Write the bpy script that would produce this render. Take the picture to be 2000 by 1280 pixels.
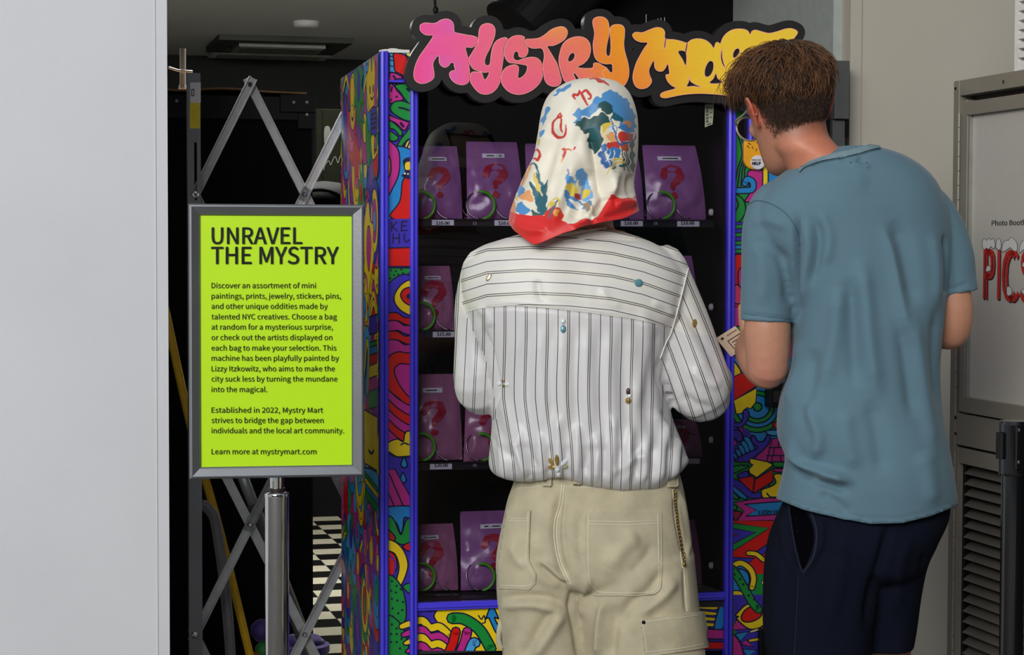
import bpy, bmesh, math, random
import numpy as np
from mathutils import Vector, Matrix, noise
from mathutils.geometry import tessellate_polygon
from mathutils.bvhtree import BVHTree
random.seed(7); RNG = np.random.default_rng(7)
for _o in list(bpy.data.objects): bpy.data.objects.remove(_o)
SC = bpy.context.scene; COL = SC.collection

# ------------------------------------------------------------------ camera
FPX = 3800.0; EYE = 1.40
PITCH = math.atan(160 / FPX); ROLL = math.radians(0.17)
_F = np.array([0, math.cos(PITCH), -math.sin(PITCH)])
_R0 = np.array([1.0, 0, 0]); _U0 = np.array([0, math.sin(PITCH), math.cos(PITCH)])
_R = _R0 * math.cos(ROLL) + _U0 * math.sin(ROLL)
_U = _U0 * math.cos(ROLL) - _R0 * math.sin(ROLL)
CAM = np.array([0, 0, EYE])
cd = bpy.data.cameras.new('camera'); cam = bpy.data.objects.new('camera', cd); COL.objects.link(cam)
cd.sensor_fit = 'HORIZONTAL'; cd.sensor_width = 36; cd.lens = FPX / 2000 * 36; cd.clip_start = 0.05; cd.clip_end = 200
cam.matrix_world = Matrix(((_R[0], _U[0], -_F[0], CAM[0]), (_R[1], _U[1], -_F[1], CAM[1]), (_R[2], _U[2], -_F[2], CAM[2]), (0, 0, 0, 1)))
SC.camera = cam
SC.view_settings.view_transform = 'Standard'; SC.view_settings.look = 'None'
SC.view_settings.gamma = 1.0; SC.view_settings.use_curve_mapping = False
SC.view_settings.exposure = 0.0

# ------------------------------------------------------------------ world and daylight
W = bpy.data.worlds.new('sky'); SC.world = W; W.use_nodes = True
_n = W.node_tree.nodes; _l = W.node_tree.links
_bg = _n['Background']; _bg.inputs[0].default_value = (0.78, 0.88, 1.0, 1); _bg.inputs[1].default_value = 0.42

def area(name, loc, target, sx, sy, power, color):
    d = bpy.data.lights.new(name, 'AREA'); d.shape = 'RECTANGLE'; d.size = sx; d.size_y = sy
    d.energy = power; d.color = color
    o = bpy.data.objects.new(name, d); COL.objects.link(o); o.location = loc
    o.rotation_euler = (Vector(target) - Vector(loc)).to_track_quat('-Z', 'Y').to_euler()
    return o
area('street_daylight', (-2.3, -3.8, 4.3), (0.0, 4.4, 1.2), 4.6, 3.0, 610, (1.0, 0.985, 0.95))
area('interior_fill', (-1.0, 7.2, 2.44), (-1.0, 7.6, 0), 1.4, 1.4, 170, (1.0, 0.98, 0.93))  # unseen fill added to brighten the ceiling and shop interior
area('interior_fill', (1.1, 5.9, 2.44), (1.3, 6.3, 1.0), 0.4, 0.4, 150, (0.9, 0.93, 1.0))  # unseen fill added to lift the column and right-hand walls
area('machine_lamp', (0.2, 4.96, 1.84), (0.2, 5.02, 0.6), 0.9, 0.06, 1.2, (0.75, 0.7, 1.0))

# ------------------------------------------------------------------ pixels and planes
def rays(px, py):
    px = np.asarray(px, float); py = np.asarray(py, float)
    return _F + (px[..., None] - 1000) / FPX * _R + (640 - py[..., None]) / FPX * _U
def P(px, py, Y):
    d = rays(px, py); return CAM + d * (np.asarray(Y, float) / d[..., 1])[..., None]
def proj(v):
    q = np.asarray(v) - CAM; z = q @ _F
    return 1000 + (q @ _R) / z * FPX, 640 - (q @ _U) / z * FPX
class Plane:
    def __init__(s, o, u, v=(0, 0, 1)):
        s.o = np.array(o, float); s.u = np.array(u, float); s.u /= np.linalg.norm(s.u)
        s.v = np.array(v, float); s.v /= np.linalg.norm(s.v)
        s.n = np.cross(s.u, s.v); s.n /= np.linalg.norm(s.n)      # towards the viewer for u to the right
    def off(s, d): return Plane(s.o + s.n * d, s.u, s.v)
    def pix(s, px, py):
        d = rays(px, py); t = ((s.o - CAM) @ s.n) / (d @ s.n); return CAM + d * t[..., None]
    def uv(s, px, py):
        q = s.pix(px, py) - s.o; return q @ s.u, q @ s.v
    def at(s, u, v, d=0.0):
        return s.o + np.multiply.outer(np.asarray(u, float), s.u) + np.multiply.outer(np.asarray(v, float), s.v) + np.multiply.outer(np.asarray(d, float), s.n)

# ------------------------------------------------------------------ materials
def lin(c):
    if isinstance(c, str):
        c = c.lstrip('#'); c = tuple(int(c[i:i + 2], 16) / 255 for i in (0, 2, 4))
    return tuple(x / 12.92 if x <= 0.04045 else ((x + 0.055) / 1.055) ** 2.4 for x in c[:3])
MATS = {}
def mat(name, color=None, rough=0.5, metal=0.0, var=0.06, nscale=30, bump=0.0, bscale=200, attr=None, spec=0.5,
        stretch=(1, 1, 1), emit=None, sheen=0.0, sss=0.0, trans=0.0, coat=0.0, var2=0.0):
    if name in MATS: return MATS[name]
    m = bpy.data.materials.new(name); m.use_nodes = True; MATS[name] = m
    nt = m.node_tree; N = nt.nodes; L = nt.links; b = N['Principled BSDF']
    b.inputs['Roughness'].default_value = rough; b.inputs['Metallic'].default_value = metal
    b.inputs['Specular IOR Level'].default_value = spec
    if coat: b.inputs['Coat Weight'].default_value = coat; b.inputs['Coat Roughness'].default_value = 0.15
    if sheen: b.inputs['Sheen Weight'].default_value = sheen; b.inputs['Sheen Roughness'].default_value = 0.4
    if sss: b.inputs['Subsurface Weight'].default_value = sss; b.inputs['Subsurface Radius'].default_value = (0.02, 0.008, 0.004); b.inputs['Subsurface Scale'].default_value = 0.5
    tc = N.new('ShaderNodeTexCoord'); mp = N.new('ShaderNodeMapping'); mp.inputs['Scale'].default_value = stretch
    L.new(tc.outputs['Object'], mp.inputs['Vector'])
    nz = N.new('ShaderNodeTexNoise'); nz.inputs['Scale'].default_value = nscale; nz.inputs['Detail'].default_value = 5
    L.new(mp.outputs[0], nz.inputs['Vector'])
    mr = N.new('ShaderNodeMapRange'); mr.inputs['From Min'].default_value = 0.3; mr.inputs['From Max'].default_value = 0.7
    mr.inputs['To Min'].default_value = 1 - var; mr.inputs['To Max'].default_value = 1 + var
    L.new(nz.outputs['Fac'], mr.inputs['Value'])
    mx = N.new('ShaderNodeVectorMath'); mx.operation = 'SCALE'
    if attr:
        at = N.new('ShaderNodeAttribute'); at.attribute_name = attr; L.new(at.outputs['Color'], mx.inputs[0])
    else:
        mx.inputs[0].default_value = lin(color)
    L.new(mr.outputs[0], mx.inputs['Scale']); L.new(mx.outputs[0], b.inputs['Base Color'])
    if bump:
        n2 = N.new('ShaderNodeTexNoise'); n2.inputs['Scale'].default_value = bscale; n2.inputs['Detail'].default_value = 3
        L.new(mp.outputs[0], n2.inputs['Vector'])
        bp = N.new('ShaderNodeBump'); bp.inputs['Strength'].default_value = bump; bp.inputs['Distance'].default_value = 0.002
        L.new(n2.outputs['Fac'], bp.inputs['Height']); L.new(bp.outputs[0], b.inputs['Normal'])
    if emit:
        b.inputs['Emission Color'].default_value = (*lin(emit[0]), 1); b.inputs['Emission Strength'].default_value = emit[1]
    return m

# ------------------------------------------------------------------ objects
WM = {}
def things(name, label, cat, loc, group=None, rz=0.0):
    o = bpy.data.objects.new(name, None); COL.objects.link(o); o.empty_display_size = 0.05
    o.location = tuple(loc); o.rotation_euler = (0, 0, rz)
    o['label'] = label; o['category'] = cat
    if group: o['group'] = group
    WM[o] = Matrix.Translation(Vector(loc)) @ Matrix.Rotation(rz, 4, 'Z'); return o
def tag(o, label, cat, group=None):
    o['label'] = label; o['category'] = cat
    if group: o['group'] = group
    return o
def mk(name, V, Fc, material, parent=None, smooth=False, kind=None, label=None, colors=None, attrs=None, mats=None, fmat=None):
    V = np.asarray(V, float).reshape(-1, 3)
    if parent is not None:
        M = np.array(WM[parent].inverted()); V = V @ M[:3, :3].T + M[:3, 3]; wm = WM[parent]
        org = np.zeros(3)
    else:
        org = (V.min(0) + V.max(0)) / 2; org[2] = V[:, 2].min(); V = V - org
        wm = Matrix.Translation(Vector(org))
    me = bpy.data.meshes.new(name)
    me.from_pydata(V.tolist(), [], [list(map(int, f)) for f in Fc])
    for mm in (mats or [material]): me.materials.append(mm)
    if fmat is not None: me.polygons.foreach_set('material_index', np.asarray(fmat, np.int32))
    if colors is not None:
        a = me.color_attributes.new('col', 'FLOAT_COLOR', 'POINT')
        c = np.ones((len(V), 4), np.float32); c[:, :3] = colors; a.data.foreach_set('color', c.ravel())
    for k, v in (attrs or {}).items():
        a = me.attributes.new(k, 'FLOAT', 'POINT'); a.data.foreach_set('value', np.asarray(v, np.float32))
    if smooth: me.polygons.foreach_set('use_smooth', [True] * len(me.polygons))
    me.update(); me.validate()
    o = bpy.data.objects.new(name, me); COL.objects.link(o)
    if parent is not None: o.parent = parent
    else: o.location = tuple(org)
    WM[o] = wm
    if kind: o['kind'] = kind
    if label: o['label'] = label
    return o
class B:
    """collects polygons"""
    def __init__(s): s.v = []; s.f = []; s.c = []; s.m = []
    def add(s, V, F, c=None, m=0):
        k = len(s.v); V = [tuple(map(float, p)) for p in V]; s.v += V; s.f += [[i + k for i in f] for f in F]
        s.m += [m] * len(F)
        if c is not None: s.c += [c] * len(V)
        return s
    def box(s, x0, x1, y0, y1, z0, z1, m=0):
        V = [(x, y, z) for x in (x0, x1) for y in (y0, y1) for z in (z0, z1)]
        return s.add(V, [(0, 1, 3, 2), (4, 6, 7, 5), (0, 4, 5, 1), (2, 3, 7, 6), (0, 2, 6, 4), (1, 5, 7, 3)], m=m)
    def slab(s, pl, u0, u1, v0, v1, d0, d1, bev=0.0, m=0):
        """box on a plane: u, v ranges, d0..d1 along the normal"""
        if bev:
            b = bev; a = [(u0, v0), (u1, v0), (u1, v1), (u0, v1)]; i = [(u0 + b, v0 + b), (u1 - b, v0 + b), (u1 - b, v1 - b), (u0 + b, v1 - b)]
            V = [pl.at(u, v, d0) for u, v in a] + [pl.at(u, v, d1 - b) for u, v in a] + [pl.at(u, v, d1) for u, v in i]
            F = [(3, 2, 1, 0), (8, 9, 10, 11)] + [(k, (k + 1) % 4, 4 + (k + 1) % 4, 4 + k) for k in range(4)] + [(4 + k, 4 + (k + 1) % 4, 8 + (k + 1) % 4, 8 + k) for k in range(4)]
            return s.add(V, F, m=m)
        V = [pl.at(u, v, d) for d in (d0, d1) for u, v in ((u0, v0), (u1, v0), (u1, v1), (u0, v1))]
        return s.add(V, [(3, 2, 1, 0), (4, 5, 6, 7)] + [(k, (k + 1) % 4, 4 + (k + 1) % 4, 4 + k) for k in range(4)], m=m)
    def tube(s, pts, r, n=10, cap=True, m=0, closed=False, flat=1.0, ref=(0, 0, 1)):
        pts = np.asarray(pts, float); k = len(pts); r = np.broadcast_to(np.asarray(r, float), (k,))
        T = np.gradient(pts, axis=0)
        if closed: T = np.roll(pts, -1, 0) - np.roll(pts, 1, 0)
        T /= np.linalg.norm(T, axis=1)[:, None] + 1e-12
        ref = np.array(ref, float)
        if abs(T[0] @ ref) > 0.95: ref = np.array([1.0, 0, 0.1])
        V = []; a = np.cross(T[0], ref); a /= np.linalg.norm(a)
        for i in range(k):
            a = a - T[i] * (a @ T[i]); a /= np.linalg.norm(a) + 1e-12; b = np.cross(T[i], a)
            for j in range(n):
                t = 2 * math.pi * j / n; V.append(pts[i] + r[i] * (math.cos(t) * a + math.sin(t) * b * flat))
        F = []
        for i in range(k if closed else k - 1):
            for j in range(n):
                i2 = (i + 1) % k; F.append((i * n + j, i * n + (j + 1) % n, i2 * n + (j + 1) % n, i2 * n + j))
        if cap and not closed: F.append(list(range(n))[::-1]); F.append([(k - 1) * n + j for j in range(n)])
        return s.add(V, F, m=m)
    def lathe(s, c, prof, n=32, axis=(0, 0, 1), m=0):
        ax = np.array(axis, float); ax /= np.linalg.norm(ax); ref = np.array([1.0, 0, 0]) if abs(ax[0]) < .9 else np.array([0, 1.0, 0])
        a = np.cross(ax, ref); a /= np.linalg.norm(a); b = np.cross(ax, a); c = np.array(c, float); V = []
        for r, h in prof:
            for j in range(n):
                t = 2 * math.pi * j / n; V.append(c + ax * h + r * (math.cos(t) * a + math.sin(t) * b))
        k = len(prof)
        F = [(i * n + j, i * n + (j + 1) % n, (i + 1) * n + (j + 1) % n, (i + 1) * n + j) for i in range(k - 1) for j in range(n)]
        F.append(list(range(n))[::-1]); F.append([(k - 1) * n + j for j in range(n)])
        return s.add(V, F, m=m)
    def mk(s, name, material=None, parent=None, **kw):
        if s.c and 'colors' not in kw: kw['colors'] = np.array([lin(c) if isinstance(c, str) else c for c in s.c])
        if 'mats' in kw: kw['fmat'] = s.m
        return mk(name, s.v, s.f, material, parent, **kw)

def crom(pts, closed=True, sub=6):
    """Catmull-Rom through 2D/3D points"""
    p = np.asarray(pts, float); n = len(p); out = []
    rng = range(n) if closed else range(n - 1)
    for i in rng:
        if closed: a, b, c, d = p[(i - 1) % n], p[i], p[(i + 1) % n], p[(i + 2) % n]
        else: a, b, c, d = p[max(i - 1, 0)], p[i], p[i + 1], p[min(i + 2, n - 1)]
        for k in range(sub):
            t = k / sub; out.append(0.5 * ((2 * b) + (-a + c) * t + (2 * a - 5 * b + 4 * c - d) * t * t + (-a + 3 * b - 3 * c + d) * t ** 3))
    if not closed: out.append(p[-1])
    return np.array(out)

# ------------------------------------------------------------------ text
try:      # Blender's own interface font; falls back to its built-in one
    import os
    FONT = bpy.data.fonts.load(os.path.join(bpy.utils.resource_path('LOCAL'), 'datafiles', 'fonts', 'Noto Sans CJK Regular.woff2'))
except Exception:
    FONT = None
def text_mesh(s, bold=0.0, shear=0.0):
    c = bpy.data.curves.new('t', 'FONT'); c.body = s
    if FONT: c.font = FONT
    c.fill_mode = 'FRONT'; c.offset = bold; c.resolution_u = 3; c.shear = shear
    o = bpy.data.objects.new('t', c); COL.objects.link(o)
    dg = bpy.context.evaluated_depsgraph_get(); me = bpy.data.meshes.new_from_object(o.evaluated_get(dg))
    V = np.array([v.co[:2] for v in me.vertices]); F = [list(p.vertices) for p in me.polygons]
    bpy.data.objects.remove(o); bpy.data.meshes.remove(me); bpy.data.curves.remove(c)
    return V, F
TREF = {}
def put_text(b, pl, s, x0, x1, ybase, cap, d=0.0006, bold=0.0, color=None, capref='H', mapf=None):
    """text from x0 to x1 px, baseline and capital height in px, on plane pl"""
    V, F = text_mesh(s)
    if bold:      # heavier strokes: the same letters again, shifted a little
        n_ = len(V); sh = bold * 1.3
        V = np.concatenate([V, V + (sh, 0), V + (sh / 2, sh / 2)]); F = F + [[i + n_ for i in f] for f in F] + [[i + 2 * n_ for i in f] for f in F]
    if (capref, bold) not in TREF: TREF[(capref, bold)] = text_mesh(capref)[0][:, 1].max()
    x = x0 + (V[:, 0] - V[:, 0].min()) / (V[:, 0].max() - V[:, 0].min()) * (x1 - x0)
    y = ybase - V[:, 1] / TREF[(capref, bold)] * cap
    if mapf: x, y = mapf(x, y)
    Q = pl.pix(x, y) + pl.n * d
    b.add(Q, F, color)

# ------------------------------------------------------------------ flat artwork made of layered outlined shapes
NAVY = '#16163a'
def clip_poly(poly, x0, x1, y0, y1):
    for ax, lim, sg in ((0, x0, 1), (0, x1, -1), (1, y0, 1), (1, y1, -1)):
        out = []
        for i in range(len(poly)):
            a, b2 = poly[i - 1], poly[i]; da = (a[ax] - lim) * sg; db = (b2[ax] - lim) * sg
            if (da >= 0) != (db >= 0):
                t = da / (da - db); out.append((a[0] + (b2[0] - a[0]) * t, a[1] + (b2[1] - a[1]) * t))
            if db >= 0: out.append(tuple(b2))
        poly = out
        if len(poly) < 3: return []
    return poly
class Art:
    def __init__(s, mapf, rect, ow=3.0, step=0.00006):
        s.b = B(); s.mapf = mapf; s.rect = rect; s.ow = ow; s.lay = []; s.step = step
    def _put(s, polys, color):
        V = []; F = []
        for p in polys:
            p = clip_poly([tuple(q) for q in p], *s.rect)
            if len(p) >= 3: F.append(list(range(len(V), len(V) + len(p)))); V += p
        if V:
            q = np.array(V); bb = (q[:, 0].min(), q[:, 0].max(), q[:, 1].min(), q[:, 1].max())
            k = 1 + max([l for l, a in s.lay if a[0] < bb[1] and a[1] > bb[0] and a[2] < bb[3] and a[3] > bb[2]], default=0)
            s.lay.append((k, bb)); s.b.add(s.mapf(q, k * s.step), F, color)
    def fill(s, pts, color):
        tris = tessellate_polygon([[Vector((p[0], p[1], 0)) for p in pts]])
        s._put([[pts[i] for i in t] for t in tris], color)
    def line(s, pts, w, color=NAVY, closed=False, smooth=True, sub=6):
        p = crom(pts, closed, sub) if smooth else np.asarray(pts, float)
        n = len(p); polys = []
        T = (np.roll(p, -1, 0) - np.roll(p, 1, 0)) if closed else np.gradient(p, axis=0)
        T /= np.linalg.norm(T, axis=1)[:, None] + 1e-9; N = np.stack([-T[:, 1], T[:, 0]], 1) * w / 2
        for i in range(n if closed else n - 1):
            j = (i + 1) % n; polys.append([p[i] - N[i], p[j] - N[j], p[j] + N[j], p[i] + N[i]])
        if not closed or not smooth:
            for e in (range(n) if not smooth else (0, n - 1)):
                polys.append([p[e] + (w / 2) * np.array([math.cos(t), math.sin(t)]) for t in np.linspace(0, 2 * math.pi, 9)[:-1]])
        s._put(polys, color)
    def shape(s, pts, color, ow=None, smooth=True, sub=6, oc=NAVY):
        p = crom(pts, True, sub) if smooth else np.asarray(pts, float)
        s.fill(p, color); ow = s.ow if ow is None else ow
        if ow: s.line(p, ow, oc, True, False)
    def band(s, pts, w, color, ow=None, sub=6):
        ow = s.ow if ow is None else ow
        s.line(pts, w + 2 * ow, NAVY, False, True, sub); s.line(pts, w, color, False, True, sub)
    def dot(s, x, y, r, color=NAVY, ry=None):
        ry = ry or r; s._put([[(x + r * math.cos(t), y + ry * math.sin(t)) for t in np.linspace(0, 2 * math.pi, 11)[:-1]]], color)

# ------------------------------------------------------------------ 2D distance fields (lettering with soft joins)
def seg_field(X, Y, pts):
    """distance to a chain of round cones (x, y, r)"""
    D = np.full(X.shape, 1e9)
    for (x0, y0, r0), (x1, y1, r1) in zip(pts[:-1], pts[1:]):
        dx, dy = x1 - x0, y1 - y0; L2 = dx * dx + dy * dy + 1e-9
        t = np.clip(((X - x0) * dx + (Y - y0) * dy) / L2, 0, 1)
        D = np.minimum(D, np.hypot(X - x0 - t * dx, Y - y0 - t * dy) - (r0 + t * (r1 - r0)))
    return D
def field_mesh(D, xs, ys):
    """polygons of the region D < 0; returns verts2d, faces, boundary edges"""
    V = []; idx = {}; F = []; E = []
    def vid(key, p):
        if key not in idx: idx[key] = len(V); V.append(p)
        return idx[key]
    ins = D < 0; ny, nx = D.shape
    for j in range(ny - 1):
        i = 0
        r0 = ins[j]; r1 = ins[j + 1]
        while i < nx - 1:
            c = (r0[i], r0[i + 1], r1[i + 1], r1[i])
            if not any(c): i += 1; continue
            if all(c):
                k = i
                while k < nx - 1 and r0[k + 1] and r1[k + 1]: k += 1
                F.append([vid((i, j), (xs[i], ys[j])), vid((k, j), (xs[k], ys[j])), vid((k, j + 1), (xs[k], ys[j + 1])), vid((i, j + 1), (xs[i], ys[j + 1]))])
                i = k; continue
            cs = [(i, j), (i + 1, j), (i + 1, j + 1), (i, j + 1)]; poly = []; cr = []
            for a in range(4):
                p, q = cs[a], cs[(a + 1) % 4]; dp, dq = D[p[1], p[0]], D[q[1], q[0]]
                if dp < 0: poly.append(vid(p, (xs[p[0]], ys[p[1]])))
                if (dp < 0) != (dq < 0):
                    t = dp / (dp - dq); key = (min(p, q), max(p, q))
                    v = vid(key, (xs[p[0]] + t * (xs[q[0]] - xs[p[0]]), ys[p[1]] + t * (ys[q[1]] - ys[p[1]])))
                    poly.append(v); cr.append(v)
            if len(poly) >= 3: F.append(poly)
            if len(cr) == 2: E.append(tuple(cr))
            i += 1
    return np.array(V), F, E

def pdist(X, Y, pts):
    """distance to polyline and parameter 0..1 along it"""
    p = np.asarray(pts, float); L_ = np.r_[0, np.cumsum(np.hypot(*np.diff(p, axis=0).T))]
    D = np.full(X.shape, 1e9); T = np.zeros(X.shape)
    for i in range(len(p) - 1):
        dx, dy = p[i + 1] - p[i]; l2 = dx * dx + dy * dy + 1e-9
        t = np.clip(((X - p[i, 0]) * dx + (Y - p[i, 1]) * dy) / l2, 0, 1); d = np.hypot(X - p[i, 0] - t * dx, Y - p[i, 1] - t * dy)
        m = d < D; D[m] = d[m]; T[m] = (L_[i] + t[m] * math.sqrt(l2)) / L_[-1]
    return D, T
def inside(X, Y, pts):
    p = np.asarray(pts, float); r = np.zeros(X.shape, bool)
    for i in range(len(p)):
        x0, y0 = p[i - 1]; x1, y1 = p[i]
        if y0 == y1: continue
        c = ((y0 > Y) != (y1 > Y)) & (X < (x1 - x0) * (Y - y0) / (y1 - y0) + x0); r ^= c
    return r
# ================================================================== THE SETTING
RA = math.radians(14.5); ru = np.array([math.cos(RA), math.sin(RA), 0]); rw = np.array([-math.sin(RA), math.cos(RA), 0])
m_wall = mat('painted_white', '#d2d3d8', 0.75, var=0.03, nscale=3, bump=0.25, bscale=60)
m_wall2 = mat('painted_beige', '#b9b2a4', 0.8, var=0.03, nscale=3, bump=0.2, bscale=60)
m_ceil = mat('ceiling_paint', '#c9cac8', 0.9, var=0.02, nscale=4)
m_dark = mat('dark_paint', '#1b1d17', 0.8, var=0.1, nscale=4)
m_black = mat('black_plastic', '#0b0b0d', 0.45, var=0.1, spec=.25)
m_blackm = mat('black_matte', '#0c0c0e', 0.8, spec=.12, var=0.15, nscale=12, bump=0.2)
m_steel = mat('grey_steel', '#8f9496', 0.38, metal=0.4, var=0.05, nscale=12, bump=0.05)
m_bar = mat('zinc_bar', '#b2b6b7', 0.3, metal=0.45, var=0.1, nscale=40)
m_chrome = mat('chrome', '#dcdcdc', 0.09, metal=1.0, var=0.03)
A0 = P(328, 480, 4.5); A0[2] = 0
RP = Plane(A0, ru)                       # plane of the shop front
def room(u, w, z): return A0 + u * ru + w * rw + np.array([0, 0, z])
def rbox(b, u0, u1, w0, w1, z0, z1):
    V = [room(u, w, z) for u in (u0, u1) for w in (w0, w1) for z in (z0, z1)]
    return b.add(V, [(0, 1, 3, 2), (4, 6, 7, 5), (0, 4, 5, 1), (2, 3, 7, 6), (0, 2, 6, 4), (1, 5, 7, 3)])
CH = 2.48
wl = rbox(B(), -3.2, -0.022, 0, 0.22, 0, 4.2).mk('wall_front', m_wall, kind='structure')
rbox(B(), -0.026, 0.0, -0.002, 0.22, 0, 4.2).mk('trim_1', m_wall, kind='structure')
rbox(B(), -0.0275, -0.0262, -0.0035, 0.001, 0, 4.2).mk('trim_2', mat('joint_line', '#b9b9ba', 0.8), kind='structure')
rbox(B(), -6, 6, -5.8, 7.3, -0.12, -0.004).mk('floor', mat('floor_slab', '#6d6a66', 0.8, var=0.1, nscale=5), kind='structure')
b = rbox(B(), -1.6, 3.6, 0.22, 6.8, CH, CH + 0.1); b.mk('ceiling', m_ceil, kind='structure')
rbox(B(), -1.7, 3.7, 6.7, 6.85, 0, CH).mk('wall_back', m_dark, kind='structure')
rbox(B(), -1.7, -1.55, 0.22, 6.7, 0, CH).mk('wall_left', m_dark, kind='structure')
rbox(B(), 3.45, 3.6, 1.0, 6.7, 0, CH).mk('wall_right_inner', m_dark, kind='structure')
rbox(B(), 0.0, 2.75, 0.05, 0.215, 2.5, 4.2).mk('wall_header', m_wall, kind='structure')
# floor tiles in view between case and machine
fl = bpy.data.objects['floor']
mt = [mat('tile_cream', '#c9c4ac', 0.45), mat('tile_black', '#121212', 0.4)]
T0 = P(600, 1285, 6.6); qq = T0 - A0; tu0 = qq @ ru; tw0 = qq @ rw; TS = 0.152
tdat = {}
for i in range(11):
    for j in range(24):
        k = (i + j) % 2
        if k not in tdat:
            bb = B(); s = TS - 0.003
            V = [(x, y, z) for x in (0, s) for y in (0, s) for z in (0, .004)]
            V = [tuple(v[0] * ru + v[1] * rw + np.array([0, 0, v[2]])) for v in V]
            me = bpy.data.meshes.new('floor_tile'); me.from_pydata(V, [], [(0, 1, 3, 2), (4, 6, 7, 5), (0, 4, 5, 1), (2, 3, 7, 6), (0, 2, 6, 4), (1, 5, 7, 3)])
            me.materials.append(mt[k]); tdat[k] = me
        o = bpy.data.objects.new('floor_tile', tdat[k]); COL.objects.link(o); o.parent = fl
        wp = room(tu0 - 0.1 + (i - 5) * TS, tw0 - 0.3 + j * TS, 0.0) - np.array([0, 0, 0.004])
        o.location = tuple(wp - np.array(WM[fl].translation)); WM[o] = WM[fl]
# right hand walls, column
q = P(1655, 480, 5.3); q[2] = 0
RW = Plane(q, ru)
def wslab(name, px0, px1, d0, d1, z0, z1, m, pl=RW, **k):
    u0 = pl.uv(px0, 480.)[0]; u1 = pl.uv(px1, 480.)[0]
    return B().slab(pl, u0, u1, z0, z1, d0, d1).mk(name, m, **k)
wslab('wall_right', 1655, 2500, -0.3, 0, 0, 4.2, m_wall2, kind='structure')
wslab('trim_3', 1655, 1677, 0, 0.006, 0, 4.2, m_wall2, kind='structure')
wslab('wall_right_return', 1638, 1656, -2.0, -0.05, 0, 4.2, mat('pale_green_grey', '#a8aeaa', 0.7), kind='structure')
cc = P(1566, 480, 6.6); rr = 78 / FPX * 6.6
b = B(); b.lathe((cc[0], cc[1] + 0.05, 0), [(rr * 1.06, 0), (rr * 1.06, 4.0)], 64)
b.mk('wall_column', mat('column_paint', '#d6dbe2', 0.6, var=0.03, nscale=2), kind='structure', smooth=False)
# dark partition behind the machine
wslab('wall_partition', 1135, 1485, -0.2, -0.1, 0, 2.47, m_blackm, pl=Plane(P(1000, 480, 6.1) * np.array([1, 1, 0]), ru), kind='structure')
# buildings across the street, behind the camera
m_fac = mat('facade_brick', '#171412', 0.85, var=.25, nscale=2)
fb = B(); fb.box(-14, 12, -13.5, -12.5, 0, 7.5).mk('wall_opposite_building', m_fac, kind='structure')
B().box(-16, 14, -12.4, -5, -0.12, -0.01).mk('floor_street', mat('asphalt', '#29292b', .9, var=.15), kind='structure')
# unseen wall added to shade the right; dark so the glass reflects dark
B().box(2.05, 2.3, -1.0, 4.2, 0, 4.5).mk('wall_light_blocker', mat('blocker_dark', '#211f1d', .8, var=.1, nscale=3), kind='structure')

# ---- ceiling unit, smoke detector, conduit
def cplane(px, py, z=CH):      # point on the ceiling seen at px, py
    d = rays(float(px), float(py)); t = (z - EYE) / d[2]; return CAM + d * t
a, c2 = cplane(428, 66), cplane(700, 68)
t = things('ceiling_air_unit', 'square recessed air conditioning cassette in the grey ceiling', 'air conditioner', (a[0], a[1], CH))
L_ = 0.78
def cb(b, u0, u1, w0, w1, z0, z1, o=a):
    V = [o * np.array([1, 1, 0]) + u * ru + w * rw + np.array([0, 0, z]) for u in (u0, u1) for w in (w0, w1) for z in (z0, z1)]
    return b.add(V, [(0, 1, 3, 2), (4, 6, 7, 5), (0, 4, 5, 1), (2, 3, 7, 6), (0, 2, 6, 4), (1, 5, 7, 3)])
LW = float((c2 - a) @ ru); m_ac = mat('unit_plastic', '#8e8f88', 0.5); m_acd = mat('unit_slot', '#3a3c34', 0.6)
D_ = .68
b = B(); cb(b, 0, LW, 0, 0.12, CH - .03, CH); cb(b, 0, LW, D_ - .12, D_, CH - .03, CH); cb(b, 0, .09, .12, D_ - .12, CH - .03, CH); cb(b, LW - .09, LW, .12, D_ - .12, CH - .03, CH)
b.mk('bezel', m_acd, t)
cb(B(), 0.12, LW - .12, .16, D_ - .16, CH - .045, CH - .01).mk('grille', m_ac, t)
for k in range(4): cb(B(), 0.13, LW - .13, .19 + k * .09, .205 + k * .09, CH - .05, CH - .045).mk('louvre_blade', m_acd, t)
a2 = cplane(415, 97); a3 = cplane(650, 101)
t = things('ceiling_light_panel', 'thin white rectangular light panel flush in the ceiling behind the air unit', 'ceiling light', (a2[0], a2[1], CH))
cb(B(), 0, float((a3 - a2) @ ru), 0, 0.28, CH - .02, CH, a2).mk('panel_frame', m_ceil, t)
cb(B(), 0.04, float((a3 - a2) @ ru) - .04, 0.04, 0.24, CH - .024, CH - .02, a2).mk('diffuser', m_ac, t)
s = cplane(598, 42)
B().lathe((s[0], s[1], CH - .03), [(0.045, 0), (.06, .008), (.065, .03)], 24).mk('smoke_detector', m_ceil, label=None)
tag(bpy.data.objects['smoke_detector'], 'small round smoke detector on the grey ceiling', 'smoke detector')
p0 = P(357, 95, 6.3); p1 = P(357, 172, 6.3)
t = things('conduit', 'short grey vertical pipe with side branch above the gate', 'pipe', p1)
B().tube([p0, p1], .010, 12).mk('upright_pipe', m_steel, t)
B().tube(crom([P(330, 132, 6.28), P(350, 138, 6.27), P(376, 140, 6.27)], False), .004, 8).mk('branch', m_steel, t)
B().lathe(P(357, 172, 6.3), [(.012, -.012), (.014, 0), (.012, .01)], 12).mk('clamp', m_steel, t)

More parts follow.
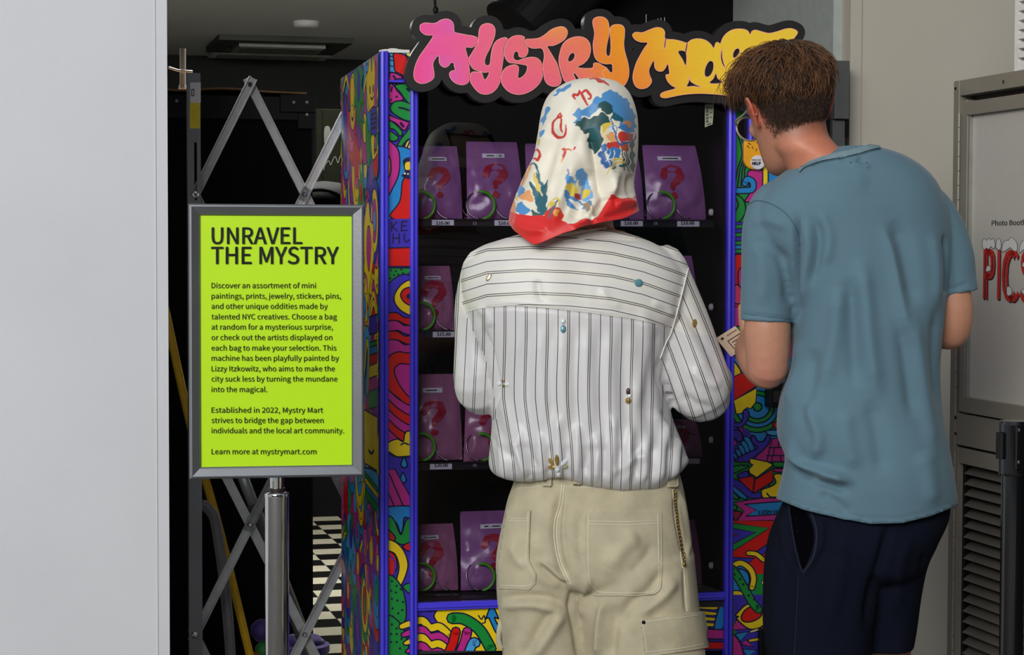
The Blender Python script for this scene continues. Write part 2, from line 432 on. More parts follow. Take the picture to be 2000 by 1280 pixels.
# ---- tall black flight case behind the gate
YC = 6.0; pc = P(470, 480, YC); pc[2] = 0; CP = Plane(pc, ru)
t = things('flight_case', 'tall black case with riveted metal corners standing behind the folding gate', 'flight case', pc)
u0 = CP.uv(180, 480.)[0]; u1 = CP.uv(611, 480.)[0]; zt = CP.uv(450., 186.)[1]
B().slab(CP, u0, u1, 0.02, zt, -0.6, 0, bev=.006).mk('case_body', m_blackm, t)
B().slab(CP, u0, u1, zt - .075, zt, 0, .012, bev=.003).mk('top_rail', m_black, t)
cu, cv = CP.uv(611, 186.)
b = B(); b.slab(CP, cu - .105, cu + .006, zt - .05, zt + .006, .012, .02, .002); b.slab(CP, cu - .05, cu + .006, zt - .10, zt - .05, .012, .02, .002)
b.mk('corner_bracket', m_black, t)
for px, py in ((574, 200), (600, 200), (600, 224), (345, 197)):
    B().lathe(CP.off(.02).pix(px, py), [(.0055, 0), (.0045, .002), (.002, .0028)], 12, axis=CP.n).mk('rivet', m_steel, t)
t2 = things('cardboard_sheet', 'flattened brown cardboard lying on top of the black case', 'cardboard', CP.at(0, zt, 0))
V = []; nx = 24
for k in range(nx + 1):
    u = u0 + (u1 - u0 - 0.02) * k / nx; zz = zt + .008 + .012 * math.sin(k * .5) * (1 - k / nx) + .012 * (1 - k / nx)
    V += [CP.at(u, zz, .02 + .006 * math.sin(k)), CP.at(u, zz + .004, -.5), CP.at(u, zz + .005, .02 + .006 * math.sin(k)), CP.at(u, zz + .009, -.5)]
Fq = []
for k in range(nx):
    i = 4 * k; Fq += [(i, i + 4, i + 5, i + 1), (i + 2, i + 3, i + 7, i + 6), (i, i + 2, i + 6, i + 4), (i + 1, i + 5, i + 7, i + 3)]
Fq += [(0, 1, 3, 2), (4 * nx, 4 * nx + 2, 4 * nx + 3, 4 * nx + 1)]
mk('sheet', V, Fq, mat('cardboard', '#8a6a4a', 0.85, var=.1), t2)
# dim board with a scrawl, helmet shaped black bag, far counter
bp = P(640, 300, 7.6); BPn = Plane(bp * np.array([1, 1, 0]), ru)
t = things('wall_board', 'dim dark board with white scrawled line and oval behind the gate', 'board', bp * np.array([1, 1, 0]) + np.array([0, 0, 1.35]))
bu0, bv0 = BPn.uv(624, 395.); bu1, bv1 = BPn.uv(760, 215.)
B().slab(BPn, bu0, bu1, bv0, bv1, -.03, 0, .004).mk('board_panel', mat('board_dark', '#0c0d08', .95, spec=.02), t)
B().slab(BPn, bu0 - .01, bu0 + .008, bv0, bv1, -.03, .006).mk('board_edge', mat('board_dark'), t)
art = Art(lambda q, d: BPn.pix(q[:, 0], q[:, 1]) + BPn.n * (d + .0006), (622, 760, 200, 400))
art.shape([(634, 250), (640, 246), (645, 252), (644, 268), (640, 284), (635, 288), (633, 270)], '#2b2d28', 0)
art.line([(637, 262), (637, 282), (642, 282), (641, 260)], 1, '#0c0d08')
art.line([(632, 332), (635, 322), (642, 314), (646, 322), (650, 312), (655, 306), (660, 318), (664, 306), (670, 300), (676, 312), (682, 300), (700, 306)], 1.3, '#3a3c36')
art.b.mk('scrawl', mat('print', attr='col', rough=.6, var=.02), t)
t = things('equipment_shelf', 'black wall shelf under the rounded black bag behind the gate', 'shelf', P(640, 430, 6.95))
B().box(-1.35, -.45, 6.75, 7.15, P(640, 430, 6.9)[2] - .02, P(640, 430, 6.9)[2]).mk('shelf_board', m_blackm, t)
for x_ in (-1.3, -.5): B().box(x_ - .02, x_ + .02, 6.93, 6.97, 0, P(640, 430, 6.9)[2] - .02).mk('shelf_leg', m_blackm, t)
t = things('black_equipment_bag', 'rounded black bag on a shelf behind the gate bars', 'bag', P(640, 400, 6.9))
b = B(); c0 = P(634, 400, 6.9)
b.lathe(c0, [(.10, -.0), (.125, .01), (.12, .04), (.095, .065), (.05, .078), (.01, .083)], 32); b.mk('bag_body', m_blackm, t, smooth=True)
b = B(); b.tube(crom([c0 + np.array([-.09, -.09, .01]), c0 + np.array([-.03, -.11, .05]), c0 + np.array([.05, -.11, .04]), c0 + np.array([.1, -.08, -.01])], False), .006, 8); b.mk('strap', m_blackm, t)
t = things('low_counter', 'long black counter at the back of the shop beyond the tiled floor', 'counter', room(0.9, 5.5, 0))
b = B(); rbox(b, -.6, 1.9, 5.35, 6.3, 0, 1.02); b.mk('counter_body', m_blackm, t)
b = B(); rbox(b, -.63, 1.93, 5.3, 6.32, 1.02, 1.05); b.mk('counter_top', m_black, t)
# poles and toys behind the gate
YP = 5.68
t = things('yellow_pole', 'long yellow pole leaning behind the gate', 'pole', P(505, 1330, YP) * np.array([1, 1, 0]))
pa = P(322, 600, YP); pb = P(372, 830, YP); pm = P(430, 1040, YP); pd = P(500, 1330, YP); pf = P(560, 1560, YP - .05)
B().tube(crom([pa, pb, pm, pd, pf], False), .0125, 16).mk('pole_shaft', mat('yellow_plastic', '#d9ab10', .35, var=.08, coat=.2), t, smooth=True)
B().tube([pa, pa + (pa - pb) * .12], .0145, 16).mk('pole_cap', m_black, t)
t = things('grey_hose_wand', 'bent grey tube hooked behind the gate upright', 'tube', P(470, 1400, 5.55) * np.array([1, 1, 0]))
B().tube(crom([P(388, 985, 5.52), P(402, 990, 5.52), P(418, 1010, 5.52), P(426, 1050, 5.52), P(436, 1120, 5.52), P(446, 1220, 5.52), P(458, 1400, 5.52), P(470, 1580, 5.5)], False), .0155, 16).mk('wand', mat('grey_plastic', '#6d6d70', .3, coat=.3), t, smooth=True)
t = things('grey_broom_handle', 'dark grey two-stage handle leaning behind the chrome post', 'handle', P(560, 1300, 5.75) * np.array([1, 1, 0]))
B().tube([P(462, 900, 5.75), P(500, 1000, 5.75)], .017, 14).mk('upper_stage', m_steel, t, smooth=True)
B().tube([P(494, 985, 5.75), P(640, 1370, 5.75), P(650, 1420, 5.75)], .0215, 14).mk('lower_stage', mat('dark_grey_plastic', '#4c4b4c', .35), t, smooth=True)
m_pur = mat('purple_plush', '#4a3383', .6, sheen=.4); m_grn = mat('green_plush', '#2c8a35', .6, sheen=.4)
def blob(name, c, r, parent, m, sq=(1, 1, 1)):
    bm = bmesh.new(); bmesh.ops.create_icosphere(bm, subdivisions=3, radius=1)
    V = [np.array(c) + np.array(v.co) * r * np.array(sq) * (1 + .08 * noise.noise(Vector(v.co) * 2.3)) for v in bm.verts]
    F = [[v.index for v in f.verts] for f in bm.faces]; bm.free(); return mk(name, V, F, m, parent, smooth=True)
t = things('plush_toy', 'purple and green plush toy behind the chrome post', 'toy', P(505, 1260, 5.9))
blob('toy_head', P(512, 1232, 5.9), .037, t, m_pur, (1, 1, .95)); blob('toy_body', P(516, 1272, 5.9), .03, t, m_grn); blob('toy_arm', P(500, 1280, 5.88), .012, t, mat('orange_plush', '#c8641e', .6))
t = things('purple_bin', 'deep purple bin low down between the gate bars', 'bin', P(598, 1400, 5.9) * np.array([1, 1, 0]))
B().lathe(P(592, 1550, 5.9) , [(.05, 0), (.075, .43), (.082, .44), (.082, .46), (.07, .465)], 28).mk('bin_body', m_pur, t, smooth=False)
B().lathe(P(592, 1550, 5.9), [(.069, .466), (.05, .485), (.01, .49)], 28).mk('bin_lid', m_pur, t, smooth=True)

# ---- rolled dark ducting and scoop above the machine
t = things('black_duct', 'wide black roll of sheeting hung behind the lettered sign', 'duct', P(1040, 30, 5.75))
b = B(); d0 = P(1010, 70, 5.75); d1 = P(1180, -110, 5.85)
b.tube([d0, d0 + (d1 - d0) * .5, d1], .115, 36); b.mk('roll', m_black, t, smooth=False)
b = B(); b.tube([d0 + (d1 - d0) * .01 + np.array([0, -.02, 0]), d0 + (d1 - d0) * .03 + np.array([0, -.02, 0])], .122, 36); b.mk('roll_rim', m_blackm, t)
t = things('black_screen', 'matt black screen panel filling the space above the machine', 'screen', P(1240, 60, 5.9))
SCP = Plane(P(1240, 60, 6.0), ru)
uu0, vv0 = SCP.uv(970, 480.); uu1, _v = SCP.uv(1486, 480.)
B().slab(SCP, uu0 + .12, uu1, vv0, 2.46, -.03, 0).mk('screen_panel', m_blackm, t)
for k, (px, h) in enumerate(((1262, 16), (1279, 5), (1285, 8), (1291, 9), (1298, 10))):
    B().tube([SCP.off(.01).pix(px, 44), SCP.off(.01).pix(px, 44 - h)], .0012, 6).mk('bright_mark', mat('pale_mark', '#cfd2d4', .4), t)
t = things('sign_hanger', 'thin black rod above the left end of the lettered sign', 'rod', P(850, 24, 4.9))
B().tube([P(848, -30, 4.9), P(851, 40, 4.9)], .0035, 8).mk('rod', m_black, t)
B().lathe(P(851, 26, 4.9), [(.004, 0), (.007, .004), (.007, .012), (.004, .016)], 10).mk('rod_nut', m_black, t)

# ================================================================== FOLDING GATE
g0 = P(378, 480, 5.35); g0[2] = 0; GP = Plane(g0, ru)
t = things('folding_gate', 'grey steel scissor gate with lattice bars, folded open beside the machine', 'gate', g0)
ua, ub = GP.uv(366, 480.)[0], GP.uv(391, 480.)[0]; zt = GP.uv(378., 144.)[1]
su0, su1 = GP.uv(378.5, 480.)[0], GP.uv(384, 480.)[0]; sz0, sz1 = GP.uv(380., 392.)[1], GP.uv(380., 279.)[1]
b = B(); b.slab(GP, ua, su0, .03, zt, .018, .024); b.slab(GP, su1, ub, .03, zt, .018, .024); b.slab(GP, su0, su1, .03, sz0, .018, .024); b.slab(GP, su0, su1, sz1, zt, .018, .024)
b.slab(GP, ua, ua + .004, .03, zt, -.012, .018); b.slab(GP, ub - .004, ub, .03, zt, -.012, .018)
up = b.mk('upright', m_steel, t)
b = B(); b.slab(GP, ua - .01, ub + .02, 0, .03, -.02, .03); b.mk('foot', m_steel, t)
nodes = {}
xs_ = [381, 488, 595, 702, 809]
def gnode(c, y): return GP.pix(xs_[c], y + (0.0 if c else 0))
def gbar(c0, y0, c1, y1, d, ext=14):
    p, q_ = np.array([xs_[c0], y0], float), np.array([xs_[c1], y1], float); e = (q_ - p) / np.linalg.norm(q_ - p)
    p = p - e * ext; q_ = q_ + e * ext
    A_, B_ = GP.off(d).pix(*p), GP.off(d).pix(*q_); ax = B_ - A_; ln = np.linalg.norm(ax); ax /= ln
    pl = Plane(A_, ax, np.cross(GP.n, ax)); w = .0125
    b = B(); b.slab(pl, 0, ln, -w, w, -.0015, .0015); b.slab(pl, 0, ln, -w, -w + .003, .0015, .009); b.slab(pl, 0, ln, w - .003, w, .0015, .009)
    return b.mk('lattice_bar', m_bar, t)
for (c0, y0, c1, y1, d) in ((0, 380, 1, 165, .006), (1, 165, 3, 595, -.008), (0, 380, 2, 810, -.008), (2, 380, 3, 165, .006), (0, 810, 2, 380, .006), (0, 810, 2, 1240, -.008), (1, 595, 3, 165, .006) if False else (1, 1025, 3, 595, .006),
                             (0, 1240, 2, 810, .006), (0, 1240, 1, 1455, -.008), (1, 1455, 3, 1025, .006), (2, 1240, 3, 1455, -.008), (1, 595, 3, 1025, -.008), (2, 810, 4, 1240, -.008), (2, 1240, 4, 810, .006) if False else (3, 165, 4, 380, -.008)):
    gbar(c0, y0, c1, y1, d)
for c, y in ((1, 165), (2, 380), (2, 810), (2, 1240), (1, 595), (1, 1025), (3, 595), (3, 1025)):
    B().lathe(GP.off(.008).pix(xs_[c], y), [(.007, 0), (.007, .004), (.004, .007)], 14, axis=GP.n).mk('rivet', m_chrome, t)
for y in (380, 1240):
    B().lathe(GP.off(.024).pix(381, y), [(.0105, 0), (.0105, .003), (.008, .007), (.003, .009)], 20, axis=GP.n).mk('pivot_bolt', m_chrome, t, smooth=False)
# stickers on the upright
G2 = GP.off(.0245)
b = B()
def pxquad(b, pl, x0, x1, y0, y1, c, d=0.0):
    q = pl.pix(np.array([x0, x1, x1, x0]), np.array([y1, y1, y0, y0])) + pl.n * d; b.add(q, [(0, 1, 2, 3)], c)
pxquad(b, G2, 371.5, 392, 161, 201, '#e6e8ec'); pxquad(b, G2, 371, 391, 201, 251, '#ecd93a')
pxquad(b, G2, 373.5, 379.5, 174, 188, '#3b3f45', .0001); pxquad(b, G2, 375, 378, 176, 186, '#d7dade', .00015)
def vtext(b, s, x, y0, y1, h, pl=G2):
    V, F = text_mesh(s); vx = (V[:, 0] - V[:, 0].min()) / np.ptp(V[:, 0]); vy = V[:, 1] / .73
    q = pl.pix(x - vy * h, y1 + (y0 - y1) * vx) + pl.n * .0002; b.add(q, F, '#1b1b14')
vtext(b, 'CAUTION', 377, 216, 236, 3.2); vtext(b, 'PINCH POINT', 380.5, 216, 236, 1.8); vtext(b, 'KEEP FINGERS AND HANDS', 384.3, 207, 246, 2.0); vtext(b, 'AWAY FROM MOVING PARTS', 388.3, 206, 247, 2.0)
vtext(b, 'XL - 1250', 382, 177, 186, 1.5); vtext(b, 'INDUSTRIAL FOLDING GATE', 386, 165, 197, 1.3)
b.mk('caution_sticker', mat('print', attr='col', rough=.6), up if False else t, label='white and yellow caution sticker')

# ================================================================== LIME NOTICE IN METAL FRAME ON A CHROME POST
s0 = P(368, 480, 4.15); SA = math.radians(9.5); SP = Plane(s0 * np.array([1, 1, 0]), (math.cos(SA), math.sin(SA), 0))
base = SP.pix(541, 940.); base[2] = 0
t = things('notice_stand', 'lime green printed notice in a grey metal frame on a chrome post', 'sign stand', base)
O_ = [SP.uv(x, y) for x, y in ((370., 936.), (712., 930.), (710., 400.), (368., 398.))]
I_ = [SP.uv(x, y) for x, y in ((393., 913.), (687., 908.), (687., 420.), (390., 420.))]
ou0 = SP.uv(369., 660.)[0]; ou1 = SP.uv(711., 660.)[0]; ov0 = O_[0][1]; ov1 = O_[3][1]
iu0 = SP.uv(391.5, 660.)[0]; iu1 = SP.uv(687., 660.)[0]; iv0 = I_[0][1]; iv1 = I_[3][1]
m_frame = mat('satin_aluminium', '#8a8c91', 0.36, metal=0.8, var=.06, nscale=9, bump=.05)
def ring(b, a, c, da, dc):
    V = [SP.at(u, v, da) for u, v in ((a[0], a[2]), (a[1], a[2]), (a[1], a[3]), (a[0], a[3]))] + [SP.at(u, v, dc) for u, v in ((c[0], c[2]), (c[1], c[2]), (c[1], c[3]), (c[0], c[3]))]
    b.add(V, [(k, (k + 1) % 4, 4 + (k + 1) % 4, 4 + k) for k in range(4)])
def ins(a, d): return (a[0] + d, a[1] - d, a[2] + d, a[3] - d)
Ou = (ou0, ou1, ov0, ov1); In = (iu0, iu1, iv0, iv1)
b = B(); ring(b, Ou, Ou, -.022, .004); ring(b, Ou, ins(Ou, .003), .004, .009); ring(b, ins(Ou, .003), ins(Ou, .006), .009, .010); ring(b, ins(Ou, .006), ins(In, -.003), .010, .003); ring(b, ins(In, -.003), In, .003, .0); ring(b, In, In, .0, -.004)
b.add([SP.at(u, v, -.022) for u, v in ((ou0, ov0), (ou1, ov0), (ou1, ov1), (ou0, ov1))], [(3, 2, 1, 0)])
b.mk('frame', m_frame, t)
n = 14; V = []; F = []
for i in range(n + 1):
    for j in range(n + 1):
        u = iu0 - .004 + (iu1 - iu0 + .008) * i / n; v = iv0 - .004 + (iv1 - iv0 + .008) * j / n
        V.append(SP.at(u, v, -.004 + .0012 * math.sin(3.1 * j / n) * math.exp(-i / 1.6)))
for i in range(n):
    for j in range(n): k = i * (n + 1) + j; F.append((k, k + n + 1, k + n + 2, k + 1))
mk('poster', V, F, mat('lime_paper', '#bfee0a', 0.45, var=.01, spec=.4), t, smooth=True)
b = B(); TP = SP.off(-.002)
LN = [('UNRAVEL', 413, 591, 477, 32, .012), ('THE MYSTRY', 412, 662, 516, 33, .012)]
for s_, x0, x1, yb, ch, bo in LN: put_text(b, TP, s_, x0, x1, yb, ch, bold=bo)
BODY = [('Discover an assortment of mini', 617, 563), ('paintings, prints, jewelry, stickers, pins,', 666, 583.5), ('and other unique oddities made by', 640, 603.5),
        ('talented NYC creatives. Choose a bag', 658, 624), ('at random for a mysterious surprise,', 650, 644), ('or check out the artists displayed on', 649, 664.5),
        ('each bag to make your selection. This', 657, 685), ('machine has been playfully painted by', 662, 705), ('Lizzy Itzkowitz, who aims to make the', 654, 725.5),
        ('city suck less by turning the mundane', 659, 745.5), ('into the magical.', 522, 766), ('Established in 2022, Mystry Mart', 631, 806.5),
        ('strives to bridge the gap between', 632, 826.5), ('individuals and the local art community.', 672, 846.5), ('Learn more at mystrymart.com', 618, 887.5)]
for s_, x1, yb in BODY: put_text(b, TP, s_, 413, x1, yb, 10.2, bold=.006)
b.mk('lettering', mat('ink', '#1c2608', 0.6, var=.02), t)
pc = SP.pix(541, 940.) - SP.n * .012
def zat(py): return SP.pix(541, float(py))[2]
b = B(); b.lathe((pc[0], pc[1], 0), [(.015, zat(958)), (.0155, zat(940)), (.0155, ov0 - .0)], 24); b.mk('neck', m_chrome, t, smooth=False)
b = B(); b.lathe((pc[0], pc[1], 0), [(.0175, zat(966)), (.0175, zat(955))], 24); b.mk('neck_ring', mat('dark_bronze', '#3a2d2a', .4, metal=.6), t)
prof = [(.0262, .02), (.0262, zat(974)), (.0268, zat(972)), (.0268, zat(966)), (.025, zat(963)), (.012, zat(962))]
B().lathe((pc[0], pc[1], 0), prof, 48).mk('post', m_chrome, t, smooth=False)
B().lathe((pc[0], pc[1], 0), [(.17, 0), (.17, .006), (.16, .012), (.05, .02), (.03, .022)], 48).mk('base_plate', m_chrome, t)
for o in bpy.data.objects:
    if o.name.startswith('post'):
        for p_ in o.data.polygons: p_.use_smooth = len(p_.vertices) == 4
# ================================================================== PHOTO BOOTH AT THE RIGHT
h0 = P(1862, 480, 4.62); h0[2] = 0
HP = Plane(h0, -rw)
m_bo = mat('booth_grey', '#8b867a', 0.45, metal=.25, var=.04, nscale=8)
m_bo2 = mat('booth_edge', '#9a9a94', 0.4, metal=.5)
t = things('photo_booth', 'grey metal photo booth cabinet with a red snow-capped word on its door', 'photo booth', h0)
def hu(px): return HP.uv(float(px), 480.)[0]
def hv(px, py): return HP.uv(float(px), float(py))[1]
UE = 0.95; ztop = hv(1872, 158)
B().slab(HP, 0.0, UE, 0, ztop, -.7, -.03).mk('booth_body', mat('booth_dark', '#23211d', .6), t)
uL = hu(1872.5)
b = B(); b.slab(HP, 0, uL, 0, ztop, -.03, .004, .001); b.mk('corner_post', m_bo, t)
for y in (173, 816, 847): B().lathe(HP.off(.004).pix(1866.5, float(y)), [(.0035, 0), (.0035, .0012), (.002, .0013)], 12, axis=HP.n).mk('screw', m_black, t)
B().slab(HP, uL, UE, hv(1873, 188), ztop, -.03, .002, .001).mk('top_rail', m_bo, t)
B().tube([HP.off(.003).pix(1959.5, 157.), HP.off(.003).pix(1959.8, 163.)], .002, 6).mk('keyhole', m_black, t)
# upper door
z1 = hv(1874, 197); z0 = hv(1872, 803); dl = hu(1874.5)
d = B(); il = hu(1894); it = hv(1885, 227); ib = hv(1892, 776)
d.slab(HP, dl, hu(1883), z0, z1, -.028, -.002, .001); d.slab(HP, hu(1883), hu(1891), z0, z1 - .006, -.028, .006, .001)
d.slab(HP, hu(1891), UE, it, z1 - .006, -.028, .008, .001); d.slab(HP, hu(1891), UE, z0, ib, -.028, .008, .001)
dr = d.mk('door', m_bo, t)
B().slab(HP, hu(1891), hu(1894.5), ib, it, -.02, .0045).mk('door_stop', m_bo2, dr)
B().slab(HP, il, UE, ib, it, -.02, -.004).mk('poster_panel', mat('booth_panel', '#b5b1a8', .35, var=.02), dr)
HT = HP.off(-.0038)
b = B()
x0u, yv = HT.uv(1937., 441.); x1u, _ = HT.uv(2003., 441.); capv = HT.uv(1937., 413.)[1] - yv
V, F = text_mesh('Photo Booth')
u = x0u + (V[:, 0] - V[:, 0].min()) / np.ptp(V[:, 0]) * (x1u - x0u); v = yv + V[:, 1] / .73 * capv
b.add(HT.at(u, v, .0004), F, '#1a1512'); b.add(HT.at(u + .0012, v, .00045), F, '#1a1512')
def letter(s_, xa, xb, yb, yt, col, dx=0, dy=0, dd=.0006, bold=.03):
    V, F = text_mesh(s_)
    if s_ != 'I': V = np.concatenate([V, V + (.05, 0)]); F = F + [[i + len(V) // 2 for i in f] for f in F]
    u0, v0 = HT.uv(float(xa), float(yb)); u1, _ = HT.uv(float(xb), float(yb)); v1 = HT.uv(float(xa), float(yt))[1]
    u = u0 + (V[:, 0] - V[:, 0].min()) / np.ptp(V[:, 0]) * (u1 - u0); v = v0 + (V[:, 1] - V[:, 1].min()) / np.ptp(V[:, 1]) * (v1 - v0)
    b.add(HT.at(u + dx, v + dy, dd), F, col)
LET = (('P', 1920, 1943, 584, 486), ('I', 1947.5, 1953, 585, 487), ('C', 1956, 1990, 589, 487), ('S', 1991, 2026, 592, 487))
for k_, (c_, xa, xb, yb, yt) in enumerate(LET):
    letter(c_, xa, xb, yb, yt, '#2a1a1a', .004, -.003, .0004, .06 if c_ != 'I' else .0); letter(c_, xa, xb, yb, yt, '#b3271f', dd=.0006, bold=.06 if c_ != 'I' else .0)
art = Art(lambda q, d_: HT.pix(q[:, 0], q[:, 1]) + HT.n * (d_ + .0008), (1900, 2060, 100, 900), ow=.9)
for pts in ([(1920, 484), (1919, 473), (1923, 466), (1928, 470), (1931, 465), (1936, 469), (1940, 466), (1944, 474), (1944, 483), (1940, 486), (1936, 482), (1932, 487), (1927, 485), (1923, 488)],
            [(1946, 486), (1946, 474), (1950, 466), (1955, 470), (1956, 482), (1952, 489), (1948, 486)],
            [(1958, 492), (1959, 478), (1964, 470), (1970, 470), (1975, 464), (1982, 468), (1987, 476), (1987, 490), (1980, 490), (1974, 484), (1966, 489)],
            [(1992, 494), (1993, 480), (1999, 470), (2008, 468), (2018, 474), (2022, 490), (2010, 490), (2000, 488)],
            [(1926, 530), (1928, 521), (1933, 519), (1936, 526), (1932, 530)], [(1967, 574), (1967, 562), (1972, 560), (1977, 566), (1976, 575), (1970, 578)], [(1996, 572), (1999, 564), (2006, 566), (2006, 576)], [(1997, 520), (2000, 512), (2007, 516), (2004, 522)]):
    art.shape(pts, '#c9c8c4', .9, oc='#39404e')
b.add(art.b.v, art.b.f); b.c += art.b.c
b.mk('printed_lettering', mat('print', attr='col', rough=.6), dr, label='red snow-capped letters and small black words')
# piano hinge
b = B(); y = 214
hz1, hz0 = hv(1872, 222), z0
k = 0
while hz1 - k * .034 > hz0:
    zz = hz1 - k * .034; p = HP.at(hu(1872.8), zz, .003); b.tube([p, p - np.array([0, 0, .0325])], .0035, 8); k += 1
b.mk('piano_hinge', m_bo, t)
# middle rail
z3 = hv(1868, 806); z2 = hv(1868, 868)
B().slab(HP, uL, UE, z2, z3, -.03, .002, .001).mk('middle_rail', m_bo, t)
# lower louvred door
z4 = hv(1868, 873); lt = hv(1886, 907)
d = B(); d.slab(HP, dl, hu(1880), .04, z4, -.028, .004, .001); d.slab(HP, hu(1880), UE, lt, z4, -.028, .004, .001); d.slab(HP, hu(1880), hu(1882), .04, lt, -.03, .003)
dr = d.mk('vent_door', m_bo, t)
B().slab(HP, hu(1886), UE, .04, lt, -.029, -.024).mk('vent_backing', m_blackm, dr)
B().slab(HP, hu(1882), hu(1887), .04, lt, -.028, -.006).mk('vent_rebate', m_black, dr)
pitch = hv(1900, 1000) - hv(1900, 1021.0); k = 0; zz = lt - .008
m_lo = mat('louvre_grey', '#78736a', .4, metal=.4)
while zz > .06:
    V = [HP.at(u, z, dd) for u in (hu(1887), UE) for z, dd in ((zz, -.022), (zz - pitch * .62, -.002), (zz - pitch * .66, -.004), (zz - .004, -.024))]
    mk('louvre', V, [(0, 1, 5, 4), (1, 2, 6, 5), (2, 3, 7, 6), (3, 0, 4, 7), (0, 3, 2, 1), (4, 5, 6, 7)], m_lo, dr); zz -= pitch
b = B(); k = 0
while z4 - .01 - k * .034 > .05:
    p = HP.at(hu(1872.8), z4 - .01 - k * .034, .003); b.tube([p, p - np.array([0, 0, .0325])], .0035, 8); k += 1
b.mk('piano_hinge', m_bo, t)
# white perforated housing on top of the booth
pu0 = hu(1976); t = things('perforated_housing', 'white perforated metal housing standing on top of the photo booth', 'housing', HP.at(pu0, ztop, 0))
m_wh = mat('white_metal', '#e2dfda', .4)
dx = hu(1984) - hu(1984 - 1.0); su0 = hu(1983); sw = hu(1995) - su0; sp = sw * 1.42
ph = hv(1985, 100) - hv(1985, 118.3); sh = ph * .4; b = B()
rows = 16; v0 = hv(1985, 121.3); cols = 8
b.slab(HP, pu0, su0, ztop, ztop + .42, -.02, 0)
for c_ in range(cols):
    ua = su0 + c_ * sp; b.slab(HP, ua + sw, ua + sp, ztop, ztop + .42, -.02, 0)
    zprev = ztop
    for r_ in range(rows):
        zz = v0 + r_ * ph; b.slab(HP, ua, ua + sw, zprev, zz, -.02, 0); zprev = zz + sh
    b.slab(HP, ua, ua + sw, zprev, ztop + .42, -.02, 0)
b.slab(HP, pu0, pu0 + .003, ztop, ztop + .42, -.4, -.02); b.mk('perforated_face', m_wh, t)
B().slab(HP, pu0 + .01, pu0 + .6, ztop + .01, ztop + .41, -.35, -.06).mk('housing_core', mat('housing_dark', '#3a3029', .6), t)

# ---- black belt stanchion at the right edge
sc_ = P(1986, 480, 3.45); sx, sy = sc_[0], sc_[1]; zt = P(1986, 822, 3.45)[2]; zb = P(1986, 928, 3.45)[2]
t = things('belt_stanchion', 'glossy black queue stanchion with a belt cassette head at the right edge', 'stanchion', (sx, sy, 0))
m_gb = mat('gloss_black', '#08080a', .12, coat=.6, var=.02)
B().lathe((sx, sy, 0), [(.019, zb - .002), (.0255, zb), (.027, zb + .004), (.0275, zt - .006), (.025, zt)], 40).mk('head', m_gb, t)
B().lathe((sx, sy, 0), [(.0215, .03), (.0215, zb)], 40).mk('pole', m_gb, t)
B().lathe((sx, sy, 0), [(.17, 0), (.17, .012), (.15, .022), (.04, .032), (.022, .05)], 40).mk('base', m_gb, t)
HPn = Plane((sx, sy, 0), (math.cos(.35), math.sin(.35), 0))
B().slab(HPn, -.016, -.004, zb + .012, zt - .006, .018, .030, .002).mk('belt_clip', m_black, t)
B().slab(HPn, -.034, -.022, zb + .03, zt - .02, -.006, .012, .002).mk('belt_end', m_black, t)
for z in (zt - .014, zb + .026): B().lathe(HPn.at(-.010, z, .030), [(.003, 0), (.002, .001)], 10, axis=HPn.n).mk('screw', m_chrome, t)
# grey jointed box on the wall behind the man
bx = P(1640, 480, 5.25); BXP = Plane(bx * np.array([1, 1, 0]), ru)
t = things('wall_junction_box', 'tall grey metal box on the wall edge behind the man', 'junction box', BXP.pix(1640, 400.))
ba, bb_ = BXP.uv(1613, 480.)[0], BXP.uv(1641, 480.)[0]
m_jb = mat('box_grey', '#5e605e', .45, metal=.3)
B().slab(BXP, ba, bb_, BXP.uv(1640, 235.)[1], BXP.uv(1640, 122.)[1], 0, .05, .002).mk('cover', m_jb, t)
B().slab(BXP, ba + .002, bb_ - .004, BXP.uv(1640, 420.)[1], BXP.uv(1640, 236.)[1], 0, .035, .002).mk('lower_cover', m_jb, t)
B().slab(BXP, bb_ - .004, bb_ + .004, BXP.uv(1640, 270.)[1], BXP.uv(1640, 128.)[1], 0, .04).mk('gasket', m_black, t)
B().slab(BXP, ba - .008, ba, BXP.uv(1640, 400.)[1], BXP.uv(1640, 160.)[1], -.02, .02).mk('hinge_side', m_black, t)
# ================================================================== PAINTED VENDING MACHINE
MA = math.radians(12); mu = np.array([math.cos(MA), math.sin(MA), 0]); mw = np.array([-math.sin(MA), math.cos(MA), 0])
mo = P(742, 480, 4.70); mo[2] = 0
MP = Plane(mo, mu)
def mU(px): return MP.uv(float(px), 650.)[0]
def mV(py, px=1000): return MP.uv(float(px), float(py))[1]
MW = mU(1552); MT_ = mV(101, 745); MD = 0.76
t = vm = things('vending_machine', 'tall glass-fronted vending machine covered in bright cartoon doodles with purple trim', 'vending machine', mo)
RED, YEL, BLU, GRN, PNK, PUR, LBL = '#dc150f', '#f6d417', '#2189cf', '#16913a', '#c62b8e', '#3e30b4', '#4aa8e6'
m_art = mat('painted_art', attr='col', rough=0.32, var=0.03, nscale=60, coat=.15)
m_pur2 = mat('purple_trim', '#4a40e0', 0.3, var=.03, coat=.2)
m_int = mat('machine_inside', '#060507', 0.5)
def msl(u0, u1, v0, v1, d0, d1, bev=0., b=None): return (b or B()).slab(MP, u0, u1, v0, v1, d0, d1, bev)
u1_, u2_, u3_, u4_, u5_, u6_ = 0.0, mU(757.5), mU(800), mU(815), mU(1417), mU(1432)
vb, vt = mV(1170), mV(172)
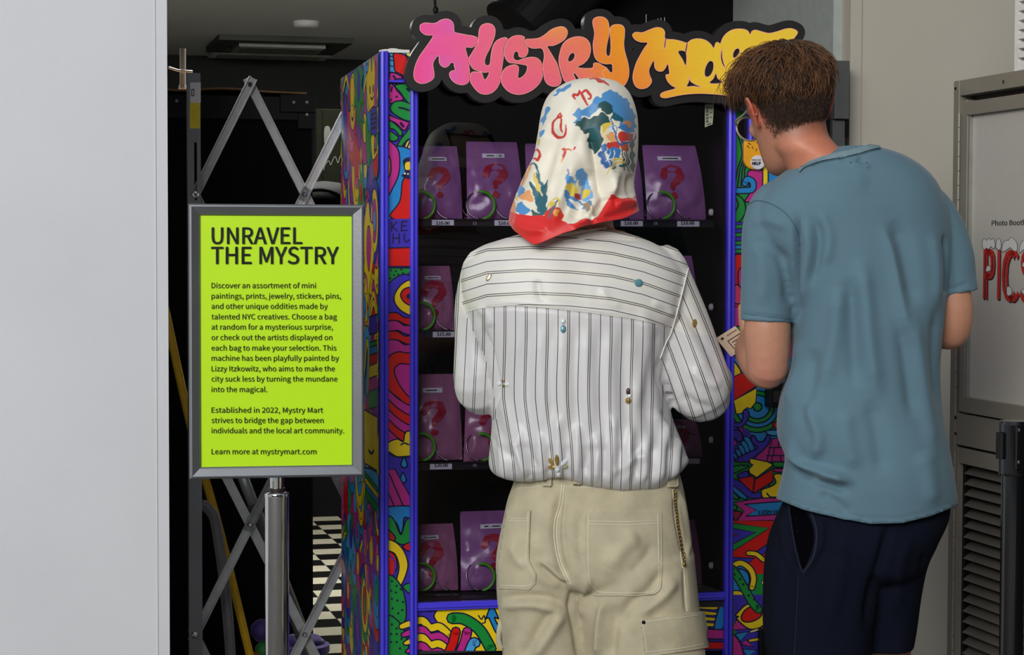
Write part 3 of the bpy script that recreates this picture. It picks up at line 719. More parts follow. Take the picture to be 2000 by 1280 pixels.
# cabinet shell: sides, back, top, bottom, inner lining
WD = Plane(mo + mu * 0.0, -mw)   # left flank, u towards the front
sp = B().slab(Plane(mo + mw * MD, -mw), 0, MD - .012, .03, MT_, -.02, 0).mk('side_panel', mat('machine_shell', '#2b2a33', .5), t)
RPn = Plane(mo + mu * MW, mw)
B().slab(RPn, 0.012, MD, .03, MT_, -.02, 0).mk('side_panel', mat('machine_shell'), t)
b = B(); msl(0.02, MW - .02, .03, MT_ - .02, -MD, -MD + .02, b=b); msl(0, MW, MT_ - .02, MT_, -MD, -.012, b=b); msl(0, MW, .03, .06, -MD, -.01, b=b); b.mk('cabinet_shell', mat('machine_shell'), t)
b = B(); msl(u4_ - .01, u4_, vb, vt, -.6, -.03, b=b); msl(u5_, u5_ + .01, vb, vt, -.6, -.03, b=b); msl(u4_, u5_, vb, vt, -.6, -.59, b=b); msl(u4_, u5_, vt - .005, vt + .005, -.6, -.03, b=b); msl(u4_, u5_, vb - .01, vb, -.6, -.02, b=b)
b.mk('interior_lining', m_int, t)
for fx in (0.04, MW - .09):
    for fd in (.05, MD - .1): msl(fx, fx + .05, 0, .03, -fd - .05, -fd, .004).mk('foot', m_black, t)
# front panels
msl(u2_, u3_, .05, MT_ - .004, -.03, -.004).mk('left_front_panel', mat('machine_shell'), t); lp = bpy.data.objects['left_front_panel']
msl(u6_, MW, .05, MT_ - .004, -.03, -.002).mk('right_front_panel', mat('machine_shell'), t); rp = bpy.data.objects['right_front_panel']
msl(u4_, u5_, mV(1272), mV(1186), -.03, -.004).mk('lower_front_panel', mat('machine_shell'), t); bp_ = bpy.data.objects['lower_front_panel']
b = B(); msl(u4_, u5_, .05, mV(1272), -.05, -.02, b=b); b.mk('delivery_flap', m_black, t)
msl(0.02, MW - .02, .03, .05, -.03, -.01).mk('kick_plate', m_black, t)
msl(u3_, MW, vt, MT_ - .004, -.04, -.012).mk('head_panel', m_black, t)
# ribbed purple posts
def post(ua, ub, z0, z1, name='purple_post'):
    pr = [(0, -.01), (0, .010), (.05, .014), (.3, .016), (.36, .016), (.40, .009), (.50, .009), (.54, .018), (.60, .020), (.80, .020), (.85, .017), (.88, .012), (1, .011), (1, -.01)]
    V = []
    for z in (z0, z1): V += [MP.at(ua + (ub - ua) * f, z, d) for f, d in pr]
    n = len(pr); return mk(name, V, [(k, (k + 1) % n, n + (k + 1) % n, n + k) for k in range(n)] + [list(range(n))[::-1], list(range(n, 2 * n))], m_pur2, t)
post(u1_, u2_, .05, MT_); post(u3_, u4_, .05, mV(165)); post(u5_, u6_, .05, mV(150))
b = B(); msl(u2_, u3_, mV(166), mV(162), -.004, .008, b=b); b.mk('cross_trim', m_pur2, t)
b = B(); msl(u4_, u5_, mV(1186), mV(1171), -.01, .010, .001, b=b); msl(u4_, u5_, mV(1181), mV(1177), .010, .014, .001, b=b); b.mk('bottom_rail', m_pur2, t)
msl(0, .006, .05, MT_, -.014, -.008).mk('door_gap_seal', m_black, t)
# small stack on the top corner
rt = things('white_router', 'flat white plastic device with rounded top on the machine corner', 'device', P(768, 99, 4.85))
rc = P(768, 100, 4.85); rc[2] = MT_
b = B(); RP2 = Plane(rc, mu); b.slab(RP2, -.045, .055, 0, .004, -.05, .05, .001); b.mk('leaflet', mat('white_metal'), rt)
b = B(); b.lathe(rc + np.array([-.0, 0, .004]), [(.034, 0), (.036, .003), (.034, .009), (.036, .010), (.034, .014), (.014, .0155), (.012, .018)], 32); b.mk('device_body', mat('white_metal'), rt, smooth=False)
b = B(); b.slab(RP2, -.012, .036, .008, .017, -.02, .035, .001); b.mk('device_tab', mat('white_metal'), rt)

# ---- interior: trays, price labels, coils
MTp = MP.off(-.085)
def tU(px): return MTp.uv(float(px), 650.)[0]
def tV(py, px=1000): return MTp.uv(float(px), float(py))[1]
m_wire = mat('coil_wire', '#8d8d92', 0.25, metal=1.0); m_gc = mat('coil_green', '#4fae1c', .35, coat=.3)
m_lab = mat('price_card', '#dcdce6', .6)
ROWY = [436, 653, 909, 1163]; PRICE = ['$10.00', '$15.00', '$20.00', '$25.00']; NUM = [['10', '12', '14', '16', '18'], ['20', '22', '24', '26', '28'], ['40', '43', '44', '46', '48'], ['60', '62', '64', '66', '68']]
XC = [848, 965, 1082, 1199, 1318]
COIL = {}
def coil(parent, px, row, green):
    yb = ROWY[row] - 8; cu, cv = MTp.uv(float(px), float(yb - 27)); r = 26.5 / FPX * 4.85
    if green not in COIL:
        th = np.linspace(-math.pi / 2, -math.pi / 2 - 2 * math.pi * 6, 6 * 26)
        pts = np.stack([r * np.cos(th), r * np.sin(th), -np.linspace(0, .36, len(th))], 1)
        V = [tuple(mu * p[0] + np.array([0, 0, p[1]]) - mw * p[2] * 1.0) for p in pts]
        b = B(); b.tube(V, .0017, 6); COIL[green] = b
        if green:
            th = np.linspace(math.radians(108), math.radians(-85), 28)
            b2 = B(); rad = np.interp(np.arange(28), [0, 3, 25, 27], [.0012, .0038, .0038, .002])
            b2.tube([tuple(mu * r * math.cos(a) + np.array([0, 0, r * math.sin(a)]) + MP.n * .003) for a in th], rad, 8); COIL['g'] = b2
    o = MTp.at(cu, cv, -.006)
    V = np.array(COIL[green].v) + o; c = mk('spiral_coil', V, COIL[green].f, m_wire, parent, smooth=True)
    if green: mk('coil_grip', np.array(COIL['g'].v) + o, COIL['g'].f, m_gc, c, smooth=True)
for r_ in range(4):
    z = tV(ROWY[r_] + 7); zl = tV(ROWY[r_] - 8)
    b = B(); b.slab(MTp, u4_ + .004, u5_ - .004, z + .012, z + .016, -.44, 0); b.slab(MTp, u4_ + .004, u5_ - .004, z, zl, -.004, 0, .001)
    tr = b.mk('tray', mat('tray_black', '#131216', .4), t)
    for c_, xc in enumerate(XC):
        if r_ > 0 and c_ in ((2, 3) if r_ < 4 else ()): continue
        if r_ == 1 and c_ == 1: continue
        coil(tr, xc - 25, r_, True); coil(tr, xc + 32, r_, False)
        lx = {0: {0: 843, 1: 965, 2: 1095, 3: 1211, 4: 1321}, 1: {0: 845, 4: 1321}, 2: {0: 840, 1: 960, 4: 1325}, 3: {0: 852, 1: 975, 4: 1330}}[r_].get(c_, xc - 2)
        lb = B(); lb.slab(MTp, tU(lx), tU(lx + 43), tV(ROWY[r_] + 5), tV(ROWY[r_] - 5.5), .0005, .0015); l_ = lb.mk('price_label', m_lab, tr)
        tb = B(); put_text(tb, MTp, PRICE[r_], lx + 8, lx + 35, ROWY[r_] + 3.3, 6.3, d=.0018, bold=.03, color='#15151c'); tb.mk('price_text', mat('print', attr='col', rough=.6), l_)
        tb = B(); nx_ = xc - 42 if c_ != 0 else xc - 20
        if c_: put_text(tb, MTp, NUM[r_][c_], nx_, nx_ + 8, ROWY[r_] + 3, 5, d=.0012, bold=.02, color='#b9b9c4'); tb.mk('slot_number', mat('print'), tr)
    kn = MTp.pix(1384., float([415, 600, 860, 1105][r_]))
    B().lathe(kn - MP.n * -.0, [(.006, 0), (.009, .004), (.009, .010), (.005, .012)], 14, axis=(1, 0, 0)).mk('tray_roller', mat('white_metal'), tr)
# ---- question mark bags
m_bag = mat('lilac_pouch', '#946199', 0.28, var=.06, nscale=14, coat=.25, bump=.15, bscale=40)
m_bag2 = mat('pink_pouch', '#a56a8c', 0.28, var=.06, nscale=14, coat=.25, bump=.15, bscale=40)
xs = np.arange(-36, 37, 1.5); ys = np.arange(-45, 46, 1.5); Xg, Yg = np.meshgrid(xs, ys)
Dq = seg_field(Xg, Yg, [(-22, -14, 8), (-15, -27, 7.5), (0, -32, 7.5), (16, -27, 9), (20, -14, 9.5), (10, -2, 8.5), (0, 6, 7), (-1, 13, 6)])
Dq = np.minimum(Dq, seg_field(Xg, Yg, [(-1, 31, 8), (0, 31, 8)]))
QV, QF, _ = field_mesh(Dq, xs, ys)
def bag(row, col, px0, px1, ytop, ybot, label, m, tilt=0.0, qs=1.0, qx=.5, lift=.004, inset=.02, seed=0):
    pl = MTp.off(-inset - .012)
    ub0, vb0 = pl.uv(float(px0), float(ybot)); ub1, vt1 = pl.uv(float(px1), float(ytop)); w = ub1 - ub0; h = vt1 - vb0
    ev = Vector((seed * 3.1, seed * 1.7, 0))
    def surf(a, c, side=1):          # a, c in 0..1
        taper = 1 - .09 * c * c
        u = ub0 + w * (.5 + (a - .5) * taper) + tilt * (c - .3) * h
        e = max(0., min(a, 1 - a)) * 2; bulge = (1 - (1 - e) ** 2.4) * (math.sin(math.pi * min(1, c * 1.02)) ** .6 if 0 < c < .98 else 0)
        nz = noise.noise(Vector((a * 4, c * 5, 0)) + ev) * .006 + abs(noise.noise(Vector((a * 9, c * 8, 3)) + ev)) * .005
        d = side * (.018 * bulge * (1.25 - .7 * c) + nz * min(1, bulge * 3)) - .05 * c * c
        return pl.at(u, vb0 + h * c, d)
    n, k = 20, 26; V = []; F = []
    for sd in (1, -1):
        for j in range(k + 1):
            for i in range(n + 1): V.append(surf(i / n, j / k, sd))
    for sd in range(2):
        o = sd * (n + 1) * (k + 1)
        for j in range(k):
            for i in range(n):
                q_ = o + j * (n + 1) + i; F.append((q_, q_ + 1, q_ + n + 2, q_ + n + 1) if sd == 0 else (q_, q_ + n + 1, q_ + n + 2, q_ + 1))
    bt = things('question_mark_bag', label, 'gift bag', pl.at((ub0 + ub1) / 2, vb0, -.01), 'question mark bags in the vending machine')
    mk('pouch', V, F, m, bt, smooth=True)
    def on(a, c, d): return surf(a, c) + pl.n * d
    sc = .0098 * qs * .115 / w * 1.0
    Q = [on(min(.98, max(.02, qx + p[0] * sc)), .50 - p[1] * sc * w / h, .0025) for p in QV]
    mk('question_mark', Q, QF, mat('question_print', '#a31f3c', .4), bt)
    hl = [on(a, c, .0035) for a, c in [(qx - .21 + i * .06, .79 + j * .055) for j in range(2) for i in range(8)]]
    mk('name_label', hl, [(i, i + 1, i + 9, i + 8) for i in range(7)], m_lab, bt)
    hl = [on(a, c, .0042) for a, c in [(qx - .13 + i * .04, .81 + j * .014) for j in range(2) for i in range(8)]]
    mk('printed_line', hl, [(i, i + 1, i + 9, i + 8) for i in range(7)], mat('ink'), bt)
bag(0, 0, 812, 903, 284, 428, 'lilac question-mark bag at the left end of the top row', m_bag, seed=1, qs=.9)
bag(0, 1, 912, 1022, 276, 430, 'lilac question-mark bag second from left in the top row', m_bag, seed=2)
bag(0, 2, 1028, 1140, 280, 430, 'lilac question-mark bag in the top row just left of the headscarf', m_bag, seed=3)
bag(0, 3, 1146, 1258, 288, 430, 'lilac question-mark bag in the top row just right of the headscarf', m_bag, seed=4)
bag(0, 4, 1262, 1378, 283, 429, 'fully visible lilac question-mark bag at the right end of the top row', m_bag, tilt=-.04, seed=5, qx=.45)
bag(1, 0, 808, 888, 520, 646, 'pink question-mark bag at the left end of the second row', m_bag2, seed=6)
bag(1, 4, 1270, 1366, 500, 650, 'lilac question-mark bag in the second row beside the right shoulder', m_bag, seed=7)
bag(2, 0, 806, 903, 733, 900, 'pink question-mark bag at the left end of the third row', m_bag2, seed=8, qx=.42)
bag(2, 1, 907, 1010, 770, 902, 'pink question-mark bag in the third row beside the left elbow', m_bag2, seed=9, tilt=.05)
bag(2, 4, 1278, 1372, 822, 897, 'short pink question-mark bag at the right end of the third row', m_bag2, seed=10)
bag(3, 0, 806, 895, 1028, 1156, 'pink question-mark bag at the left end of the bottom row', m_bag2, seed=11, qx=.4)
bag(3, 1, 900, 1016, 1002, 1154, 'lilac question-mark bag second from left in the bottom row', m_bag, seed=12, qx=.55)
bag(3, 4, 1275, 1372, 1020, 1160, 'pink question-mark bag at the right end of the bottom row', m_bag2, seed=13)
# ---- glass pane
g = bpy.data.materials.new('door_glass'); g.use_nodes = True; N = g.node_tree.nodes; L = g.node_tree.links
N.remove(N['Principled BSDF']); out = N['Material Output']
tr_ = N.new('ShaderNodeBsdfTransparent'); tr_.inputs[0].default_value = (.80, .78, .86, 1); gl = N.new('ShaderNodeBsdfGlossy'); gl.inputs['Roughness'].default_value = 0.006
fr = N.new('ShaderNodeFresnel'); fr.inputs['IOR'].default_value = 1.5; mm = N.new('ShaderNodeMath'); mm.operation = 'MULTIPLY'; mm.inputs[1].default_value = 1.5; mm.use_clamp = True
mx = N.new('ShaderNodeMixShader'); L.new(fr.outputs[0], mm.inputs[0]); L.new(mm.outputs[0], mx.inputs[0]); L.new(tr_.outputs[0], mx.inputs[1]); L.new(gl.outputs[0], mx.inputs[2]); L.new(mx.outputs[0], out.inputs['Surface'])
mk('glass_pane', [MP.at(u, v, 0.002) for u, v in ((u4_, vb), (u5_, vb), (u5_, vt), (u4_, vt))], [(0, 1, 2, 3)], g, t)
b = B(); q = MP.pix(np.array([1376, 1391, 1394, 1376]), np.array([249, 243, 204, 204])) + MP.n * .003; b.add(q, [(0, 1, 2, 3)], '#a5a893')
for k in range(5): pxq = MP.pix(np.array([1378, 1383, 1383, 1378]), np.array([214, 214, 209, 209]) + k * 6.5) + MP.n * .0034; b.add(pxq, [(0, 1, 2, 3)], '#55584a')
for k in range(3): pxq = MP.pix(np.array([1385, 1390, 1390, 1385]), np.array([213, 213, 210, 210]) + k * 9.) + MP.n * .0034; b.add(pxq, [(0, 1, 2, 3)], '#6c6f60')
pxq = MP.pix(np.array([1380, 1388, 1388, 1380]), np.array([245, 242, 240, 243.])) + MP.n * .0034; b.add(pxq, [(0, 1, 2, 3)], '#20201c')
b.mk('glass_sticker', mat('print'), t, label='small pale sticker on the glass')
# ---- payment terminal, help button
b = B(); msl(mU(1494), mU(1527), mV(801), mV(752), 0, .05, .003, b=b); pt = b.mk('card_reader', m_black, t)
b = B(); msl(mU(1498), mU(1523), mV(790), mV(768), .05, .0515, b=b); b.mk('reader_screen', mat('gloss_black'), pt)
b = B(); msl(mU(1485), mU(1530), mV(1330), mV(1246), 0, .02, .003, b=b); b.mk('coin_return', m_black, t)
def capsule(cx, cy, rx, ry, d0, d1, n=40, bev=.002):
    V = []; prof = [(1, d0), (1, d1 - bev), (1 - .08, d1)]
    for s_, d in prof:
        for k in range(n):
            a = 2 * math.pi * k / n; x = rx * math.cos(a); y = (ry - rx) * (1 if math.sin(a) > 0 else -1) + rx * math.sin(a)
            V.append(MP.pix(cx + x * s_, cy - y * s_) + MP.n * d)
    F = [(i * n + k, i * n + (k + 1) % n, (i + 1) * n + (k + 1) % n, (i + 1) * n + k) for i in range(2) for k in range(n)] + [[2 * n + k for k in range(n)]]
    return V, F
V, F = capsule(1471, 298, 20.5, 33.5, 0, .012); hb = mk('help_badge', V, F, mat('badge_yellow', '#f5a91c', .3, coat=.4), t, label='yellow oval badge with a round help disc')
V, F = capsule(1477, 318, 14, 14, .012, .015); mk('help_disc', V, F, m_lab, hb)
b = B(); HB = MP.off(.0155)
put_text(b, HB, 'HELP', 1468.5, 1486, 322.5, 5.8, bold=.05, color='#231a16'); put_text(b, HB, 'PRESS FOR', 1468, 1486, 314, 2.6, bold=.02, color='#7a2a20')
for x, y, a in ((1462, 283, 20), (1467, 291, 60), (1473, 295, 100), (1459, 289, 40), (1478, 281, 10), (1469, 276, 80)):
    c_, s_ = math.cos(math.radians(a)), math.sin(math.radians(a)); q = MP.pix(np.array([x - 4 * c_, x + 4 * c_, x - 4 * c_ + 2 * s_]), np.array([y - 4 * s_, y + 4 * s_, y - 4 * s_ - 3 * c_])) + MP.n * .0125; b.add(q, [(0, 1, 2)], '#2b1c10')
b.mk('badge_print', mat('print'), hb)

# ================================================================== DOODLES
def cv(ox, oy, s): return lambda pts: [(ox + x / s, oy + y / s) for x, y in pts]
fr_map = lambda D: (lambda q, d: MP.pix(q[:, 0], q[:, 1]) + MP.n * (d + D))
# --- left strip
A = Art(fr_map(-.0036), (757, 801, 104, 1285), ow=2.6)
A.fill([(750, 100), (805, 100), (805, 1290), (750, 1290)], PUR)
c = cv(755, 100, 6.4)
A.shape(c([(40, 0), (320, 0), (320, 260), (40, 270)]), LBL, smooth=False)
for y in (20, 60, 110, 180): A.line(c([(40, y), (100, y + 10)]), 2)
A.shape(c([(230, 0), (330, 0), (330, 110), (270, 70)]), '#f3e06a')
A.shape(c([(88, 40), (150, 25), (255, 80), (250, 310), (170, 280), (105, 240), (95, 130)]), RED)
A.shape(c([(40, 280), (95, 268), (210, 330), (120, 350), (40, 400)]), PNK); A.line(c([(90, 310), (110, 340)]), 4)
A.shape(c([(85, 365), (180, 375), (260, 340), (330, 350), (330, 410), (100, 400)]), GRN)
A.shape(c([(40, 410), (90, 430), (140, 500), (210, 600), (40, 640)]), PNK); A.dot(775, 189, 2.6); A.line(c([(70, 450), (60, 500)]), 4); A.dot(764, 195, 2.5)
A.shape(c([(110, 425), (330, 425), (330, 680), (240, 610), (180, 520)]), GRN); A.line(c([(260, 470), (330, 540)]), 4)
A.shape(c([(50, 700), (90, 640), (170, 620), (260, 640), (330, 700), (330, 860), (230, 860), (120, 800), (60, 750)]), GRN); A.line(c([(160, 705), (230, 720), (330, 760)]), 4)
A.shape(c([(40, 800), (110, 830), (280, 890), (270, 930), (220, 990), (120, 900), (40, 860)]), PNK); A.line(c([(180, 900), (210, 940)]), 5)
A.shape(c([(40, 870), (120, 920), (200, 1010), (170, 1060), (100, 980), (40, 960)]), GRN)
A.shape(c([(40, 1000), (110, 1040), (150, 1080), (120, 1120), (40, 1110)]), GRN)
A.shape(c([(330, 900), (330, 1050), (240, 1130), (160, 1230), (130, 1200), (180, 1100), (260, 1000)]), GRN)
A.shape(c([(180, 1240), (240, 1140), (330, 1080), (330, 1250)]), '#f3d75a', smooth=False)
for x in (205, 245, 285): A.line(c([(x, 1240), (x + 50, 1120)]), 3)
c = cv(650, 80, 3.2)
A.shape(c([(340, 700), (500, 690), (500, 870), (430, 1000), (340, 1110)]), BLU)
A.shape(c([(500, 850), (440, 870), (420, 1000), (360, 1100), (500, 1105)]), RED)
A.shape(c([(340, 650), (380, 645), (415, 700), (415, 820), (380, 910), (340, 950)]), PNK)
A.shape(c([(345, 720), (362, 750), (362, 820), (345, 850)]), '#c98a1c')
A.shape(c([(440, 745), (500, 735), (500, 860), (430, 845), (450, 820)]), '#17173a', 0); A.shape(c([(452, 765), (482, 755), (490, 800), (455, 806)]), YEL, 1); A.dot(791, 339, 2, '#f3e6b0'); A.dot(797, 340, 1.8, '#f3e6b0')
A.fill(c([(340, 1115), (500, 1110), (500, 1290), (340, 1290)]), '#3d2fae')
def hand(lines, w=2.6):
    for l in lines: A.line(l, w, '#14143c', smooth=len(l) > 3)
hand([[(765, 434), (765, 451)], [(775, 434), (766, 443)], [(766, 443), (776, 451)], [(785, 433), (784, 451)], [(785, 433), (795, 433)], [(785, 442), (793, 441)], [(784, 451), (795, 450)],
      [(768, 457), (768, 475)], [(780, 457), (780, 475)], [(768, 466), (780, 465)], [(790, 457), (790, 468), (794, 473), (800, 468)]])
c = cv(650, 480, 3.2)
A.shape(c([(340, 15), (500, 10), (500, 130), (340, 130)]), RED, smooth=False)
A.shape(c([(340, 140), (500, 140), (470, 180), (360, 240), (340, 250)]), GRN, smooth=False)
for x, y in ((365, 155), (395, 160), (430, 150), (385, 185), (410, 180), (360, 205), (440, 172)): A.dot(650 + x / 3.2, 480 + y / 3.2, 2.2)
A.shape(c([(340, 250), (480, 190), (500, 470), (400, 460), (340, 420)]), '#4032bd')
A.shape(c([(500, 230), (440, 235), (390, 300), (390, 360), (440, 415), (500, 420)]), YEL); A.shape(c([(500, 270), (450, 270), (425, 310), (450, 355), (500, 370)]), RED); A.shape(c([(500, 300), (465, 305), (465, 330), (500, 335)]), '#182048', 0)
for k, (y0, y1, col) in enumerate(((420, 480, RED), (470, 540, PNK), (535, 600, RED), (590, 680, PNK))):
    A.shape(c([(340, y0 + 10), (400, y0), (450, y0 + 30), (500, y0 + 30), (500, y1 + 20), (450, y1 + 10), (400, y1 - 10), (340, y1 + 10)]), col)
A.shape(c([(340, 720), (390, 670), (450, 670), (500, 710), (500, 1020), (420, 960), (340, 880)]), RED)
A.shape(c([(385, 790), (410, 745), (450, 740), (500, 770), (500, 950), (430, 890)]), PNK)
for k, col in enumerate((PNK, RED, PNK, RED, PNK)):
    y = 890 + k * 62; A.shape(c([(330, y), (400, y + 60), (460, y + 100), (500, y + 120), (500, y + 185), (440, y + 150), (380, y + 120), (330, y + 70)]), col)
A.shape(c([(340, 1240), (400, 1210), (440, 1225), (450, 1180), (470, 1160), (500, 1180), (500, 1300), (340, 1300)]), YEL); A.line(c([(425, 1250), (445, 1235), (475, 1245)]), 3)
c = cv(650, 880, 3.2)
A.shape(c([(335, -15), (500, -15), (500, 30), (420, 45), (360, 15)]), YEL); A.fill(c([(340, 5), (500, 38), (500, 20), (500, -30), (340, -30)]), YEL)
A.line(c([(340, 10), (400, 40), (500, 35)]), 3)
for x, y in ((445, 85), (440, 180)): A.shape(c([(x, y - 40), (x + 20, y), (x + 12, y + 22), (x - 10, y + 20), (x - 18, y)]), BLU)
A.shape(c([(335, 120), (390, 120), (480, 280), (490, 350), (335, 350)]), PNK, smooth=False); A.line(c([(355, 150), (440, 345)]), 3, smooth=False); A.line(c([(340, 250), (385, 350)]), 3, smooth=False)
A.shape(c([(335, 360), (500, 355), (500, 430), (450, 420), (440, 480), (425, 520), (395, 450), (335, 430)]), BLU)
A.shape(c([(335, 410), (380, 430), (410, 500), (430, 525), (460, 440), (500, 430), (500, 560), (440, 590), (380, 560), (335, 480)]), GRN)
A.shape(c([(335, 490), (390, 540), (380, 570), (335, 560)]), '#b0201c')
A.shape(c([(440, 600), (500, 570), (500, 610), (470, 630)]), RED)
A.shape(c([(335, 560), (400, 580), (450, 640), (470, 730), (430, 840), (400, 820), (415, 730), (390, 650), (335, 620)]), YEL)
A.shape(c([(335, 640), (390, 660), (400, 740), (360, 800), (335, 790)]), RED); A.line(c([(335, 650), (385, 690), (385, 780)]), 3, PUR)
A.shape(c([(335, 800), (390, 800), (440, 880), (460, 1000), (440, 1080), (335, 1050)]), GRN)
for x, y in ((370, 820), (400, 850), (365, 880), (395, 890), (425, 870), (370, 930), (440, 950), (405, 940), (375, 990), (410, 1020), (435, 1000), (375, 1040)): A.dot(650 + x / 3.2, 880 + y / 3.2, 2.4)
A.shape(c([(440, 850), (500, 830), (500, 900), (470, 890)]), GRN)
A.shape(c([(335, 1050), (400, 1060), (450, 1140), (470, 1290), (335, 1290)]), GRN)
for x, y in ((370, 1090), (400, 1115), (365, 1150), (400, 1150), (430, 1180), (365, 1200), (400, 1200), (420, 1240)): A.dot(650 + x / 3.2, 880 + y / 3.2, 2.4)
for k, col in enumerate((YEL, PNK, YEL, PNK)): A.shape(c([(420 + k * 12, 1090 + k * 55), (500, 1060 + k * 55), (500, 1095 + k * 55), (430 + k * 12, 1120 + k * 50)]), col)
A.b.mk('doodle_art', m_art, lp)
# --- right panel
A = Art(fr_map(-.0015), (1432.5, 1550, 190, 1285), ow=2.6)
A.fill([(1425, 180), (1560, 180), (1560, 1290), (1425, 1290)], GRN)
c = cv(1420, 180, 4.264)
A.shape(c([(60, 60), (120, 20), (160, 120), (110, 140)]), PUR)
A.shape(c([(150, 100), (600, 60), (600, 760), (300, 760), (340, 640), (300, 480), (200, 330)]), BLU)
for k in range(4): A.line(c([(50 + k * 22, 300 - k * 10), (100 + k * 20, 380), (125 + k * 18, 520), (90 + k * 20, 640), (60 + k * 28, 800)]), 3)
A.shape(c([(170, 680), (230, 640), (300, 660), (310, 800), (240, 900), (150, 910), (190, 830)]), PNK)
A.band(c([(310, 540), (320, 640), (320, 790)]), 8, YEL)
A.band(c([(50, 820), (140, 820), (210, 810), (215, 750), (170, 725), (150, 760)]), 9, BLU)
A.shape(c([(50, 870), (110, 870), (150, 930), (150, 1010), (100, 1080), (50, 1090)]), GRN); A.line(c([(70, 880), (95, 940), (60, 1010)]), 3)
A.shape([(1430, 434), (1460, 434), (1460, 470), (1430, 470)], PUR, smooth=False)
for k, col in enumerate((GRN, PUR, GRN, PUR, GRN, BLU, GRN, PUR)): A.shape([(1430, 440 + k * 8), (1470, 438 + k * 8), (1470, 445 + k * 8), (1430, 447 + k * 8)], col, 1.5, smooth=False)
A.shape([(1430, 508), (1455, 500), (1475, 530), (1470, 590), (1430, 600)], RED); A.shape([(1442, 530), (1460, 525), (1465, 570), (1446, 575)], PNK); A.shape([(1430, 560), (1445, 560), (1452, 590), (1430, 590)], '#d83b6a')
A.shape([(1430, 600), (1560, 590), (1560, 700), (1430, 700)], PNK, smooth=False); A.shape([(1430, 640), (1470, 650), (1450, 690), (1430, 690)], GRN)
c = cv(1420, 760, 4.921)
A.shape([(1430, 700), (1560, 700), (1560, 900), (1430, 900)], BLU, 0, smooth=False)
A.shape([(1430, 705), (1445, 722), (1446, 735), (1430, 740)], YEL)
A.shape([(1430, 738), (1450, 730), (1472, 753), (1430, 778)], RED, smooth=False)
A.shape(c([(60, 110), (280, -10), (275, 130), (225, 190), (190, 180), (160, 210), (140, 235), (85, 240)]), YEL, smooth=False)
for r_, col in ((52, GRN), (42, BLU), (33, GRN), (24, BLU), (8.5, GRN)):
    A.shape([(1479 + r_ * math.cos(a), 795 + r_ * .96 * math.sin(a)) for a in np.linspace(0, 2 * math.pi, 20)[:-1]], col)
A.shape(c([(60, 110), (280, -10), (275, 130), (225, 190), (190, 180), (160, 210), (140, 235), (85, 240)]), YEL, smooth=False)
A.shape([(1428, 738), (1450, 728), (1472, 750), (1476, 755), (1432, 783)], RED, smooth=False)
A.shape(c([(60, 330), (140, 310), (155, 210), (190, 200), (210, 240), (190, 310), (130, 370), (60, 360)]), PUR)
A.shape(c([(440, 330), (500, 310), (500, 380), (450, 370)]), RED); A.shape(c([(380, 400), (520, 400), (520, 450), (400, 440)]), LBL)
A.fill(c([(55, 380), (200, 380), (320, 600), (55, 700)]), '#3a2f9c')
A.shape(c([(55, 480), (100, 520), (60, 550)]), PNK, smooth=False); A.shape(c([(110, 370), (150, 375), (145, 430)]), PNK, smooth=False)
for k in range(5): A.shape(c([(160 - k * 28, 470 + k * 38), (210 - k * 30, 470 + k * 40), (260 - k * 42, 575 + k * 26), (215 - k * 35, 590 + k * 20)]), BLU, 2)
A.shape(c([(60, 400), (120, 400), (150, 470), (120, 510), (60, 460)]), '#3c2fa8')
A.shape(c([(360, 480), (590, 470), (590, 700), (260, 700)]), PNK, smooth=False)
for l in ([(430, 480), (380, 700)], [(500, 470), (490, 560)], [(400, 565), (590, 560)], [(450, 560), (445, 640)], [(550, 560), (550, 640)], [(380, 640), (590, 640)], [(430, 640), (430, 700)], [(510, 640), (520, 700)]): A.line(c(l), 2.5, smooth=False)
A.shape(c([(75, 690), (200, 610), (290, 565), (235, 510), (235, 450), (265, 455), (290, 500), (350, 500), (380, 445), (410, 450), (400, 520), (330, 600), (240, 670), (200, 700)]), PUR)
A.shape(c([(60, 745), (210, 740), (100, 800), (60, 810)]), GRN); A.shape(c([(100, 830), (190, 790), (210, 840), (130, 860)]), PUR)
A.shape(c([(450, 700), (560, 710), (550, 750), (450, 745)]), GRN); A.shape(c([(450, 770), (550, 770), (540, 800), (455, 795)]), PNK)
A.shape(c([(60, 860), (330, 1010), (300, 1050), (200, 1040), (60, 930)]), PUR); A.shape(c([(60, 930), (200, 1050), (140, 1050), (60, 980)]), BLU); A.shape(c([(60, 990), (120, 1060), (60, 1050)]), GRN)
A.shape(c([(330, 980), (420, 940), (470, 900), (450, 830), (520, 820), (560, 900), (560, 1060), (380, 1080)]), YEL); A.line(c([(385, 1005), (420, 1040), (500, 1040)]), 3); A.dot(1503, 950, 3)
A.shape(c([(105, 865), (240, 835), (265, 870), (440, 765), (440, 890), (260, 1000), (245, 1000)]), RED, smooth=False); A.line(c([(265, 860), (250, 1000)]), 3, smooth=False)
A.shape(c([(220, 665), (390, 700), (435, 735), (285, 850), (215, 810), (205, 770), (245, 730), (215, 710)]), YEL, smooth=False)
A.shape(c([(75, 1090), (330, 1050), (600, 1050), (600, 1260), (100, 1275), (160, 1180)]), PNK, smooth=False)
A.shape(c([(170, 1110), (600, 1075), (600, 1200), (185, 1225), (280, 1165)]), BLU, smooth=False)
A.shape(c([(60, 1110), (100, 1140), (60, 1170)]), GRN); A.shape(c([(60, 1180), (140, 1190), (80, 1270)]), '#9c1c3a')
c = cv(1420, 1020, 4.921)
A.shape(c([(50, -10), (600, -10), (600, 500), (50, 500)]), RED, 0, smooth=False)
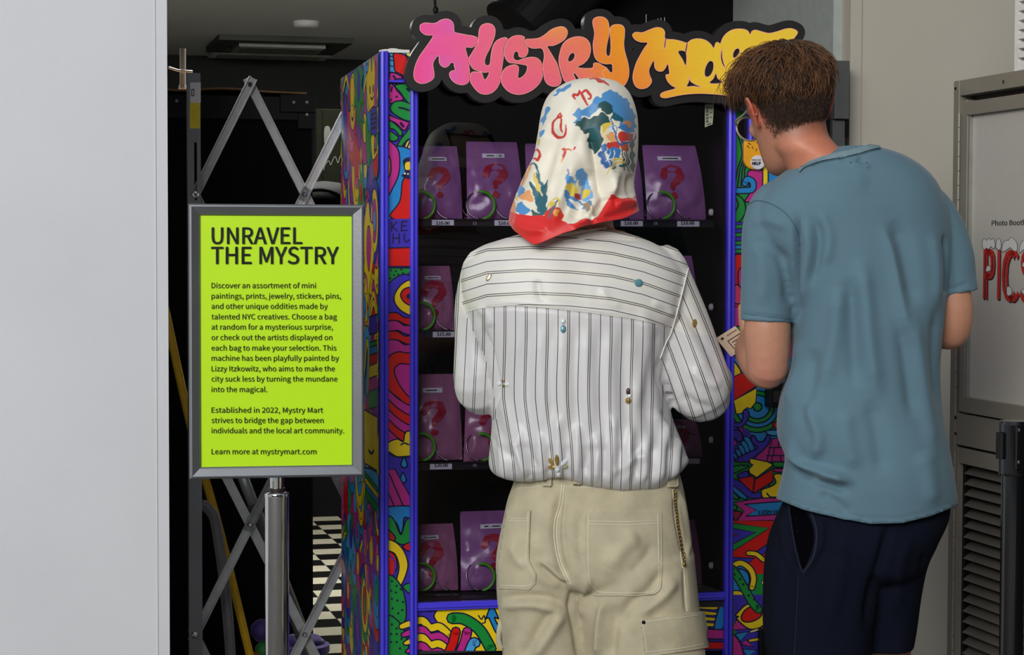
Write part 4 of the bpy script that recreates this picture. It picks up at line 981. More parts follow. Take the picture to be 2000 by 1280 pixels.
A.shape(c([(50, 10), (405, 60), (50, 285)]), GRN, smooth=False); A.shape(c([(50, 60), (275, 100), (50, 215)]), PUR, smooth=False); A.shape(c([(50, 115), (105, 120), (50, 145)]), '#9c1c3a', 2, smooth=False)
A.shape(c([(290, 280), (420, 190), (420, 260), (330, 320)]), PUR, smooth=False); A.shape(c([(50, 340), (260, 350), (200, 400), (60, 400)]), PUR, smooth=False)
A.band(c([(205, 300), (280, 310), (350, 365)]), 7, YEL)
A.fill(c([(50, 420), (160, 420), (260, 700), (50, 780)]), BLU)
A.shape(c([(110, 455), (190, 480), (215, 560), (195, 600)]), BLU)
A.band(c([(45, 430), (130, 395), (220, 450), (255, 540), (240, 630)]), 9, YEL)
A.band(c([(40, 690), (110, 690), (165, 710)]), 9, YEL)
A.shape(c([(50, 740), (140, 740), (60, 800)]), BLU); A.shape(c([(50, 860), (90, 790), (190, 740), (160, 790), (90, 860)]), GRN)
A.shape(c([(330, 590), (360, 600), (350, 560)]), '#f2e2a0', 1.5); A.shape(c([(360, 490), (375, 480), (378, 500)]), '#f2e2a0', 1.5); A.shape(c([(300, 740), (370, 700), (350, 760)]), YEL)
A.shape(c([(40, 700), (50, 900), (150, 1290), (600, 1290), (600, 700)]), '#3d2fae', 0, smooth=False)
A.shape(c([(85, 890), (210, 785), (330, 860), (350, 990), (220, 1030), (95, 935), (110, 910)]), YEL); A.shape(c([(135, 920), (170, 850), (240, 820), (330, 890), (260, 950), (170, 960)]), RED)
A.band(c([(45, 450), (110, 540), (190, 680), (240, 770), (300, 840)]), 13, GRN)
for x, y in ((70, 505), (125, 550), (155, 600), (207, 645), (207, 707), (262, 745), (290, 808)): A.dot(1420 + x / 4.921, 1020 + y / 4.921, 2.6)
A.shape(c([(40, 1040), (90, 940), (190, 1030)]), PNK, smooth=False); A.shape(c([(80, 1075), (205, 1055), (130, 1150)]), BLU, smooth=False)
A.shape(c([(30, 1080), (90, 1110), (140, 1200), (150, 1300), (30, 1300)]), PNK); A.shape(c([(180, 1130), (140, 1180), (250, 1200)]), PNK, smooth=False); A.shape(c([(150, 1220), (280, 1235), (200, 1300)]), BLU, smooth=False)
A.band(c([(230, 1055), (340, 1020)]), 3, '#f2e2a0', 1.6); A.band(c([(220, 1140), (320, 1125)]), 4, YEL, 1.6)
put = B()
A.b.mk('doodle_art', m_art, rp)
b = B(); put_text(b, MP.off(.006), 'LIZZY ITZ', 1481, 1526, 1004, 6.5, bold=.03, color='#102448'); b.mk('signature', mat('print'), rp)
# --- lower panel
A = Art(fr_map(-.0036), (815.5, 1416.5, 1187, 1272), ow=2.8)
A.fill([(810, 1180), (1420, 1180), (1420, 1280), (810, 1280)], YEL); c = cv(800, 1120, 2.703)
A.shape(c([(30, 170), (150, 175), (130, 230), (170, 300), (60, 260), (30, 250)]), PUR); A.shape(c([(30, 170), (150, 165), (120, 200), (60, 190)]), PNK)
for k, (y, col) in enumerate(((260, YEL), (310, PNK), (350, YEL), (395, PNK))): A.band(c([(20, y), (70, y - 8), (110, y + 30), (160, y + 25), (215, y + 75)]), 13, col)
A.band(c([(225, 240), (290, 245), (370, 300), (430, 400)]), 18, GRN)
for x, col in ((245, RED), (305, PNK), (350, LBL)): A.band(c([(x, 310 if col != LBL else 370), (x - 15, 370), (x - 40, 430)]), 15, col)
A.line(c([(365, 225), (380, 245), (395, 225), (400, 260), (385, 265)]), 2.5)
A.shape(c([(435, 175), (470, 240), (450, 240), (500, 340), (460, 320), (420, 240), (405, 240)]), BLU)
A.fill([(985, 1180), (1420, 1180), (1420, 1280), (985, 1280)], '#3d2fae')
for k in range(16):
    x = 985 + k * 20; A.shape([(x, 1190), (x + 16, 1192), (x + 24, 1230), (x + 8, 1270), (x - 5, 1230)], [PNK, GRN, YEL, BLU, RED][k % 5])
for k in range(5): A.shape([(1352, 1182 + k * 11), (1400, 1186 + k * 11), (1395, 1192 + k * 11), (1350, 1188 + k * 11)], YEL, 1.8)
A.shape([(1395, 1230), (1408, 1180), (1420, 1182), (1410, 1235)], BLU); A.band([(1340, 1225), (1375, 1238), (1420, 1240)], 16, PNK); A.band([(1340, 1262), (1420, 1262)], 12, RED)
A.b.mk('doodle_art', m_art, bp_)
# --- flank
FP = Plane(mo + mw * MD, -mw); fu = MD - .012
A = Art(lambda q, d: FP.at(q[:, 0], q[:, 1], d + .0004), (0, fu, .03, MT_ - .002), ow=.0042, step=.000006)
A.fill([(-.1, 0), (1, 0), (1, 2), (-.1, 2)], BLU)
R_ = random.Random(11); PALS = [RED, YEL, LBL, GRN, PNK, PUR, YEL, '#8e3ba8', '#e0559c', YEL, BLU]
for j in range(22):
    for i in range(9):
        x = fu * (i + R_.random()) / 9; y = .03 + (MT_ - .03) * (j + R_.random()) / 22; s_ = R_.uniform(.04, .085); col = R_.choice(PALS); k = R_.random()
        if k < .4:
            n = R_.choice((5, 6, 7)); A.shape([(x + s_ * R_.uniform(.5, 1.1) * math.cos(a), y + s_ * R_.uniform(.6, 1.6) * math.sin(a)) for a in np.linspace(0, 2 * math.pi, n + 1)[:-1]], col, sub=4)
            if R_.random() < .6: A.shape([(x + s_ * .45 * math.cos(a), y + s_ * .5 * math.sin(a)) for a in np.linspace(0, 2 * math.pi, 7)[:-1]], R_.choice(PALS), .003, sub=3)
            if R_.random() < .5:
                for q_ in range(5): A.dot(x + R_.uniform(-.03, .03), y + R_.uniform(-.04, .04), .005, ry=.006)
        elif k < .6:
            for q_ in range(4): A.shape([(x + s_ * (1.2 - q_ * .3) * math.cos(a), y + s_ * (1.5 - q_ * .37) * math.sin(a)) for a in np.linspace(0, 2 * math.pi, 9)[:-1]], R_.choice(PALS), .0035, sub=3)
        elif k < .8:
            for q_ in range(5): A.band([(x - .06, y + q_ * .022), (x, y + .03 + q_ * .022), (x + .06, y + q_ * .022 - .01)], .016, R_.choice(PALS), .003, sub=3)
        else:
            A.shape([(x + s_ * (1.5 if q_ % 2 else .7) * math.cos(a), y + s_ * (1.7 if q_ % 2 else .8) * math.sin(a)) for q_, a in enumerate(np.linspace(0, 2 * math.pi, 17)[:-1])], col, smooth=False)
            A.shape([(x + s_ * .4 * math.cos(a), y + s_ * .5 * math.sin(a)) for a in np.linspace(0, 2 * math.pi, 7)[:-1]], R_.choice(PALS), .003, sub=3)
fc = lambda pts: [FP.uv(float(x), float(y)) for x, y in pts]
# readable motifs near the front edge of the flank
A.shape(fc([(718, 160), (722, 130), (726, 112), (728, 140), (732, 112), (735, 150), (735, 205), (729, 219), (723, 212), (719, 185)]), YEL, sub=5); A.dot(*fc([(725, 176)])[0], .012); A.dot(*fc([(731, 174)])[0], .012); A.line(fc([(726, 190), (729, 194), (732, 188)]), .006)
A.shape(fc([(735, 140), (738, 130), (738, 215), (733, 210)]), PNK)
A.shape(fc([(726, 216), (738, 212), (739, 258), (727, 262)]), PUR)
for k in range(4): A.line(fc([(727, 225 + k * 9), (738, 221 + k * 9)]), .006)
A.shape(fc([(731, 300), (738, 296), (739, 345), (731, 338)]), RED); A.shape(fc([(727, 270), (733, 265), (733, 300), (738, 292), (738, 302), (730, 312)]), YEL)
A.shape(fc([(711, 470), (715, 420), (719, 398), (722, 396), (725, 430), (731, 440), (730, 480), (732, 500), (724, 560), (721, 600), (719, 545), (713, 530), (714, 500)]), YEL, sub=4); A.shape(fc([(719, 450), (724, 445), (727, 480), (723, 530), (718, 500)]), PNK)
for k, (y, col) in enumerate(((640, PUR), (690, GRN), (700, BLU), (715, RED), (735, YEL), (760, PNK), (785, GRN))): A.shape(fc([(722, y - 20), (738, y - 26), (738, y + 10), (722, y + 14)]), col, smooth=False)
A.shape(fc([(712, 800), (738, 815), (738, 920), (714, 905)]), YEL, smooth=False); A.line(fc([(721, 880), (727, 886), (732, 880)]), .008)
A.band(fc([(710, 720), (716, 655), (722, 670), (719, 760)]), .035, LBL); A.band(fc([(713, 730), (718, 670), (721, 690), (720, 760)]), .018, YEL)
A.shape(fc([(712, 915), (738, 925), (738, 965), (712, 940)]), LBL)
for k, col in enumerate((GRN, YEL, BLU, GRN)): A.band(fc([(715, 930 + k * 11), (738, 960 + k * 11)]), .02, col, .003)
A.b.mk('doodle_art', m_art, sp)

# ================================================================== LETTERED SIGN
LGP = MP.off(.055)
k2 = 4.267; k3 = 3.764
def C2(pts): return [(781 + x / 4.264, y / 4.264) for x, y in pts]
def C3(pts): return [(1200 + x / k3, y / k3) for x, y in pts]
LT = [
 ('M', C2([(170,205),(210,190),(265,195),(300,190),(335,168),(385,157),(425,172),(446,205),(450,260),(462,272),(500,280),(560,292),(610,300),(650,322),(645,360),(600,400),(548,398),(556,450),(570,500),(575,560),(580,620),(572,680),(545,705),(500,710),(450,690),(415,650),(408,610),(430,590),(455,585),(448,555),(445,530),(425,525),(400,555),(365,565),(335,545),(322,515),(320,470),(295,490),(275,530),(278,570),(285,620),(275,660),(230,690),(180,700),(140,688),(115,655),(112,600),(130,530),(165,460),(215,390),(250,340),(272,300),(240,298),(200,290),(168,260),(162,230)]), []),
 ('Y', C2([(650,300),(655,250),(675,212),(720,195),(765,205),(790,240),(790,290),(775,340),(750,400),(715,470),(704,510),(710,540),(735,545),(748,520),(752,470),(765,400),(790,350),(825,325),(870,312),(895,325),(890,345),(868,380),(856,420),(862,460),(855,520),(845,590),(840,640),(830,690),(800,745),(755,780),(705,790),(655,775),(610,730),(582,680),(580,630),(600,600),(650,600),(680,610),(690,640),(705,665),(725,640),(738,605),(700,608),(650,595),(605,575),(575,530),(568,490),(590,450),(620,400),(645,350)]), []),
 ('S', C2([(1035,310),(1030,345),(1045,380),(1065,410),(1060,450),(1040,475),(1005,482),(985,470),(980,440),(960,432),(945,455),(945,490),(975,505),(1020,490),(1070,478),(1120,478),(1160,500),(1185,550),(1190,600),(1175,670),(1130,730),(1060,775),(980,792),(905,770),(855,720),(835,665),(845,610),(870,570),(915,545),(960,540),(985,560),(985,600),(980,645),(1000,650),(1035,620),(1053,580),(1050,550),(1010,540),(950,530),(905,525),(875,490),(862,440),(870,380),(900,330),(940,302),(990,295)]), []),
 ('T', C2([(1040,330),(1090,325),(1150,318),(1200,290),(1250,250),(1300,228),(1350,222),(1385,245),(1392,285),(1370,330),(1320,365),(1270,385),(1225,388),(1240,420),(1270,470),(1300,520),(1315,560),(1330,620),(1342,670),(1325,710),(1280,725),(1230,710),(1200,670),(1190,610),(1185,540),(1195,470),(1185,420),(1165,405),(1110,408),(1065,395),(1035,365)]), []),
 ('R', C2([(1316,520),(1325,440),(1350,370),(1400,325),(1470,305),(1530,315),(1570,350),(1585,410),(1570,480),(1530,530),(1475,560),(1530,570),(1598,565),(1605,530),(1640,525),(1680,545),(1720,570),(1760,620),(1780,680),(1780,760),(1500,760),(1400,760),(1400,700),(1365,680),(1340,620)]), [C2([(1440,445),(1450,470),(1430,505),(1400,515),(1397,490),(1415,455)]), C2([(1440,610),(1465,630),(1500,690),(1470,680)])]),
 ('Y', C2([(1597,200),(1605,160),(1640,142),(1690,145),(1725,175),(1738,230),(1735,300),(1720,370),(1712,430),(1720,465),(1740,462),(1748,400),(1745,330),(1740,260),(1752,220),(1790,205),(1840,210),(1865,240),(1866,300),(1860,370),(1870,440),(1890,510),(1903,590),(1895,660),(1860,720),(1810,752),(1760,745),(1720,700),(1690,640),(1675,600),(1700,580),(1728,582),(1745,605),(1762,600),(1762,565),(1755,538),(1710,538),(1660,525),(1620,490),(1605,440),(1600,370),(1612,280)]), []),
 ('MART', C3([(125,255),(150,238),(200,240),(250,220),(300,203),(345,210),(365,240),(368,285),(430,292),(480,303),(525,315),(560,293),(610,285),(665,298),(705,330),(722,355),(735,318),(755,312),(770,322),(790,275),(830,235),(880,215),(940,215),(975,230),(990,255),(1000,232),(1030,222),(1080,235),(1130,245),(1190,232),(1250,213),(1300,212),(1340,240),(1300,300),(1200,400),(1100,700),(1030,790),(960,760),(880,730),(800,705),(700,695),(600,692),(500,700),(420,715),(370,725),(335,718),(330,695),(360,675),(440,652),(415,635),(385,605),(370,570),(372,550),(395,545),(392,510),(385,475),(368,505),(345,528),(310,525),(288,500),(282,450),(262,485),(248,520),(255,560),(268,590),(262,620),(230,650),(185,657),(150,640),(130,600),(128,550),(150,470),(185,400),(215,350),(235,318),(190,315),(150,300),(128,275)]),
  [C3(h) for h in ([(462,382),(516,388),(517,482),(495,440)], [(542,568),(550,600),(580,622),(628,644),(575,634),(526,637),(540,605)], [(738,544),(750,580),(785,610),(695,614),(722,580)], [(700,452),(718,465),(718,510),(700,550),(675,567),(658,555),(660,510),(680,465)], [(786,360),(783,410),(792,460),(808,505),(784,465),(775,410)], [(908,365),(908,390),(880,425),(865,420),(870,385),(890,362)], [(369,285),(374,287),(362,358),(358,350)], [(526,318),(531,320),(519,388),(513,385)])])]
GX = [(790, (250, 70, 140)), (815, (252, 75, 142)), (850, (225, 88, 158)), (880, (218, 92, 165)), (915, (238, 92, 140)), (950, (240, 100, 130)), (1000, (236, 102, 122)), (1060, (236, 110, 114)), (1120, (238, 118, 100)), (1158, (240, 122, 80)), (1166, (252, 132, 40)), (1215, (255, 150, 32)), (1250, (250, 152, 44)), (1300, (251, 176, 44)), (1400, (250, 190, 50)), (1600, (250, 192, 56))]
def grad(x, y):
    xs_ = [g_[0] for g_ in GX]; c = np.stack([np.interp(x, xs_, [g_[1][k] for g_ in GX]) for k in range(3)], 1)
    low = np.clip((y - 110) / 70, 0, 1) * np.clip((1160 - x) / 60, 0, 1) * np.clip((x - 880) / 60, 0, 1); c = c * (1 - .55 * low[:, None]) + np.array([252, 84, 138]) * .55 * low[:, None]
    lo2 = np.clip((y - 95) / 70, 0, 1) * np.clip((x - 1170) / 20, 0, 1) * np.clip((1330 - x) / 80, 0, 1); c = c * (1 - .8 * lo2[:, None]) + np.array([255, 128, 52]) * .8 * lo2[:, None]
    hi = np.clip((95 - y) / 40, 0, 1) * np.clip((x - 1010) / 50, 0, 1) * np.clip((1125 - x) / 20, 0, 1); c = c * (1 - .8 * hi[:, None]) + np.array([250, 150, 70]) * .8 * hi[:, None]
    c = c / 255; return np.clip(np.where(c <= .04045, c / 12.92, ((c + .055) / 1.055) ** 2.4) * 1.25, 0, 1)
sg = things('lettered_sign', 'black cut-out sign with fat pink to yellow graffiti lettering along the machine top', 'sign', LGP.pix(1190., 200.))
st = 1.25; gx = np.arange(785, 1600, st); gy = np.arange(8, 222, st); GXX, GYY = np.meshgrid(gx, gy)
fields = []
def poly_field(pts):
    p = crom(pts, True, 4); D, _ = pdist(GXX, GYY, np.r_[p, p[:1]]); return np.where(inside(GXX, GYY, p), -D, D)
for nm, pos, neg in LT:
    D = poly_field(pos)
    for h_ in neg: D = np.maximum(D, -poly_field(h_))
    fields.append(D)
ALL = np.minimum.reduce(fields)
def slab_from_field(D, pl, d0, d1, name, m, parent, step=1, colors=False):
    V, F, E = field_mesh(D[::step, ::step], gx[::step], gy[::step]); n = len(V)
    T_ = pl.pix(V[:, 0], V[:, 1]); VV = np.concatenate([T_ + pl.n * d1, T_ + pl.n * d0]); FF = F + [[i + n for i in f] for f in F] + [(a_, b_, b_ + n, a_ + n) for a_, b_ in E]
    kw = {}
    if colors: g_ = grad(V[:, 0], V[:, 1]); kw['colors'] = np.concatenate([g_, g_])
    return mk(name, VV, FF, m, parent, **kw)
m_sgn = mat('sign_black', '#1c1a1a', 0.42, var=.05)
slab_from_field(ALL - 15.5, LGP, -.028, .004, 'backing_board', m_sgn, sg, 2)
m_let = mat('letter_gradient', attr='col', rough=.35, var=.05, nscale=250); m_rim = mat('letter_rim', '#f9b3a6', .4); m_gap = mat('letter_keyline', '#3a1420', .5)
for k, ((nm, pos, neg), D) in enumerate(zip(LT, fields)):
    z = .004 + .0006 * k; cl = D.copy()
    slab_from_field(cl - 0.9, LGP, z, z + .0008, 'keyline', m_gap, sg)
    r = mk; rim = slab_from_field(cl, LGP, z + .0008, z + .0012, 'letter_rim', m_rim, sg)
    slab_from_field(cl + 1.1, LGP, z + .0012, z + .0016, 'letter', m_let, sg, colors=True)
# ================================================================== PEOPLE: TOOLS
def rowloft(rows, n=64, ex=2.3, sub=5, ex2=None):
    """rows of (py, px left, px right, Y centre, thickness) to a closed body with those outlines"""
    R = crom(rows, False, sub); V = []; k = len(R)
    for py, xl, xr, Y, th in R:
        L_, Rr = P(xl, py, Y), P(xr, py, Y); c = (L_ + Rr) / 2; a = (Rr - L_) / 2
        for j in range(n):
            t = 2 * math.pi * j / n; ct, st = math.cos(t), math.sin(t)
            V.append(c + a * (abs(ct) ** (2 / ex)) * (1 if ct > 0 else -1) + np.array([0, th / 2, 0]) * (abs(st) ** (2 / ex)) * (1 if st > 0 else -1))
    F = [(i * n + j, i * n + (j + 1) % n, (i + 1) * n + (j + 1) % n, (i + 1) * n + j) for i in range(k - 1) for j in range(n)]
    F += [list(range(n))[::-1], [(k - 1) * n + j for j in range(n)]]
    return np.array(V), F
def limb(pts, n=20, sub=5, flat=1.0):
    """(px, py, Y, radius m) chain to a tapering closed tube"""
    q = np.array([list(P(p[0], p[1], p[2])) + [p[3]] for p in pts]); q = crom(q, False, sub)
    return rawtube(q, n, flat)
def rawtube(q, n=16, flat=1.0):
    b = B(); q = np.asarray(q, float)
    # rounded ends
    e0 = q[0, :3] - q[1, :3]; e0 /= np.linalg.norm(e0); e1 = q[-1, :3] - q[-2, :3]; e1 /= np.linalg.norm(e1)
    pre = [list(q[0, :3] + e0 * q[0, 3] * s) + [q[0, 3] * r] for s, r in ((.85, .45), (.5, .82))]
    post_ = [list(q[-1, :3] + e1 * q[-1, 3] * s) + [q[-1, 3] * r] for s, r in ((.5, .82), (.85, .45))]
    q = np.array(pre + q.tolist() + post_)
    b.tube(q[:, :3], q[:, 3], n, flat=flat); return np.array(b.v), b.f
def flatlimb(pts, n=24, sub=5):
    q = np.array([list(P(p[0], p[1], p[2])) + [p[3]] for p in pts]); q = crom(q, False, sub); b = B(); b.tube(q[:, :3], q[:, 3], n); return np.array(b.v), b.f
def vnormals(V, F):
    F = np.asarray(F); n = np.cross(V[F[:, 2]] - V[F[:, 0]], V[F[:, 3]] - V[F[:, 1]]); N = np.zeros_like(V)
    for k in range(4): np.add.at(N, F[:, k], n)
    return N / (np.linalg.norm(N, axis=1)[:, None] + 1e-12)
def solid(parts, voxel=.0045, smooth=6, cut=None):
    b = B()
    for V, F in parts: b.add(V, F)
    me = bpy.data.meshes.new('tmp'); me.from_pydata(b.v, [], b.f)
    bm = bmesh.new(); bm.from_mesh(me); bmesh.ops.recalc_face_normals(bm, faces=bm.faces); bm.to_mesh(me); bm.free()
    o = bpy.data.objects.new('tmp', me); COL.objects.link(o)
    r = o.modifiers.new('r', 'REMESH'); r.mode = 'VOXEL'; r.voxel_size = voxel; r.adaptivity = 0
    s = o.modifiers.new('s', 'SMOOTH'); s.factor = .5; s.iterations = smooth
    dg = bpy.context.evaluated_depsgraph_get(); m2 = bpy.data.meshes.new_from_object(o.evaluated_get(dg))
    V = np.empty(len(m2.vertices) * 3); m2.vertices.foreach_get('co', V); V = V.reshape(-1, 3)
    F = np.empty(len(m2.loops), np.int32); m2.loops.foreach_get('vertex_index', F)
    if all(p.loop_total == 4 for p in m2.polygons): F = F.reshape(-1, 4)
    else: F = np.array([list(p.vertices) if len(p.vertices) == 4 else list(p.vertices) + [p.vertices[-1]] for p in m2.polygons])
    bpy.data.objects.remove(o); bpy.data.meshes.remove(m2); bpy.data.meshes.remove(me)
    return V, F
def sculpt(V, F, strokes, lo=0.05):
    """push folds into the side that was drawn: stroke = (points px, width px, height m)"""
    N = vnormals(V, F); d = V - CAM; d /= np.linalg.norm(d, axis=1)[:, None]; fac = np.clip((-(N * d).sum(1) - lo) / .35, 0, 1)
    X, Y = proj(V); H = np.zeros(len(V))
    for pts, w, amp in strokes:
        p = crom(pts, False, 5) if len(pts) > 2 else np.asarray(pts, float)
        x0, x1 = p[:, 0].min() - 3 * w, p[:, 0].max() + 3 * w; y0, y1 = p[:, 1].min() - 3 * w, p[:, 1].max() + 3 * w
        m = np.where((X > x0) & (X < x1) & (Y > y0) & (Y < y1) & (fac > 0))[0]
        if len(m) == 0: continue
        D, T = pdist(X[m], Y[m], p); H[m] += amp * np.exp(-(D / w) ** 2) * np.clip(np.minimum(T, 1 - T) * 5 + .08, 0, 1)
    return V + N * (H * fac)[:, None]
def vnoise(V, scale, amp, N, st=(1, 1, 1), seed=0):
    s = np.array(st) * scale; off = np.array([seed * 7.3, seed * 3.1, seed])
    h = np.array([noise.noise(Vector(p)) for p in (V * s + off)]); return V + N * (h * amp)[:, None]
def bvh(V, F): return BVHTree.FromPolygons([tuple(v) for v in V], [tuple(f) for f in F])
def hit(T, px, py):
    d = rays(float(px), float(py)); h = T.ray_cast(Vector(CAM), Vector(d))
    if h[0] is None: return None
    n = np.array(h[1]);
    if n @ d > 0: n = -n
    return np.array(h[0]), n
def surf_line(b, T, pts, r=.0012, off=.0005, sub=6, n=6):
    p = crom(pts, False, sub) if len(pts) > 2 else np.linspace(pts[0], pts[1], 12); run = []
    for x, y in p:
        h = hit(T, x, y)
        if h is None: continue
        run.append(h[0] + h[1] * off)
    if len(run) > 2: b.tube(run, r, n)
def surf_patch(T, outline, off=.0015, step=3.0, smooth=True, puff=0.0):
    p = crom(outline, True, 6) if smooth else np.asarray(outline, float)
    xs = np.arange(p[:, 0].min() - 4, p[:, 0].max() + 5, step); ys = np.arange(p[:, 1].min() - 4, p[:, 1].max() + 5, step); X, Y = np.meshgrid(xs, ys)
    D, _ = pdist(X, Y, np.r_[p, p[:1]]); D = np.where(inside(X, Y, p), -D, D)
    # uniform cells
    V = []; F = []; E = []; V, F, E = field_mesh2(D, xs, ys)
    Q = np.zeros((len(V), 3)); Nn = np.zeros((len(V), 3)); last = None
    for i, (x, y) in enumerate(V):
        h = hit(T, x, y)
        if h is None: h = last or (P(x, y, 4.0), np.array([0, -1.0, 0]))
        last = h; Q[i] = h[0]; Nn[i] = h[1]
    n = len(V); VV = np.concatenate([Q + Nn * off, Q - Nn * .002]); FF = [list(f) for f in F] + [(a, b_, b_ + n, a + n) for a, b_ in E]
    return VV, FF
def field_mesh2(D, xs, ys):
    V = []; idx = {}; F = []; E = []
    def vid(key, p):
        if key not in idx: idx[key] = len(V); V.append(p)
        return idx[key]
    for j in range(len(ys) - 1):
        for i in range(len(xs) - 1):
            cs = [(i, j), (i + 1, j), (i + 1, j + 1), (i, j + 1)]; dd = [D[q[1], q[0]] for q in cs]
            if min(dd) >= 0: continue
            poly = []; cr = []
            for a in range(4):
                p, q = cs[a], cs[(a + 1) % 4]; dp, dq = dd[a], dd[(a + 1) % 4]
                if dp < 0: poly.append(vid(p, (xs[p[0]], ys[p[1]])))
                if (dp < 0) != (dq < 0):
                    t = dp / (dp - dq); v = vid((min(p, q), max(p, q)), (xs[p[0]] + t * (xs[q[0]] - xs[p[0]]), ys[p[1]] + t * (ys[q[1]] - ys[p[1]]))); poly.append(v); cr.append(v)
            if len(poly) >= 3: F.append(poly)
            if len(cr) == 2: E.append(tuple(cr))
    return np.array(V), F, E
def hand(wrist, fwd, up, s=1.0, curl=.6, side=1):
    """palm, four fingers of different lengths and a thumb from the side; fwd along the palm, up = back of the hand"""
    w = np.array(wrist, float); f = np.array(fwd, float); f /= np.linalg.norm(f); u = np.array(up, float); u -= f * (u @ f); u /= np.linalg.norm(u); r = np.cross(f, u) * side
    parts = []
    for k in np.linspace(-1, 1, 5):
        parts.append(rawtube([list(w + r * k * .018 * s) + [.014 * s], list(w + f * .045 * s + r * k * .027 * s) + [.0135 * s], list(w + f * .085 * s + r * k * .031 * s) + [.0105 * s]], 10))
    for i, (k, ln, rr) in enumerate(((-1.5, .072, .0085), (-.5, .082, .009), (.5, .077, .0088), (1.5, .060, .0078))):
        p = w + f * .082 * s + r * k * .0195 * s; d = f.copy(); q = [list(p - f * .01 * s) + [rr * s]]
        for seg, (fr_, a) in enumerate(((.45, curl * .6), (.3, curl), (.25, curl * .7))):
            d = d * math.cos(a) - u * math.sin(a) if seg == 0 else (lambda t: t / np.linalg.norm(t))(d * math.cos(a) - np.cross(r * side, d) * (-1) * math.sin(a) * 0 - u * math.sin(a) * .9)
            p = p + d * ln * fr_ * s; q.append(list(p) + [rr * s * (1 - .12 * (seg + 1))])
        parts.append(rawtube(q, 10))
    p = w + f * .022 * s - r * .028 * s; d1 = f * .7 - r * .65 - u * .3; d1 /= np.linalg.norm(d1); d2 = f * .9 - r * .25 - u * .45; d2 /= np.linalg.norm(d2)
    parts.append(rawtube([list(p) + [.0135 * s], list(p + d1 * .034 * s) + [.0115 * s], list(p + d1 * .034 * s + d2 * .030 * s) + [.010 * s], list(p + d1 * .034 * s + d2 * .055 * s) + [.0085 * s]], 10))
    return parts
HS = [(-.117, .050, .082, .012), (-.108, .02, .092, .030), (-.09, -.012, .095, .043), (-.06, -.050, .090, .055), (-.03, -.078, .086, .064), (0, -.092, .084, .070), (.03, -.099, .091, .0745), (.06, -.098, .088, .0745), (.085, -.083, .070, .062), (.104, -.052, .040, .042), (.114, -.02, .008, .014)]
HSm = crom(HS, False, 4)
def head_pt(t, z, infl=0.0):
    zz = HSm[:, 0]; yb = np.interp(z, zz, HSm[:, 1]); yf = np.interp(z, zz, HSm[:, 2]); hw = np.interp(z, zz, HSm[:, 3])
    ex = 2.25; c, s = np.cos(t), np.sin(t); a = hw + infl; b_ = (yf - yb) / 2 + infl
    return np.stack([a * np.sign(c) * np.abs(c) ** (2 / ex), (yf + yb) / 2 + b_ * np.sign(s) * np.abs(s) ** (2 / ex), z + 0 * t], -1)
